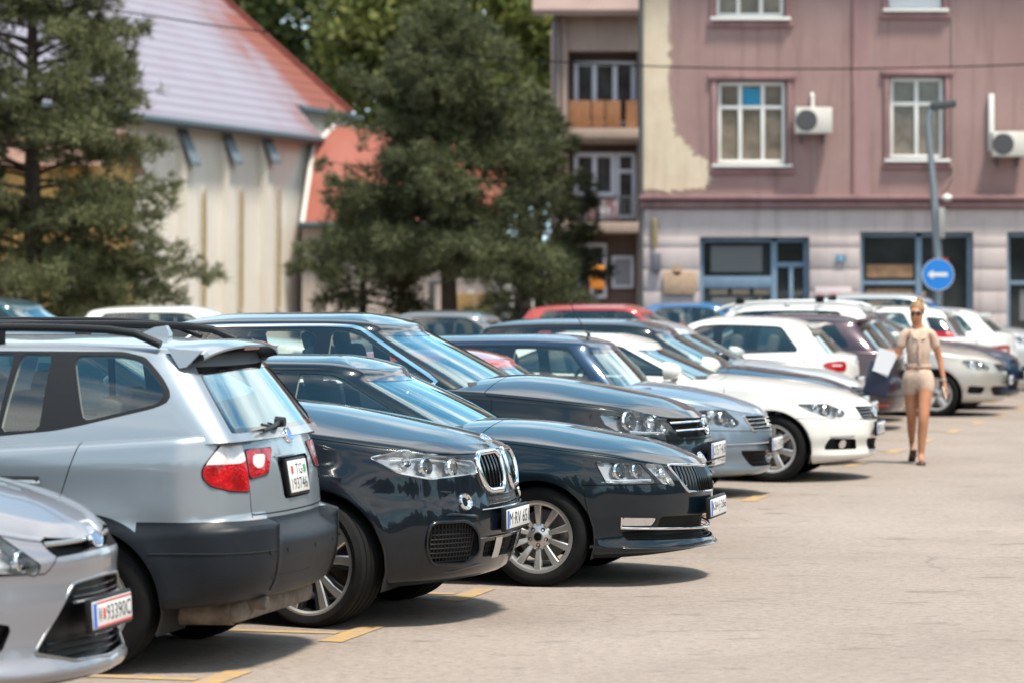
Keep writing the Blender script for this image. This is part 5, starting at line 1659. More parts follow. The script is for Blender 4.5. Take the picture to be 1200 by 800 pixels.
    mb = MB(); mb.tube([(-.052, -.07, 1.545), (-.035, -.082, 1.543), (-.018, -.078, 1.545)], [.003, .006, .003], 6); mb.build('lips', mat('lip_colour', (.36, .10, .09), .5), body)
    for (x, y, z, p) in ((.0, -.235, .014, 0), (-.012, .40, .06, -38)):
        mb = MB(); Rx = Matrix.Rotation(rad(p), 3, 'X')
        mb.box((x, y, z), (.078, .235, .024), Rx, .01); mb.tube([(x - .04, y - .05, z), (x, y - .045, z + .05), (x + .04, y - .05, z)], .012, 6)
        mb.build('sandal', mat('brown_leather', (.09, .04, .025), .6), body)
    mb = MB(); mb.lathe([(.029, -.012), (.032, 0), (.029, .012)], 18, 'Z', (.273, -.025, .90)); mb.build('bracelet', M_SAT, body)
    # things she carries
    W = (Xw, Zw, 0)
    def held(name, mb, m, label, cat):
        o = mb.build(name, m, None); o.location = W; tag(o, label, cat); return o
    mb = MB(); Rr = Matrix.Rotation(rad(18), 3, 'Y') @ Matrix.Rotation(rad(12), 3, 'Z')
    for k in range(3):
        mb.box((-.40 + .006 * k, -.325 + .006 * k, 1.09 - .008 * k), (.18, .004, .25), Matrix.Rotation(rad(16 + 5 * k), 3, 'Y') @ Matrix.Rotation(rad(10), 3, 'Z'))
    held('paper_sheets', mb, mat('white_paper', (.68, .69, .74), .7), 'white paper sheets hanging from the hand of the walking woman', 'papers')
    mb = MB(); mb.box((-.45, -.27, .90), (.25, .035, .36), Matrix.Rotation(rad(14), 3, 'Y'), .012)
    mb.tube([(-.47, -.27, 1.08), (-.42, -.28, 1.15), (-.35, -.29, 1.19), (-.34, -.27, 1.08)], .008, 6)
    held('folder', mb, mat('navy_leather', (.012, .02, .05), .5), 'dark navy folder bag hanging below the white papers', 'folder')
    mb = MB(); mb.box((.265, -.085, .745), (.012, .075, .15), Matrix.Rotation(rad(-14), 3, 'Y'), .004)
    held('phone', mb, mat('white_phone', (.7, .7, .7), .3), 'small white phone in the lowered hand of the walking woman', 'phone')
    return root

# ------------------------------------------------------------------ buildings, trees, street furniture and ground
def facade(mb, x0, x1, z0, z1, y, holes, depth=.2, m=0):
    xs = sorted({x0, x1} | {h[i] for h in holes for i in (0, 1)}); zs = sorted({z0, z1} | {h[i] for h in holes for i in (2, 3)})
    xs = [x for x in xs if x0 <= x <= x1]; zs = [z for z in zs if z0 <= z <= z1]
    for i in range(len(xs) - 1):
        for j in range(len(zs) - 1):
            cx, cz = (xs[i] + xs[i + 1]) / 2, (zs[j] + zs[j + 1]) / 2
            if any(h[0] < cx < h[1] and h[2] < cz < h[3] for h in holes): continue
            mb.add([(xs[i], y, zs[j]), (xs[i + 1], y, zs[j]), (xs[i + 1], y, zs[j + 1]), (xs[i], y, zs[j + 1])], [(0, 1, 2, 3)], m)
    for (a, b, c, d) in holes:
        for p, q in (((a, c), (a, d)), ((a, d), (b, d)), ((b, d), (b, c)), ((b, c), (a, c))):
            mb.add([(p[0], y, p[1]), (q[0], y, q[1]), (q[0], y + depth, q[1]), (p[0], y + depth, p[1])], [(0, 1, 2, 3)], m)

def wall_mat(name, c1, c2, c3, scale=.6, rough=.9, streak=True):
    """painted render with blotches, vertical rain streaks and fine grain"""
    if name in MATS: return MATS[name]
    m, nt, b = nodes_of(name); N, Lk = nt.nodes, nt.links
    setp(b, Roughness=rough, Specular_IOR_Level=.2)
    tc = N.new('ShaderNodeTexCoord')
    n1 = N.new('ShaderNodeTexNoise'); n1.inputs['Scale'].default_value = scale; n1.inputs['Detail'].default_value = 8; n1.inputs['Roughness'].default_value = .62; Lk.new(tc.outputs['Object'], n1.inputs['Vector'])
    r1 = N.new('ShaderNodeValToRGB'); r1.color_ramp.elements[0].position = .35; r1.color_ramp.elements[1].position = .65
    r1.color_ramp.elements[0].color = (*c1, 1); r1.color_ramp.elements[1].color = (*c2, 1); Lk.new(n1.outputs['Fac'], r1.inputs['Fac'])
    mp = N.new('ShaderNodeMapping'); mp.inputs['Scale'].default_value = (3.0, 3.0, .25); Lk.new(tc.outputs['Object'], mp.inputs['Vector'])
    n2 = N.new('ShaderNodeTexNoise'); n2.inputs['Scale'].default_value = 1.6; n2.inputs['Detail'].default_value = 5; Lk.new(mp.outputs[0], n2.inputs['Vector'])
    mr = N.new('ShaderNodeMapRange'); mr.inputs['From Min'].default_value = .52; mr.inputs['From Max'].default_value = .8; mr.inputs['To Max'].default_value = .75 if streak else .15; Lk.new(n2.outputs['Fac'], mr.inputs['Value'])
    mx = N.new('ShaderNodeMix'); mx.data_type = 'RGBA'; Lk.new(mr.outputs[0], mx.inputs['Factor']); Lk.new(r1.outputs['Color'], mx.inputs['A']); mx.inputs['B'].default_value = (*c3, 1)
    Lk.new(mx.outputs['Result'], b.inputs['Base Color'])
    n3 = N.new('ShaderNodeTexNoise'); n3.inputs['Scale'].default_value = 45; Lk.new(tc.outputs['Object'], n3.inputs['Vector'])
    bp = N.new('ShaderNodeBump'); bp.inputs['Strength'].default_value = .25; bp.inputs['Distance'].default_value = .02; Lk.new(n3.outputs['Fac'], bp.inputs['Height']); Lk.new(bp.outputs['Normal'], b.inputs['Normal'])
    MATS[name] = m; return m

def tile_mat(name, c1, c2, rows=3.0, rough=.6):
    if name in MATS: return MATS[name]
    m, nt, b = nodes_of(name); N, Lk = nt.nodes, nt.links
    setp(b, Roughness=rough)
    tc = N.new('ShaderNodeTexCoord'); n = N.new('ShaderNodeTexNoise'); n.inputs['Scale'].default_value = .5; n.inputs['Detail'].default_value = 7; Lk.new(tc.outputs['Object'], n.inputs['Vector'])
    r = N.new('ShaderNodeValToRGB'); r.color_ramp.elements[0].position = .4; r.color_ramp.elements[1].position = .68
    r.color_ramp.elements[0].color = (*c1, 1); r.color_ramp.elements[1].color = (*c2, 1); Lk.new(n.outputs['Fac'], r.inputs['Fac'])
    w = N.new('ShaderNodeTexWave'); w.wave_type = 'BANDS'; w.bands_direction = 'Z'; w.wave_profile = 'SAW'; w.inputs['Scale'].default_value = rows; Lk.new(tc.outputs['Object'], w.inputs['Vector'])
    mx = N.new('ShaderNodeMix'); mx.data_type = 'RGBA'; mx.blend_type = 'MULTIPLY'; mx.inputs['Factor'].default_value = .3
    Lk.new(r.outputs['Color'], mx.inputs['A']); Lk.new(w.outputs['Color'], mx.inputs['B']); Lk.new(mx.outputs['Result'], b.inputs['Base Color'])
    bp = N.new('ShaderNodeBump'); bp.inputs['Strength'].default_value = .7; bp.inputs['Distance'].default_value = .04; Lk.new(w.outputs['Fac'], bp.inputs['Height']); Lk.new(bp.outputs['Normal'], b.inputs['Normal'])
    MATS[name] = m; return m

M_PANE = mat('window_pane', (.045, .045, .045), .06, spec=.6, noise=.5, nscale=3)
M_PANE2 = mat('curtained_pane', (.17, .14, .11), .1, noise=.35, nscale=4, spec=.6)
M_WFR = mat('window_white', (.72, .71, .68), .5)
M_SHOP = mat('shopfront_blue', (.17, .25, .34), .5, noise=.12, nscale=6)
M_DPIPE = mat('downpipe_metal', (.10, .105, .11), .5, .4)

def window(parent, x0, x1, z0, z1, y, cols, transom, panes=None, frm=None, fw=.07, name='window'):
    """white casement: outer frame, mullions, transom; panes are one mesh"""
    mb = MB(); d = .07
    def bar(a, b, c, e): mb.box(((a + b) / 2, y, (c + e) / 2), (b - a, d, e - c), bev=.008)
    bar(x0, x1, z0, z0 + fw); bar(x0, x1, z1 - fw, z1)
    bar(x0, x0 + fw, z0 + fw, z1 - fw); bar(x1 - fw, x1, z0 + fw, z1 - fw)
    w = (x1 - x0) / cols
    for k in range(1, cols): bar(x0 + w * k - fw * .55, x0 + w * k + fw * .55, z0 + fw, z1 - fw)
    if transom: 
        for k in range(cols):
            bar(x0 + w * k + fw * (.55 if k else 1), x0 + w * (k + 1) - fw * (.55 if k < cols - 1 else 1), transom - fw * .5, transom + fw * .5)
    f = mb.build(name, frm or M_WFR, parent)
    pn = MB(); pn.box(((x0 + x1) / 2, y + .02, (z0 + z1) / 2), (x1 - x0 - .04, .012, z1 - z0 - .04)); pn.build('pane', panes or M_PANE2, f, None)
    return f

def build_pink():
    Y = 62.0; s = F_PX / Y
    X = lambda x: (x - 600) / s
    Zz = lambda y: CAM_H - (y - HOR) / s
    root = empty('apartment_building', (X(980), Y, 0)); ox = X(980)
    tag(root, 'pink three-storey building with pale patch of bare plaster and shops below', 'building')
    x0, x1, top = X(752), 15.5, 8.95
    L = lambda *v: v
    def px(x): return X(x) - ox
    PINK = wall_mat('pink_render', (.285, .18, .168), (.35, .235, .22), (.185, .115, .105), .5)
    STONE = wall_mat('ground_floor_render', (.46, .385, .38), (.53, .455, .44), (.30, .245, .23), 1.2)
    TRIM = wall_mat('stained_pink_trim', (.25, .14, .14), (.33, .20, .20), (.12, .08, .08), 1.5)
    zc = Zz(244)
    w1 = (px(840), px(922), Zz(193), Zz(95)); w2 = (px(1042), px(1107), Zz(187), Zz(90)); w3 = (11.0 - ox, 12.3 - ox, Zz(190), Zz(93))
    up = [(px(838), px(920), Zz(21), Zz(21) + 1.65), (px(1040), px(1105), Zz(11), Zz(11) + 1.6), (11.0 - ox, 12.3 - ox, Zz(16), Zz(16) + 1.6)]
    mb = MB(); facade(mb, x0 - ox, x1 - ox, zc, top, 0, [w1, w2, w3] + up, .22)
    # sides, back
    D = 11
    xb = x0 * (Y + D) / Y + .15 - ox     # the party wall runs askew
    for xx, xd in ((x0 - ox, xb), (x1 - ox, x1 - ox)): mb.add([(xx, 0, 0), (xd, D, 0), (xd, D, top), (xx, 0, top)], [(0, 1, 2, 3)])
    mb.add([(xb, D, 0), (x1 - ox, D, 0), (x1 - ox, D, top), (xb, D, top)], [(0, 1, 2, 3)])
    mb.add([(x0 - ox + .02, .24, zc), (x1 - ox, .24, zc), (x1 - ox, D, zc), (xb, D, zc)], [(0, 1, 2, 3)])
    mb.build('upper_wall', PINK, root, None)
    S1 = (px(820), px(948), .0, Zz(278)); S2 = (px(1008), px(1140), .0, Zz(272)); S3 = (px(1180), px(1310), 0, Zz(272))
    mb = MB(); facade(mb, x0 - ox, x1 - ox, 0, zc - .02, -.02, [S1, S2, S3], .35); mb.build('ground_floor_wall', STONE, root, None)
    # rusticated courses on the piers
    for (a, b) in ((x0 - ox, S1[0]), (S1[1], S2[0]), (S2[1], S3[0]), (S3[1], x1 - ox)):
        mb = MB(); z = .0
        while z < Zz(278) - .1:
            h = min(.40, Zz(278) - z); mb.box(((a + b) / 2, -.032, z + h / 2), (b - a - .02, .022, h - .0), bev=.003); z += .42
        mb.build('pier_courses', STONE, root)
    mb = MB(); mb.box(((x0 + x1) / 2 - ox, -.10, Zz(232)), (x1 - x0 + .1, .22, .09), bev=.02); mb.box(((x0 + x1) / 2 - ox, -.06, Zz(240)), (x1 - x0 + .06, .13, .13), bev=.02); mb.build('cornice', TRIM, root)
    mb = MB(); mb.add([(x0 - .1 - ox, -.6, top), (x1 + .4 - ox, -.6, top), (x1 + .4 - ox, D + .6, top), (xb - .1, D + .6, top), (x0 + 4 - ox, D / 2, top + 1.7), (x1 - 4 - ox, D / 2, top + 1.7)], [(0, 1, 5, 4), (1, 2, 5), (2, 3, 4, 5), (3, 0, 4), (3, 2, 1, 0)]); mb.build('roof', tile_mat('red_tiles', (.20, .07, .05), (.28, .12, .09)), root, None)
    # patch of bare plaster
    pts = [(754, -60), (779, -60), (784, 60), (782, 118), (792, 160), (812, 179), (828, 188), (832, 214), (824, 222), (790, 225), (754, 223)]
    out = []
    rnd = random.Random(3)
    for (a, b), (c, d) in zip(pts, pts[1:] + pts[:1]):
        for k in range(9):
            u = k / 9; j = 0 if a < 756 and c < 756 else 3.6
            out.append((px(a + (c - a) * u + rnd.uniform(-j, j)), Zz(b + (d - b) * u + rnd.uniform(-j, j))))
    cxm = sum(o_[0] for o_ in out) / len(out); czm = Zz(120)
    ring = [(max(px(752.5), u + (.05 if u > px(760) else 0) + rnd.uniform(-.015, .03)), v - (.05 if v < Zz(200) else 0) + rnd.uniform(-.02, .02)) for u, v in out]
    mb = MB(); mb.prism(ring, lambda u, v, d: (u, d, v), -.006, .0, 0); mb.build('crumbled_edge', wall_mat('crumbled_render', (.30, .22, .18), (.42, .33, .26), (.2, .14, .12), 5), root, None)
    mb = MB(); mb.prism(out, lambda u, v, d: (u, d, v), -.012, .0, 0)
    mb.build('plaster_patch', wall_mat('bare_plaster', (.57, .465, .345), (.64, .54, .42), (.48, .375, .27), 2.5), root, None)
    # windows
    BLUE = mat('turquoise_pane', (.02, .24, .40), .2)
    for i, (w, cols, tr) in enumerate(((w1, 3, Zz(126)), (w2, 2, Zz(122)), (w3, 2, Zz(124)), (up[0], 3, None), (up[1], 2, None), (up[2], 2, None))):
        f = window(root, w[0] + .02, w[1] - .02, w[2] + .02, w[3] - .02, .12, cols, tr)
        mb = MB(); mb.box(((w[0] + w[1]) / 2, -.04, w[2] - .03), (w[1] - w[0] + .2, .2, .06), bev=.01); mb.build('sill', M_WFR, f)
        mb = MB(); q = .10
        mb.box((w[0] - q / 2 - .005, -.02, (w[2] + w[3]) / 2), (q, .06, w[3] - w[2]), bev=.01); mb.box((w[1] + q / 2 + .005, -.02, (w[2] + w[3]) / 2), (q, .06, w[3] - w[2]), bev=.01)
        mb.box(((w[0] + w[1]) / 2, -.03, w[3] + .07), (w[1] - w[0] + .34, .10, .11), bev=.02); mb.box(((w[0] + w[1]) / 2, -.02, w[2] - .13), (w[1] - w[0] + .3, .08, .12), bev=.02)
        mb.build('window_surround', TRIM, f)
        if i == 0:
            mb = MB(); cw = (w[1] - w[0]) / 3; mb.box(((w[0] + w[1]) / 2, .115, Zz(114)), (cw - .12, .02, .34)); mb.build('blue_pane', BLUE, f, None)
        if i == 4:
            mb = MB(); mb.box(((w[0] + w[1]) / 2, .07, (w[2] + w[3]) / 2), (w[1] - w[0] - .06, .03, w[3] - w[2] - .06)); mb.build('roller_shutter', mat('shutter_white', (.62, .63, .66), .5), f)
    # shop fronts
    def bars(mb, L_): 
        for a, b, c, d in L_: mb.box(((a + b) / 2, .22, (c + d) / 2), (b - a, .09, d - c), bev=.01)
    for k, S in enumerate((S1, S2, S3)):
        a, b, c, d = S; mb = MB(); md = px(908) if k == 0 else px(1078) if k == 1 else (a + b) / 2
        fwd = .085
        L_ = [(a, a + fwd, 0, d), (b - fwd, b, 0, d), (md - fwd * .7, md + fwd * .7, 0, d), (a + fwd, b - fwd, d - .1, d)]
        if k == 0: L_ += [(a + fwd, md - .06, 1.72, 1.95), (a + fwd, md - .06, .35, .5), (md + .06, b - fwd, 2.12, 2.22), (md + .2, b - .12, 1.25, 1.33), ((md + b) / 2 - .04, (md + b) / 2 + .04, .3, 2.12)]
        else: L_ += [(a + fwd, md - .06, 1.78, 1.86), (a + fwd, b - fwd, .3, .45)]
        bars(mb, L_)
        f = mb.build('shop_front', M_SHOP, root)
        pn = MB(); pn.box(((a + b) / 2, .25, d / 2), (b - a, .01, d)); pn.build('pane', mat('shop_glass', (.03, .032, .034), .06, noise=.4, nscale=2, spec=.6), f, None)
        it = MB()
        if k == 0:
            for q in range(3): it.box((a + .38 + q * .42, .236, 1.66), (.34, .01, .11), m=0)
            it.box(((a + md) / 2, .236, 1.15), (md - a - .5, .01, .8), m=1); it.box(((a + md) / 2, .236, 2.28), (md - a - .45, .01, .5), m=1)
        elif k == 1:
            it.box(((a + md) / 2 + .02, .236, 1.32), (md - a - .25, .012, .78), m=2); it.box(((a + md) / 2 + .02, .236, 2.05), (md - a - .25, .012, .25), m=2)
            for q in range(7): it.box((a + .25 + q * .13 + (.2 if q > 3 else 0), .226, 1.62), (.09, .006, .07), m=0)
            it.box((md + .42, .236, 2.2), (.3, .01, .22), m=3)
        else:
            it.box(((a + md) / 2, .236, 1.4), (.5, .01, .6), m=1)
        it.build('window_display', [mat('beige_card', (.45, .34, .24), .7), mat('grey_blind', (.17, .17, .165), .8), mat('brown_boxes', (.34, .19, .10), .7, noise=.3, nscale=5), M_REDP], f)
    M_AC0 = mat('cable_beige', (.42, .33, .30), .6)
    # vertical seam, pipes, cables
    def pipe(pts, r, m, name): mb = MB(); mb.tube(pts, r, 8); return mb.build(name, m, root, 60)
    pipe([(px(751), -.07, 0), (px(751), -.07, top)], .045, M_DPIPE, 'downpipe')
    pipe([(px(1000), -.02, zc + .2), (px(1000), -.02, top)], .03, TRIM, 'wall_conduit')
    mb = MB(); mb.box((px(1010), -.004, (zc + top) / 2 + .1), (.28, .006, top - zc - .3)); mb.build('repaired_strip', wall_mat('pink_repair', (.32, .19, .19), (.36, .23, .23), (.24, .15, .15), .8), root, None)
    pipe([(px(1115), -.03, top), (px(1117), -.03, Zz(205)), (px(1106), -.03, Zz(222))], .012, M_AC0, 'wall_cable')
    mb = MB(); mb.lathe([(.0001, .06), (.08, .04), (.11, 0), (.08, -.06), (.0001, -.08)], 16, 'Z', (px(1108), -.22, Zz(232))); mb.tube([(px(1108), 0, Zz(228)), (px(1108), -.22, Zz(228))], .02, 6); mb.build('wall_lamp', mat('lamp_opal', (.7, .68, .64), .3), root)
    pipe([(px(953), -.03, Zz(160)), (px(954), -.03, Zz(228))], .010, M_AC0, 'wall_cable')
    # signs on the wall
    mb = MB(); mb.box((px(976), -.085, Zz(347)), (.70, .03, .34), bev=.005); sg = mb.build('shop_sign', mat('pink_board', (.60, .50, .50), .5), root)
    tx = MB(); put_text(tx, 'BUTIK', (px(957), -.104, Zz(353)), (1, 0, 0), (0, 0, 1), .58, .15); tx.build('lettering', mat('sign_red', (.5, .05, .08), .5), sg, None)
    mb = MB(); mb.box((px(985), -.085, Zz(303)), (.19, .02, .12)); hn = mb.build('house_number', mat('number_blue', (.03, .22, .38), .4), root)
    tx = MB(); put_text(tx, '20', (px(985) - .05, -.097, Zz(303) - .035), (1, 0, 0), (0, 0, 1), .10, .07); tx.build('lettering', M_WFR, hn, None)
    mb = MB(); mb.box((px(796), -.09, Zz(332)), (.62, .04, .44), bev=.01); mb.lathe([(.0001, -.02), (.1, -.02), (.1, .02), (.0001, .02)], 16, 'Y', (px(793), -.09, Zz(317))); mb.build('wall_plaque', mat('sandstone_plaque', (.45, .30, .20), .7, noise=.15, nscale=8), root)
    mb = MB(); mb.box((px(767), -.10, Zz(273)), (.10, .05, .56), bev=.03); mb.build('wall_pennant', mat('pennant', (.10, .08, .05), .7, col2=(.4, .3, .12), noise=.5, nscale=3), root)
    mb = MB(); mb.box((px(769), -.11, Zz(308)), (.17, .10, .36), bev=.02); mb.build('letterbox', mat('letterbox_grey', (.12, .12, .14), .5), root)
    def ac(x, y, w, h, lab):
        t = empty('air_conditioner', (X(x), Y - .02, Zz(y))); tag(t, lab, 'air conditioner', 'air conditioners on the pink wall')
        M_AC = mat('ac_white', (.58, .55, .50), .5, noise=.1, nscale=6)
        mb = MB(); mb.box((0, -.24, 0), (w, .30, h), bev=.025); mb.build('casing', M_AC, t)
        mb = MB(); mb.lathe([(.0001, -.402), (.05, -.404), (.16, -.398), (.19, -.40), (.205, -.392), (.205, -.38)], 24, 'Y', (-w * .2, 0, 0)); mb.build('fan_grille', mat('ac_dark', (.06, .06, .065), .5), t)
        for q in (-.3, .3):
            mb = MB(); mb.box((q * w, -.2, -h / 2 - .03), (.04, .4, .04)); mb.box((q * w, -.03, -h / 2 - .1), (.04, .06, .16)); mb.build('bracket', M_DPIPE, t)
        return t
    a = ac(951.5, 142.5, .70, .50, 'air conditioner beside the window with the blue pane')
    mb = MB(); mb.tube([(0, -.1, .25), (0, -.1, .48), (-.0, 0, .52)], .035, 8); mb.build('pipe', M_WFR, a)
    a = ac(1180, 170, .66, .48, 'air conditioner with a tall white duct at the right edge')
    mb = MB(); mb.box((-.31, -.05, .42), (.11, .09, 1.1), bev=.02); mb.build('duct', M_WFR, a)

def build_wing():
    Y = 88.0; s = F_PX / Y
    X = lambda x: (x - 600) / s
    Zz = lambda y: CAM_H - (y - HOR) / s
    ox = X(700); px = lambda x: X(x) - ox
    root = empty('balcony_building', (ox, Y, 0)); tag(root, 'narrow brownish building with three stacked loggia balconies between pines and pink facade', 'building')
    WALL = wall_mat('brown_render', (.30, .22, .19), (.37, .28, .24), (.2, .15, .12), .8)
    SLAB = wall_mat('slab_render', (.32, .24, .20), (.38, .29, .24), (.2, .15, .12), 1)
    top = Zz(12)
    x0, x1 = X(650) - ox, X(900) - ox
    LB = .75
    hl = [(px(666), px(748), Zz(150), Zz(60)), (px(666), px(748), Zz(262), Zz(168)), (px(666), px(748), .1, Zz(274))]
    mb = MB(); facade(mb, x0, x1, 0, top, 0, hl, LB + .1)
    for xx in (x0, x1): mb.add([(xx, 0, 0), (xx, 9, 0), (xx, 9, top), (xx, 0, top)], [(0, 1, 2, 3)])
    mb.build('wall', WALL, root, None)
    mb = MB(); mb.add([(x0 - .6, -.7, top - .05), (x1 + .5, -.7, top - .05), (x1 + .5, 5, top + 2.6), (x0 - .6, 5, top + 2.6), (x0 - .6, -.7, top - .2), (x1 + .5, -.7, top - .2), (x1 + .5, 5, top + 2.4), (x0 - .6, 5, top + 2.4)], [(0, 1, 2, 3), (7, 6, 5, 4), (0, 4, 5, 1), (1, 5, 6, 2), (3, 2, 6, 7), (0, 3, 7, 4)]); mb.build('roof', tile_mat('brown_tiles', (.22, .14, .12), (.32, .22, .19)), root, None)
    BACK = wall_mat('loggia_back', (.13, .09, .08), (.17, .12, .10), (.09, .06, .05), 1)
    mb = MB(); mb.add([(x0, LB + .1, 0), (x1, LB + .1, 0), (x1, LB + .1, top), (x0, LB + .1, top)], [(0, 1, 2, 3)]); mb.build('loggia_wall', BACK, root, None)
    for y in (157, 267): mb = MB(); mb.box((px(706), -.06, Zz(y)), (X(752) - X(655), .25, .28), bev=.02); mb.build('balcony_slab', SLAB, root)
    for x in (653.5, 661): mb = MB(); mb.box((px(x), -.08, top / 2), (.12, .16, top), bev=.02); mb.build('corner_pilaster', WALL, root)
    LIL = mat('window_lilac', (.66, .65, .72), .5)
    window(root, px(673), px(746), Zz(146) , Zz(70), LB, 3, None, M_PANE, LIL, .12); window(root, px(673), px(722), Zz(230), Zz(178), LB, 2, None, M_PANE, LIL, .12); window(root, px(723), px(746), Zz(256), Zz(178), LB, 1, Zz(200), M_PANE, LIL, .1)
    window(root, px(676), px(712), Zz(350), Zz(285), LB, 2, None, M_PANE, LIL, .1); window(root, px(718), px(744), Zz(338), Zz(300), LB, 1, None, mat('pale_pane', (.28, .28, .32), .2), LIL, .08)
    OR = mat('orange_panel', (.30, .125, .05), .6, noise=.15, nscale=6)
    mb = MB()
    for a, b in ((667, 692), (693.5, 708), (709.5, 727)): mb.box((px((a + b) / 2), .0, Zz(134)), (X(b) - X(a), .06, .74), bev=.01)
    mb.box((px(740), 0, Zz(134)), (.3, .05, .74)); mb.build('balustrade', OR, root)
    mb = MB(); mb.box((px(706), 0, Zz(231)), (X(748) - X(666), .05, .05))
    for k in range(12): mb.box((px(668 + k * 7), 0, Zz(247)), (.03, .03, .72))
    mb.build('balustrade', M_DPIPE, root)
    mb = MB(); mb.box((px(686), .25, Zz(247)), (.55, .05, .6)); mb.box((px(713), .2, Zz(246)), (.5, .05, .55)); mb.build('hanging_laundry', mat('laundry', (.20, .05, .05), .8, col2=(.5, .5, .55), noise=.5, nscale=4), root)
    mb = MB(); mb.tube([(x0 + .02, -.15, 0), (x0 + .02, -.15, top)], .06, 8); mb.build('downpipe', M_DPIPE, root)
    t = empty('advert_board', (X(699), Y - .8, 0)); tag(t, 'small orange advert board on a post below the balconies', 'sign')
    mb = MB(); mb.box((0, 0, Zz(325)), (.40, .06, .62), bev=.01); mb.build('board', mat('orange_sign', (.72, .24, .03), .5), t); mb = MB(); mb.tube([(0, .04, 0), (0, .04, Zz(325))], .03, 8); mb.build('post', M_DPIPE, t)

def build_church():
    C = Vector((-6.16, 100.0, 0)); d = Vector((.266, .964, 0)); nn = Vector((.964, -.266, 0))   # along the wall (away), outward
    root = empty('church', (C.x, C.y, 0)); tag(root, 'cream church with steep pale tiled roof and narrow yellow windows', 'church')
    def u_of(x): k = (x - 600) / F_PX; return (-6.16 - 100 * k) / (.266 - .964 * k)
    def P(u, w, z): v = -d * u - nn * w; return (v.x, v.y, z)       # u towards the camera from the far corner, w inwards
    def z_of(x, y):
        u = u_of(x); Z = 100 - .964 * u; return CAM_H - (y - HOR) * Z / F_PX
    WALL = wall_mat('church_render', (.70, .65, .585), (.76, .72, .66), (.58, .53, .46), .5)
    U = 24.0; H = 6.5; W = 6.0; RH = 7.3
    mb = MB()
    mb.add([P(0, 0, 0), P(U, 0, 0), P(U, 0, H), P(0, 0, H)], [(0, 1, 2, 3)])
    mb.add([P(0, 0, 0), P(0, .8, 0), P(0, .8, H), P(0, 0, H)], [(0, 1, 2, 3)])
    mb.add([P(U, 0, 0), P(U, 2 * W, 0), P(U, 2 * W, H), P(U, W, H + RH), P(U, 0, H)], [(0, 1, 2, 3, 4)])
    mb.add([P(0, .8, 0), P(-5.3, .8, 0), P(-5.3, .8, H + .95), P(0, .8, H + .95)], [(0, 1, 2, 3)])
    mb.add([P(-5.3, .8, 0), P(-5.3, 2 * W - .8, 0), P(-5.3, 2 * W - .8, H + .95), P(-5.3, .8, H + .95)], [(0, 1, 2, 3)])
    mb.build('wall', WALL, root, None)
    k = RH / W
    R = lambda u, w: P(u, w, H + k * w + .06)
    mb = MB()
    mb.add([R(U + .3, -.35), R(0, -.35), R(0, .55), R(-5.4, .55), R(2.9, W), R(U + .3, W)], [(0, 1, 2, 3, 4, 5)])
    mb.add([R(-5.4, .55), P(-5.4, 2 * W - .6, H + .95), P(2.9, W, H + RH + .06)], [(0, 1, 2)])
    mb.add([P(U + .3, 2 * W + .3, H - .3), P(-5.4, 2 * W + .3, H - .3), R(2.9, W), R(U + .3, W)], [(0, 1, 2, 3)])
    ROOF = church_glare_tiles()
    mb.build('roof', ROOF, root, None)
    RED = tile_mat('ridge_tiles', (.30, .06, .045), (.36, .10, .07))
    mb = MB(); mb.tube([R(-5.4, .55), R(2.9, W), R(U + .3, W)], .13, 8); mb.build('ridge', RED, root)
    GUT = mat('gutter_green', (.055, .085, .10), .5, .3)
    mb = MB(); mb.tube([P(U + .3, -.42, H - .42), P(-.1, -.42, H - .42)], .14, 8); mb.build('gutter', GUT, root); mb = MB(); mb.tube([R(0, .42), R(-5.5, .42)], .13, 8); mb.build('gutter', GUT, root)
    mb = MB(); mb.tube([P(.5, -.12, H - .4), P(.5, -.12, 0)], .09, 8); mb.build('downpipe', M_DPIPE, root)
    YEL = mat('yellow_glass', (.34, .24, .08), .4, noise=.3, nscale=6)
    for x in (237, 281, 325):
        u = u_of(x); z0, z1 = .95, z_of(x, 222); mb = MB()
        pts = [(-.17, z0), (.17, z0), (.17, z1 - .3), (.1, z1 - .08), (0, z1), (-.1, z1 - .08), (-.17, z1 - .3)]
        mb.prism(pts, lambda a, z, q: P(u + a, q, z), -.03, .1, 0); w = mb.build('window', YEL, root, None)
        mb = MB(); q = [P(u + a * 1.25, -.05, z + (.06 if z > 2 else 0)) for a, z in pts]; mb.tube(q + [q[0]], .02, 6); mb.build('frame', WALL, w)
    for x in (212, 262, 307):
        u = u_of(x); mb = MB(); zt = z_of(x, 152); zb = zt - 1.0
        mb.prism([(0, 0), (-.26, 0), (-.26, zb), (0, zt)], lambda q, z, a: P(u + a, q, z), -.28, .28, 0); b = mb.build('buttress', WALL, root, None)
        mb = MB(); mb.prism([(.0, zt + .02), (-.46, zb - .02), (-.46, zb + .10), (0, zt + .16)], lambda q, z, a: P(u + a, q, z), -.34, .34, 0); mb.build('coping', mat('slate_coping', (.12, .16, .19), .6), b, None)
    # low annexe with a red roof beyond the corner
    A = empty('church_annexe', (2.0, 97.5, 0)); tag(A, 'low pale annexe with red roof behind the middle pine', 'building')
    s = F_PX / 97.5; X = lambda x: (x - 600) / s - 2.0; Zz = lambda y: CAM_H - (y - HOR) / s
    mb = MB(); facade(mb, X(354), X(590), 0, Zz(262), 0, [(X(545), X(556), .9, 1.5)], .2)
    for xx in (X(354), X(590)): mb.add([(xx, 0, 0), (xx, 7, 0), (xx, 7, Zz(262)), (xx, 0, Zz(262))], [(0, 1, 2, 3)])
    mb.build('wall', wall_mat('annexe_render', (.48, .40, .36), (.55, .47, .43), (.36, .30, .27), .5), A, None)
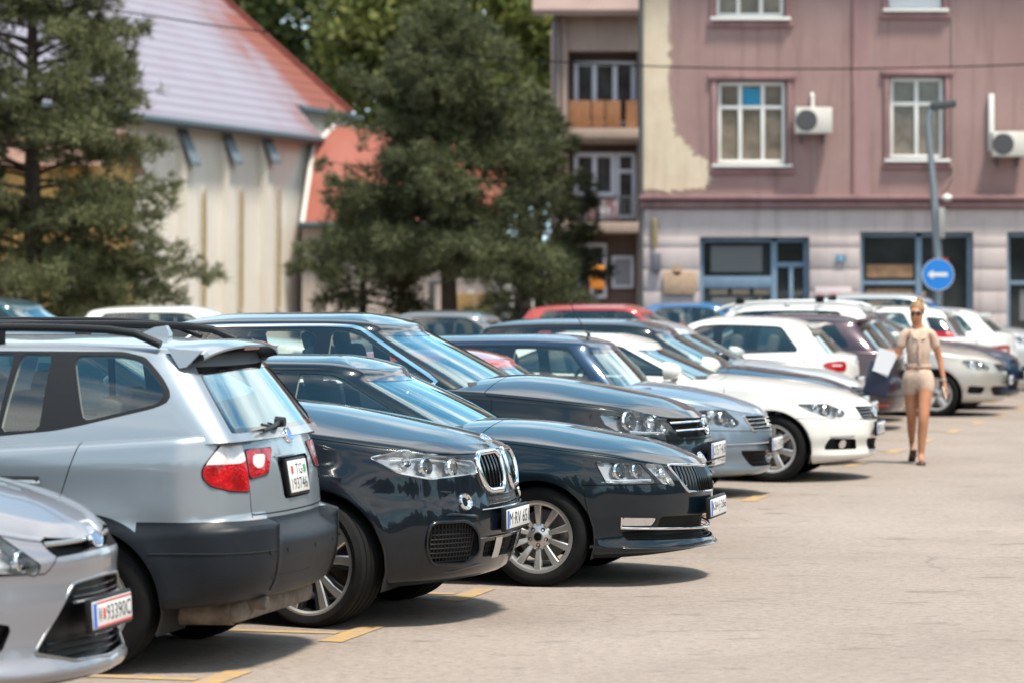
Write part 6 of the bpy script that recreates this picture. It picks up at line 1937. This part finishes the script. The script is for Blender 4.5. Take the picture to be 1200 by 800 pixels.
    mb = MB(); mb.add([(X(355), -.4, Zz(263)), (X(592), -.4, Zz(263)), (X(592), 2.4, Zz(145)), (X(386), 2.4, Zz(145)), (X(363), 1.75, Zz(172))], [(0, 1, 2, 3, 4)]); mb.build('roof', tile_mat('annexe_tiles', (.30, .048, .014), (.36, .085, .05)), A, None)
    mb = MB(); mb.tube([(X(350), -.45, Zz(264)), (X(594), -.45, Zz(264))], .09, 8); mb.build('gutter', GUT, A)
    mb = MB(); mb.tube([(X(355), -.4, Zz(262)), (X(363), 1.75, Zz(171)), (X(386), 2.4, Zz(144))], .07, 8); mb.build('verge', WALL, A)
    # yard wall with yellow gate
    g = empty('yard_wall', (0, 96, 0)); tag(g, 'low pale yard wall right of the pine trunk', 'wall')
    s2 = F_PX / 96.0; X2 = lambda x: (x - 600) / s2
    mb = MB(); mb.box(((X2(575) + X2(596)) / 2, 0, .75), (X2(596) - X2(575), .25, 1.5), bev=.02); mb.build('masonry', wall_mat('yard_render', (.5, .46, .42), (.56, .52, .48), (.4, .36, .33), 1), g)
    g = empty('yard_gate', (X2(557), 96, 0)); tag(g, 'yellow-brown two-leaf gate right of the pine trunk', 'gate')
    for q in (-.42, .42): mb = MB(); mb.box((q, 0, .72), (.8, .06, 1.4), bev=.02); mb.build('leaf', mat('gate_yellow', (.45, .27, .10), .6, noise=.2, nscale=6), g)
    p = empty('post', (X2(507), 95, 0)); tag(p, 'dark metal post left of the pine trunk', 'post'); mb = MB(); mb.tube([(0, 0, 0), (0, 0, 1.75)], .10, 8); mb.box((.15, 0, 1.75), (.5, .14, .12), bev=.02); mb.build('shaft', M_DPIPE, p)
    # yellow house behind the left conifer
    Y = 75.0; s = F_PX / Y; X = lambda x: (x - 600) / s; ox = X(30)
    h = empty('yellow_house', (ox, Y, 0)); tag(h, 'ochre yellow house hidden behind the left conifer', 'building')
    mb = MB(); top = 4.6; wl = [(X(20) - ox, X(42) - ox, 1.0, 2.4), (X(70) - ox, X(88) - ox, 1.0, 2.4)]; facade(mb, X(-60) - ox, X(110) - ox, 0, top, 0, wl, .2)
    xr = X(110) - ox; mb.add([(xr, 0, 0), (xr, 8, 0), (xr, 8, top), (xr, 4, top + .8), (xr, 0, top)], [(0, 1, 2, 3, 4)])
    mb.build('wall', wall_mat('ochre_render', (.52, .30, .10), (.60, .37, .14), (.42, .24, .09), .8), h, None)
    for w in wl: window(h, w[0], w[1], w[2], w[3], .1, 2, None, M_PANE)
    mb = MB(); xl = X(-60) - ox; mb.add([(xl, -.4, top - .1), (xr + .3, -.4, top - .1), (xr + .3, 4, top + .9), (xl, 4, top + .9)], [(0, 1, 2, 3)]); mb.add([(xl, 8.4, top - .1), (xr + .3, 8.4, top - .1), (xr + .3, 4, top + .9), (xl, 4, top + .9)], [(0, 1, 2, 3)]); mb.build('roof', tile_mat('house_tiles', (.25, .13, .09), (.34, .2, .15)), h, None)

def church_glare_tiles():
    m, nt, b = nodes_of('church_glare_tiles'); N, Lk = nt.nodes, nt.links
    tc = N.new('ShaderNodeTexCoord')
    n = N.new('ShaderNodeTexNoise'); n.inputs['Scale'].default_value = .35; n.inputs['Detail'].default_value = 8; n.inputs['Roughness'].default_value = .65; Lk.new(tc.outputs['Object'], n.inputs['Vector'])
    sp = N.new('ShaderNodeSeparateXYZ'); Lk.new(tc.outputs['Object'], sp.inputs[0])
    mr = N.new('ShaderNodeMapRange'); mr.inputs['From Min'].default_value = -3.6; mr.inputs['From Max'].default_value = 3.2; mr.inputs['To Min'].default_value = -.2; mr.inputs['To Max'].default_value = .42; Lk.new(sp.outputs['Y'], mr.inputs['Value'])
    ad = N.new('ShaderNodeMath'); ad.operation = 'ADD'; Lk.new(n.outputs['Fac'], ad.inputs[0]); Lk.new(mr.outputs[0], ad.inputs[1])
    r = N.new('ShaderNodeValToRGB'); e = r.color_ramp.elements; e[0].position = .30; e[0].color = (.33, .31, .38, 1); e[1].position = .78; e[1].color = (.27, .085, .06, 1)  # pale lavender is roof glare painted into the tiles, red where it ends
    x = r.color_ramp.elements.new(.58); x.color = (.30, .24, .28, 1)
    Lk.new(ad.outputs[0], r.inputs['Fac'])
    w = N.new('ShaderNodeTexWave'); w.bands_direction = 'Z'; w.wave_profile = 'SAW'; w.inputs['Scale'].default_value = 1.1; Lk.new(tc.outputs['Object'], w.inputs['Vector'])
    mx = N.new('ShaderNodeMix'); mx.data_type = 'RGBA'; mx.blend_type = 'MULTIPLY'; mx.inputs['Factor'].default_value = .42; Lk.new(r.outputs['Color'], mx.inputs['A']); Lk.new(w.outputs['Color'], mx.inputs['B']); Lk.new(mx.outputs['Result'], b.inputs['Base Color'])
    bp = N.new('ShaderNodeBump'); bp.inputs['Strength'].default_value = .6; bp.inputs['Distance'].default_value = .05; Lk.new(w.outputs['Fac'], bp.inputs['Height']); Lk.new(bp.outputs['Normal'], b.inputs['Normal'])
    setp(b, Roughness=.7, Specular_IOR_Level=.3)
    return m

# ------------------------------------------------------------------ trees
def leaf_mat(name, c1, c2, c3):
    m, nt, b = nodes_of(name); N, Lk = nt.nodes, nt.links
    g = N.new('ShaderNodeNewGeometry'); tc = N.new('ShaderNodeTexCoord')
    n = N.new('ShaderNodeTexNoise'); n.inputs['Scale'].default_value = .9; n.inputs['Detail'].default_value = 3; Lk.new(tc.outputs['Object'], n.inputs['Vector'])
    a = N.new('ShaderNodeMath'); a.operation = 'MULTIPLY_ADD'; a.inputs[1].default_value = .45; Lk.new(g.outputs['Random Per Island'], a.inputs[0])
    s = N.new('ShaderNodeMath'); s.operation = 'MULTIPLY'; s.inputs[1].default_value = .8; Lk.new(n.outputs['Fac'], s.inputs[0]); Lk.new(s.outputs[0], a.inputs[2])
    r = N.new('ShaderNodeValToRGB'); e = r.color_ramp.elements; e[0].position = .3; e[0].color = (*c1, 1); e[1].position = .9; e[1].color = (*c3, 1); x = e.new(.6); x.color = (*c2, 1)
    Lk.new(a.outputs[0], r.inputs['Fac']); Lk.new(r.outputs['Color'], b.inputs['Base Color'])
    setp(b, Roughness=.6, Specular_IOR_Level=.25)
    tr = N.new('ShaderNodeBsdfTranslucent'); Lk.new(r.outputs['Color'], tr.inputs['Color'])
    mx = N.new('ShaderNodeMixShader'); mx.inputs[0].default_value = .25
    out = [q for q in N if q.type == 'OUTPUT_MATERIAL'][0]
    Lk.new(b.outputs[0], mx.inputs[1]); Lk.new(tr.outputs[0], mx.inputs[2]); Lk.new(mx.outputs[0], out.inputs['Surface'])
    return m
M_BARK = mat('bark', (.065, .045, .035), .95, noise=.35, nscale=6, bump=.8, bscale=20)

def np_mesh(name, V, F, m, parent):
    me = bpy.data.meshes.new(name); k = F.shape[1]
    me.vertices.add(len(V)); me.vertices.foreach_set('co', V.astype(np.float32).ravel())
    me.loops.add(F.size); me.loops.foreach_set('vertex_index', F.astype(np.int32).ravel())
    me.polygons.add(len(F)); me.polygons.foreach_set('loop_start', np.arange(0, F.size, k, dtype=np.int32))
    me.update(calc_edges=True); me.materials.append(m)
    return link(bpy.data.objects.new(name, me), parent)

def conifer(label, pos, height, prof, seed, nl=80, tuft=3, leaf=None, trunk_r=.2, lean=0.0, z0=1.5, nper=11, ln=.2, name='pine_tree', az=None):
    rg = np.random.default_rng(seed)
    root = empty(name, (pos[0], pos[1], 0)); tag(root, label, 'tree')
    fp = pchip(prof)
    tb = MB()
    trunk = lambda z: Vector((lean * z, 0, z))
    n = 9
    tb.tube([trunk(height * k / n) for k in range(n + 1)], [trunk_r * (1 - .9 * k / n) * (1.3 if k == 0 else 1) for k in range(n + 1)], 10)
    TP, TD = [], []
    for i in range(nl):
        u = (i + rg.uniform(0, 1)) / nl
        z = z0 + (height - z0) * u ** 1.05
        R = float(fp(z)) * rg.choice([rg.uniform(.5, .85), rg.uniform(.85, 1.15)])
        a = i * 2.39996 + rg.uniform(-.4, .4)
        if R < .12: R = .12
        o = trunk(z - .15 * R)
        dirv = Vector((math.cos(a), math.sin(a), 0))
        rise = .12 + .5 * u + rg.normal(0, .13)
        pts = []
        m = 8
        for k in range(m + 1):
            q = k / m
            pts.append(o + dirv * (R * q) + Vector((0, 0, R * (rise * q - (.28 + .1 * (1 - u)) * q * q + .12 * q ** 4))))
        if R > .5: tb.tube(pts, [max(.008, .045 * (1 - k / m) * min(1, R / 2)) for k in range(m + 1)], 5)
        side = Vector((-dirv.y, dirv.x, 0))
        nt = max(3, int(R * 7))
        for k in range(nt):
            q = .2 + .8 * (k + rg.uniform(0, 1)) / nt
            j = min(m - 1, int(q * m)); b = pts[j].lerp(pts[j + 1], q * m - j)
            for sg in (-1, 1):
                tl = R * .34 * (1.15 - q) * rg.uniform(.5, 1.2) + .10
                for tt in range(tuft):
                    v = (tt + 1) / tuft
                    p = b + side * (sg * tl * v) + dirv * (tl * .5 * v) + Vector((0, 0, rg.normal(0, .11) - .10 * v * tl))
                    if math.sin(p.x * 2.3 + seed) + math.sin(p.y * 2.1 - seed) + math.sin(p.z * 2.9 + p.x) + rg.normal(0, .5) < -1.15: continue
                    TP.append(p); TD.append((side * sg * .7 + dirv * .7 + Vector((0, 0, .35))).normalized())
        TP.append(pts[-1]); TD.append((dirv + Vector((0, 0, .3))).normalized())
    tb.build('trunk', M_BARK, root, 60)
    TP = np.array([tuple(p) for p in TP]); TD = np.array([tuple(p) for p in TD])
    n = len(TP)
    P = np.repeat(TP, nper, 0); Dd = np.repeat(TD, nper, 0)
    r = rg.normal(0, 1, (n * nper, 3)); r /= np.linalg.norm(r, axis=1)[:, None]
    d = Dd * .75 + r * .8; d /= np.linalg.norm(d, axis=1)[:, None]
    l = ln * rg.uniform(.6, 1.2, (n * nper, 1))
    s = np.cross(d, rg.normal(0, 1, (n * nper, 3))); s /= np.linalg.norm(s, axis=1)[:, None]
    w = .014 * (ln / .2)
    P = P + rg.normal(0, .035, P.shape)
    V = np.stack([P - s * w, P + s * w, P + d * l], 1).reshape(-1, 3)
    F = np.arange(len(V)).reshape(-1, 3)
    np_mesh('crown', V, F, leaf, root)
    return root

def broadleaf(label, pos, zc, rx, rz, seed, leaf, nclump=70, nleaf=160, size=.26, trunk_r=.35):
    rg = np.random.default_rng(seed)
    root = empty('broadleaf_tree', (pos[0], pos[1], 0)); tag(root, label, 'tree')
    tb = MB(); tb.tube([(0, 0, 0), (.1, 0, zc * .4), (0, .1, zc * .8), (0, 0, zc + rz * .5)], [trunk_r, trunk_r * .75, trunk_r * .5, .06], 10)
    c = rg.normal(0, 1, (nclump, 3)); c /= np.linalg.norm(c, axis=1)[:, None]
    rr = rg.uniform(.45, 1.0, (nclump, 1)) ** .6
    c = c * rr * np.array([rx, rx, rz]) + np.array([0, 0, zc])
    for k in range(0, nclump, 4):
        tb.tube([(0, 0, zc * .55), tuple(c[k] * .5 + np.array([0, 0, zc * .3])), tuple(c[k])], [.09, .06, .02], 5)
    tb.build('trunk', M_BARK, root, 60)
    cr = rx * rg.uniform(.16, .34, nclump)
    P = np.repeat(c, nleaf, 0) + rg.normal(0, 1, (nclump * nleaf, 3)) * np.repeat(cr, nleaf)[:, None] * np.array([.62, .62, .45])
    n = len(P); d = rg.normal(0, 1, (n, 3)); d /= np.linalg.norm(d, axis=1)[:, None]
    e = np.cross(d, rg.normal(0, 1, (n, 3))); e /= np.linalg.norm(e, axis=1)[:, None]
    sz = size * rg.uniform(.6, 1.2, (n, 1))
    V = np.stack([P - d * sz, P + e * sz * .5, P + d * sz, P - e * sz * .5], 1).reshape(-1, 3)
    np_mesh('crown', V, np.arange(len(V)).reshape(-1, 4), leaf, root)
    return root

def build_trees():
    PINE = leaf_mat('pine_needles', (.038, .045, .022), (.088, .10, .042), (.21, .215, .10))
    PINE2 = leaf_mat('dark_pine_needles', (.034, .042, .022), (.08, .093, .043), (.19, .20, .095))
    GRN = leaf_mat('yellow_green_leaves', (.045, .065, .012), (.11, .125, .028), (.19, .195, .055))
    DRK = leaf_mat('dark_green_leaves', (.02, .035, .01), (.05, .07, .018), (.10, .11, .03))
    def wp(x, Z): return ((x - 600) * Z / F_PX, Z)
    conifer('tall spreading conifer standing before the ochre yellow house', wp(38, 58), 9.8, [(1.4, 1.6), (1.9, 2.6), (2.5, 3.5), (3.8, 2.9), (5.4, 2.5), (6.9, 1.5), (9.8, .15)], 5, nl=180, leaf=PINE, trunk_r=.22, z0=1.3, nper=12, name='pine_tree')
    conifer('large dark pine with a bare leaning trunk between church and balcony building', wp(528, 62), 7.2, [(1.7, 1.7), (2.3, 2.7), (3.2, 2.45), (4.0, 2.15), (5.6, 1.55), (6.6, .9), (7.2, .2)], 9, nl=135, leaf=PINE2, trunk_r=.19, lean=-.02, z0=2.35, nper=13, name='pine_tree')
    conifer('dark pine between the leaning pine and the balcony building', wp(632, 66), 5.6, [(1.0, 1.0), (1.8, 1.5), (3.0, 1.2), (4.4, .8), (5.6, .15)], 12, nl=62, leaf=PINE2, trunk_r=.13, z0=1.2, nper=13, name='pine_tree')
    conifer('low bushy pine left of the leaning pine trunk', wp(425, 64), 3.6, [(1.3, .9), (1.9, 1.35), (2.6, 1.0), (3.6, .15)], 17, nl=36, leaf=PINE, trunk_r=.12, z0=1.55, nper=13, name='pine_tree')
    broadleaf('yellow-green broadleaf tree behind the leaning pine', wp(535, 118), 10.6, 4.4, 4.6, 3, GRN, 90, 190, .24)
    broadleaf('dark broadleaf tree above the church roof ridge', wp(372, 132), 13.6, 5.4, 5.2, 4, DRK, 90, 180, .28)
    broadleaf('olive broadleaf tree beside the balcony building', wp(612, 126), 8.4, 3.4, 4.2, 6, DRK, 70, 150, .26)

def build_street():
    Y = 58.0; s = F_PX / Y; X = lambda x: (x - 600) / s; Zz = lambda y: CAM_H - (y - HOR) / s
    GAL = mat('galvanised_pole', (.30, .34, .38), .4, .7)
    t = empty('street_lamp', (X(1100), Y, 0)); tag(t, 'grey curved street lamp in front of the pink building', 'street lamp')
    q = lambda x, y: (X(x) - X(1100), 0, Zz(y))
    mb = MB(); mb.tube([(0, 0, 0), q(1099, 300), q(1094, 220), q(1089, 165), q(1088, 143), q(1091, 130), q(1098, 125)], [.085, .08, .065, .055, .05, .045, .045], 10); mb.build('pole', GAL, t, 60)
    mb = MB(); mb.box(q(1105, 123.5), (.46, .22, .14), Matrix.Rotation(rad(-8), 3, 'Y'), .03); mb.build('lamp_head', mat('lamp_dark', (.05, .055, .06), .4), t)
    mb = MB(); mb.box((q(1102, 262)[0], -.1, Zz(262)), (.12, .14, .55), bev=.02); mb.build('control_box', mat('box_grey', (.28, .28, .27), .5), t)
    g = empty('road_sign', (X(1098), Y - .16, Zz(322))); tag(g, 'round blue road sign with a white arrow on the street lamp pole', 'road sign')
    mb = MB(); mb.lathe([(.0001, .0), (.285, .0), (.285, .02), (.0001, .02)], 32, 'Y'); mb.build('sign_plate', mat('sign_blue', (.01, .20, .62), .4), g)
    mb = MB(); mb.prism([(-.19, 0), (-.09, .085), (-.09, .035), (.17, .035), (.17, -.035), (-.09, -.035), (-.09, -.085)], lambda u, v, d: (u, d, v), -.006, -.002, 0); mb.build('arrow', M_WFR, g, None)
    mb = MB(); mb.lathe([(.275, -.003), (.285, -.003), (.285, .0), (.275, .0)], 32, 'Y', closed=True); mb.build('rim', M_WFR, g, None)
    mb = MB(); mb.box((0, .07, 0), (.1, .1, .08)); mb.build('clamp', GAL, g)
    Yc = 54.0; sc_ = F_PX / Yc; P = [((x - 600) / sc_, Yc, CAM_H - (y - HOR) / sc_) for x, y in ((-120, -30), (130, 12), (430, 53), (640, 72), (900, 81), (1200, 76), (1420, 62))]
    Q = crom(P, 8); mb = MB(); mb.tube([tuple(p) for p in Q], .012, 5); o = mb.build('overhead_cable', mat('cable_sheath', (.01, .01, .011), .95, spec=.1), None, 60); tag(o, 'thin black overhead cable sagging across the whole background', 'cable')

def ground_mat(name, c1, c2, dark, lot=True):
    m, nt, b = nodes_of(name); N, Lk = nt.nodes, nt.links
    tc = N.new('ShaderNodeTexCoord')
    def noise(sc, det=6, rough=.6, vec=None):
        n = N.new('ShaderNodeTexNoise'); n.inputs['Scale'].default_value = sc; n.inputs['Detail'].default_value = det; n.inputs['Roughness'].default_value = rough
        Lk.new(vec or tc.outputs['Object'], n.inputs['Vector']); return n
    n1 = noise(.22, 8, .65); r1 = N.new('ShaderNodeValToRGB'); r1.color_ramp.elements[0].position = .35; r1.color_ramp.elements[1].position = .65
    r1.color_ramp.elements[0].color = (*c1, 1); r1.color_ramp.elements[1].color = (*c2, 1); Lk.new(n1.outputs['Fac'], r1.inputs['Fac'])
    n2 = noise(16, 9, .92); mx = N.new('ShaderNodeMix'); mx.data_type = 'RGBA'; mx.blend_type = 'MULTIPLY'; mx.inputs['Factor'].default_value = .75
    r2 = N.new('ShaderNodeValToRGB'); r2.color_ramp.elements[0].position = .36; r2.color_ramp.elements[0].color = (.40, .39, .38, 1); r2.color_ramp.elements[1].position = .56; r2.color_ramp.elements[1].color = (1.1, 1.1, 1.1, 1); Lk.new(n2.outputs['Fac'], r2.inputs['Fac'])
    Lk.new(r1.outputs['Color'], mx.inputs['A']); Lk.new(r2.outputs['Color'], mx.inputs['B'])
    # oil spots and worn dark scuffs
    mp = N.new('ShaderNodeMapping'); mp.inputs['Scale'].default_value = (.9, 1.6, 1); mp.inputs['Rotation'].default_value = (0, 0, rad(-14)); Lk.new(tc.outputs['Object'], mp.inputs['Vector'])
    n3 = noise(2.2, 5, .55, mp.outputs[0]); mr = N.new('ShaderNodeMapRange'); mr.inputs['From Min'].default_value = .60; mr.inputs['From Max'].default_value = .67; mr.inputs['To Max'].default_value = .42; Lk.new(n3.outputs['Fac'], mr.inputs['Value'])
    n4 = noise(.5, 6, .6); mr4 = N.new('ShaderNodeMapRange'); mr4.inputs['From Min'].default_value = .5; mr4.inputs['From Max'].default_value = .75; mr4.inputs['To Max'].default_value = .28; Lk.new(n4.outputs['Fac'], mr4.inputs['Value'])
    mxm = N.new('ShaderNodeMath'); mxm.operation = 'MAXIMUM'; Lk.new(mr.outputs[0], mxm.inputs[0]); Lk.new(mr4.outputs[0], mxm.inputs[1])
    # cracks
    vo = N.new('ShaderNodeTexVoronoi'); vo.feature = 'DISTANCE_TO_EDGE'; vo.inputs['Scale'].default_value = .34
    nw = noise(1.3, 5); va = N.new('ShaderNodeVectorMath'); va.operation = 'MULTIPLY_ADD'; va.inputs[1].default_value = (.5, .5, .5); Lk.new(nw.outputs['Color'], va.inputs[0]); Lk.new(tc.outputs['Object'], va.inputs[2]); Lk.new(va.outputs[0], vo.inputs['Vector'])
    lt = N.new('ShaderNodeMapRange'); lt.inputs['From Min'].default_value = .0; lt.inputs['From Max'].default_value = .006; lt.inputs['To Min'].default_value = .55; lt.inputs['To Max'].default_value = 0; Lk.new(vo.outputs['Distance'], lt.inputs['Value'])
    mm = N.new('ShaderNodeMath'); mm.operation = 'MULTIPLY'; Lk.new(lt.outputs[0], mm.inputs[0]); 
    n5 = noise(.25, 3); g5 = N.new('ShaderNodeMapRange'); g5.inputs['From Min'].default_value = .5; g5.inputs['From Max'].default_value = .6; Lk.new(n5.outputs['Fac'], g5.inputs['Value']); Lk.new(g5.outputs[0], mm.inputs[1])
    mx2 = N.new('ShaderNodeMath'); mx2.operation = 'MAXIMUM'; Lk.new(mxm.outputs[0], mx2.inputs[0]); Lk.new(mm.outputs[0], mx2.inputs[1])
    fin = N.new('ShaderNodeMix'); fin.data_type = 'RGBA'; Lk.new(mx2.outputs[0], fin.inputs['Factor']); Lk.new(mx.outputs['Result'], fin.inputs['A']); fin.inputs['B'].default_value = (*dark, 1)
    Lk.new(fin.outputs['Result'], b.inputs['Base Color'])
    bp = N.new('ShaderNodeBump'); bp.inputs['Strength'].default_value = .5; bp.inputs['Distance'].default_value = .006; Lk.new(n2.outputs['Fac'], bp.inputs['Height']); Lk.new(bp.outputs['Normal'], b.inputs['Normal'])
    setp(b, Roughness=.85, Specular_IOR_Level=.3)
    return m
def flat(name, poly, z, m, kind='structure', label=None):
    mb = MB(); mb.add([(x, y, z) for x, y in poly], [tuple(range(len(poly)))]); o = mb.build(name, m, None, None); tag(o, kind=kind); return o
def build_ground():
    EARTH = ground_mat('earth_ground', (.16, .145, .12), (.22, .20, .165), (.09, .08, .06))
    LOT = ground_mat('worn_asphalt', (.25, .203, .172), (.315, .262, .225), (.10, .083, .072))
    PAVE = ground_mat('pavement_slabs', (.24, .23, .21), (.30, .28, .26), (.14, .13, .12))
    flat('ground', [(-1500, -1500), (1500, -1500), (1500, 1500), (-1500, 1500)], -.008, EARTH)
    flat('parking_lot', [(-45, -22), (48, -22), (48, 57.5), (-45, 72)], 0, LOT)
    mb = MB(); mb.box((14, 59.9, .06), (36, 4.2, .12), bev=.01); o = mb.build('pavement', PAVE, None); tag(o, kind='structure')
    mb = MB(); mb.box((14, 57.72, .065), (36, .14, .15), bev=.02); o = mb.build('kerb', mat('kerb_stone', (.30, .29, .27), .8, noise=.15, nscale=4), None); tag(o, kind='structure')
    # bay markings: a long line between two cars with a short bar along the row at its end
    a = rad(A0); h = Vector((math.cos(a), -math.sin(a), 0)); w = Vector((math.sin(a), math.cos(a), 0))
    YEL = mat('worn_yellow_paint', (.27, .215, .17), .85, noise=.35, nscale=9, col2=(.46, .27, .075))
    def strip(p0, p1, wd, nm='bay_marking'):
        d = (p1 - p0).normalized(); q = Vector((-d.y, d.x, 0)) * (wd / 2)
        o = flat(nm, [(v.x, v.y) for v in (p0 - q, p1 - q, p1 + q, p0 + q)], .004, YEL)
        return o
    rs = [12.9, 15.1, 17.25, 19.55, 21.95, 24.3, 26.5, 28.6, 31.4, 33.9, 36.6, 39.0, 41.4, 43.8, 46.2, 48.6, 51.0, 53.4]
    for i, r in enumerate(rs):
        he = -5.38 + .02 * (r - 17)
        c = w * r + h * he
        strip(c - h * 4.9, c - h * .09, .10); strip(c - w * .42, c + w * .38, .14)
    # added hill ring out of view, dark and jagged to shape car-paint reflections
    HM = mat('added_hill_dark', (.012, .02, .012), .95, noise=.5, nscale=.12, col2=(.05, .055, .03))
    rg = np.random.default_rng(2); mb = MB(); rows = []
    sky_ = [.55 + .3 * math.sin(k * .35) + .18 * math.sin(k * 1.3 + 1) + rg.normal(0, .16) for k in range(221)]
    for r_, hh in ((58, 0), (64, .5), (72, 1.0), (110, .9), (200, .7)):
        row = []
        for k in range(221):
            an = rad(98) + rad(344) * k / 220      # leaves a gap towards +Y
            e = min(1, min(k, 220 - k) / 26)
            hgt = hh * 26 * max(.18, sky_[k]) * (.4 + .6 * e)
            rr = r_ + (150 * (1 - e))
            row.append((rr * math.cos(an), rr * math.sin(an), hgt - .5))
        rows.append(row)
    mb.grid(rows); o = mb.build('added_dark_hills', HM, None, 60); tag(o, kind='structure')

def world():
    w = bpy.data.worlds.new('World'); SC.world = w; w.use_nodes = True
    nt = w.node_tree; N, Lk = nt.nodes, nt.links; N.clear()
    out = N.new('ShaderNodeOutputWorld'); bg = N.new('ShaderNodeBackground'); bg.inputs['Strength'].default_value = .12
    sky = N.new('ShaderNodeTexSky'); sky.sky_type = 'NISHITA'; sky.sun_disc = False
    sky.sun_elevation = SUN_EL; sky.sun_rotation = SUN_ROT; sky.dust_density = 1.0; sky.ozone_density = 1.0; sky.air_density = 1.0
    tc = N.new('ShaderNodeTexCoord')
    sp = N.new('ShaderNodeSeparateXYZ'); Lk.new(tc.outputs['Generated'], sp.inputs[0])
    mxz = N.new('ShaderNodeMath'); mxz.operation = 'MAXIMUM'; mxz.inputs[1].default_value = .0; Lk.new(sp.outputs['Z'], mxz.inputs[0])
    ad = N.new('ShaderNodeMath'); ad.operation = 'ADD'; ad.inputs[1].default_value = .16; Lk.new(mxz.outputs[0], ad.inputs[0])
    dv = N.new('ShaderNodeVectorMath'); dv.operation = 'DIVIDE'
    cb = N.new('ShaderNodeCombineXYZ'); Lk.new(ad.outputs[0], cb.inputs[0]); Lk.new(ad.outputs[0], cb.inputs[1]); cb.inputs[2].default_value = 1
    Lk.new(tc.outputs['Generated'], dv.inputs[0]); Lk.new(cb.outputs[0], dv.inputs[1])
    nz = N.new('ShaderNodeTexNoise'); nz.inputs['Scale'].default_value = 1.5; nz.inputs['Detail'].default_value = 9; nz.inputs['Roughness'].default_value = .56; nz.inputs['Distortion'].default_value = .25
    Lk.new(dv.outputs[0], nz.inputs['Vector'])
    cr = N.new('ShaderNodeMapRange'); cr.interpolation_type = 'SMOOTHSTEP'; cr.inputs['From Min'].default_value = .43; cr.inputs['From Max'].default_value = .58
    Lk.new(nz.outputs['Fac'], cr.inputs['Value'])
    nz2 = N.new('ShaderNodeTexNoise'); nz2.inputs['Scale'].default_value = 3.0; nz2.inputs['Detail'].default_value = 6; Lk.new(dv.outputs[0], nz2.inputs['Vector'])
    sh = N.new('ShaderNodeValToRGB'); sh.color_ramp.elements[0].position = .32; sh.color_ramp.elements[1].position = .68
    sh.color_ramp.elements[0].color = (5.0, 5.3, 5.7, 1); sh.color_ramp.elements[1].color = (10.0, 9.7, 9.3, 1)
    Lk.new(nz2.outputs['Fac'], sh.inputs['Fac'])
    tint = N.new('ShaderNodeMix'); tint.data_type = 'RGBA'; tint.blend_type = 'MULTIPLY'; tint.inputs['Factor'].default_value = 1
    tint.inputs['B'].default_value = (.6, 1.1, 1.1, 1); Lk.new(sky.outputs[0], tint.inputs['A'])
    mx = N.new('ShaderNodeMix'); mx.data_type = 'RGBA'
    Lk.new(cr.outputs[0], mx.inputs['Factor']); Lk.new(tint.outputs['Result'], mx.inputs['A']); Lk.new(sh.outputs['Color'], mx.inputs['B'])
    hz = N.new('ShaderNodeMapRange'); hz.interpolation_type = 'SMOOTHSTEP'; hz.inputs['From Min'].default_value = .02; hz.inputs['From Max'].default_value = .34; hz.inputs['To Min'].default_value = .7; hz.inputs['To Max'].default_value = 0.0
    Lk.new(sp.outputs['Z'], hz.inputs['Value'])
    mh = N.new('ShaderNodeMix'); mh.data_type = 'RGBA'; Lk.new(hz.outputs[0], mh.inputs['Factor']); Lk.new(mx.outputs['Result'], mh.inputs['A']); mh.inputs['B'].default_value = (7.0, 10.2, 11.6, 1)
    Lk.new(mh.outputs['Result'], bg.inputs['Color']); Lk.new(bg.outputs[0], out.inputs['Surface'])
SUN_EL = rad(69); SUN_AZ = rad(140)      # azimuth clockwise from +Y: the sun stands high, a little behind the camera
SUN_ROT = SUN_AZ
def sun():
    l = bpy.data.lights.new('sun', 'SUN'); l.energy = 3.6; l.angle = rad(8.0); l.color = (1.0, .91, .79)
    o = bpy.data.objects.new('sun', l); COL.objects.link(o)
    d = Vector((math.sin(SUN_AZ) * math.cos(SUN_EL), math.cos(SUN_AZ) * math.cos(SUN_EL), math.sin(SUN_EL)))
    o.rotation_euler = d.to_track_quat('Z', 'Y').to_euler(); o.location = (0, 0, 40)
def camera():
    cd = bpy.data.cameras.new('camera'); o = bpy.data.objects.new('camera', cd); COL.objects.link(o)
    o.location = (0, 0, CAM_H); o.rotation_euler = (math.pi / 2, 0, 0)
    cd.sensor_width = 36; cd.lens = F_PX / 1200 * 36; cd.shift_y = -(400 - HOR) / 1200
    cd.clip_start = .5; cd.clip_end = 6000
    cd.dof.use_dof = True; cd.dof.focus_distance = 20.3; cd.dof.aperture_fstop = 2.4; cd.dof.aperture_blades = 9
    SC.camera = o
def settings():
    SC.render.engine = 'CYCLES'
    SC.view_settings.view_transform = 'Standard'; SC.view_settings.look = 'None'; SC.view_settings.exposure = EXPO; SC.view_settings.gamma = 1
    cy = SC.cycles; cy.max_bounces = 8; cy.transparent_max_bounces = 16; cy.glossy_bounces = 4; cy.diffuse_bounces = 3; cy.transmission_bounces = 4
    cy.use_denoising = True; cy.caustics_reflective = False; cy.caustics_refractive = False; cy.sample_clamp_indirect = 6
EXPO = 0.85


world(); sun(); camera(); settings()
build_ground()
for f in (build_ford,build_x3,build_x5,build_octavia,build_touareg,build_silver,build_cc): f()
build_more()
build_woman()
build_pink(); build_wing(); build_church(); build_trees(); build_street()
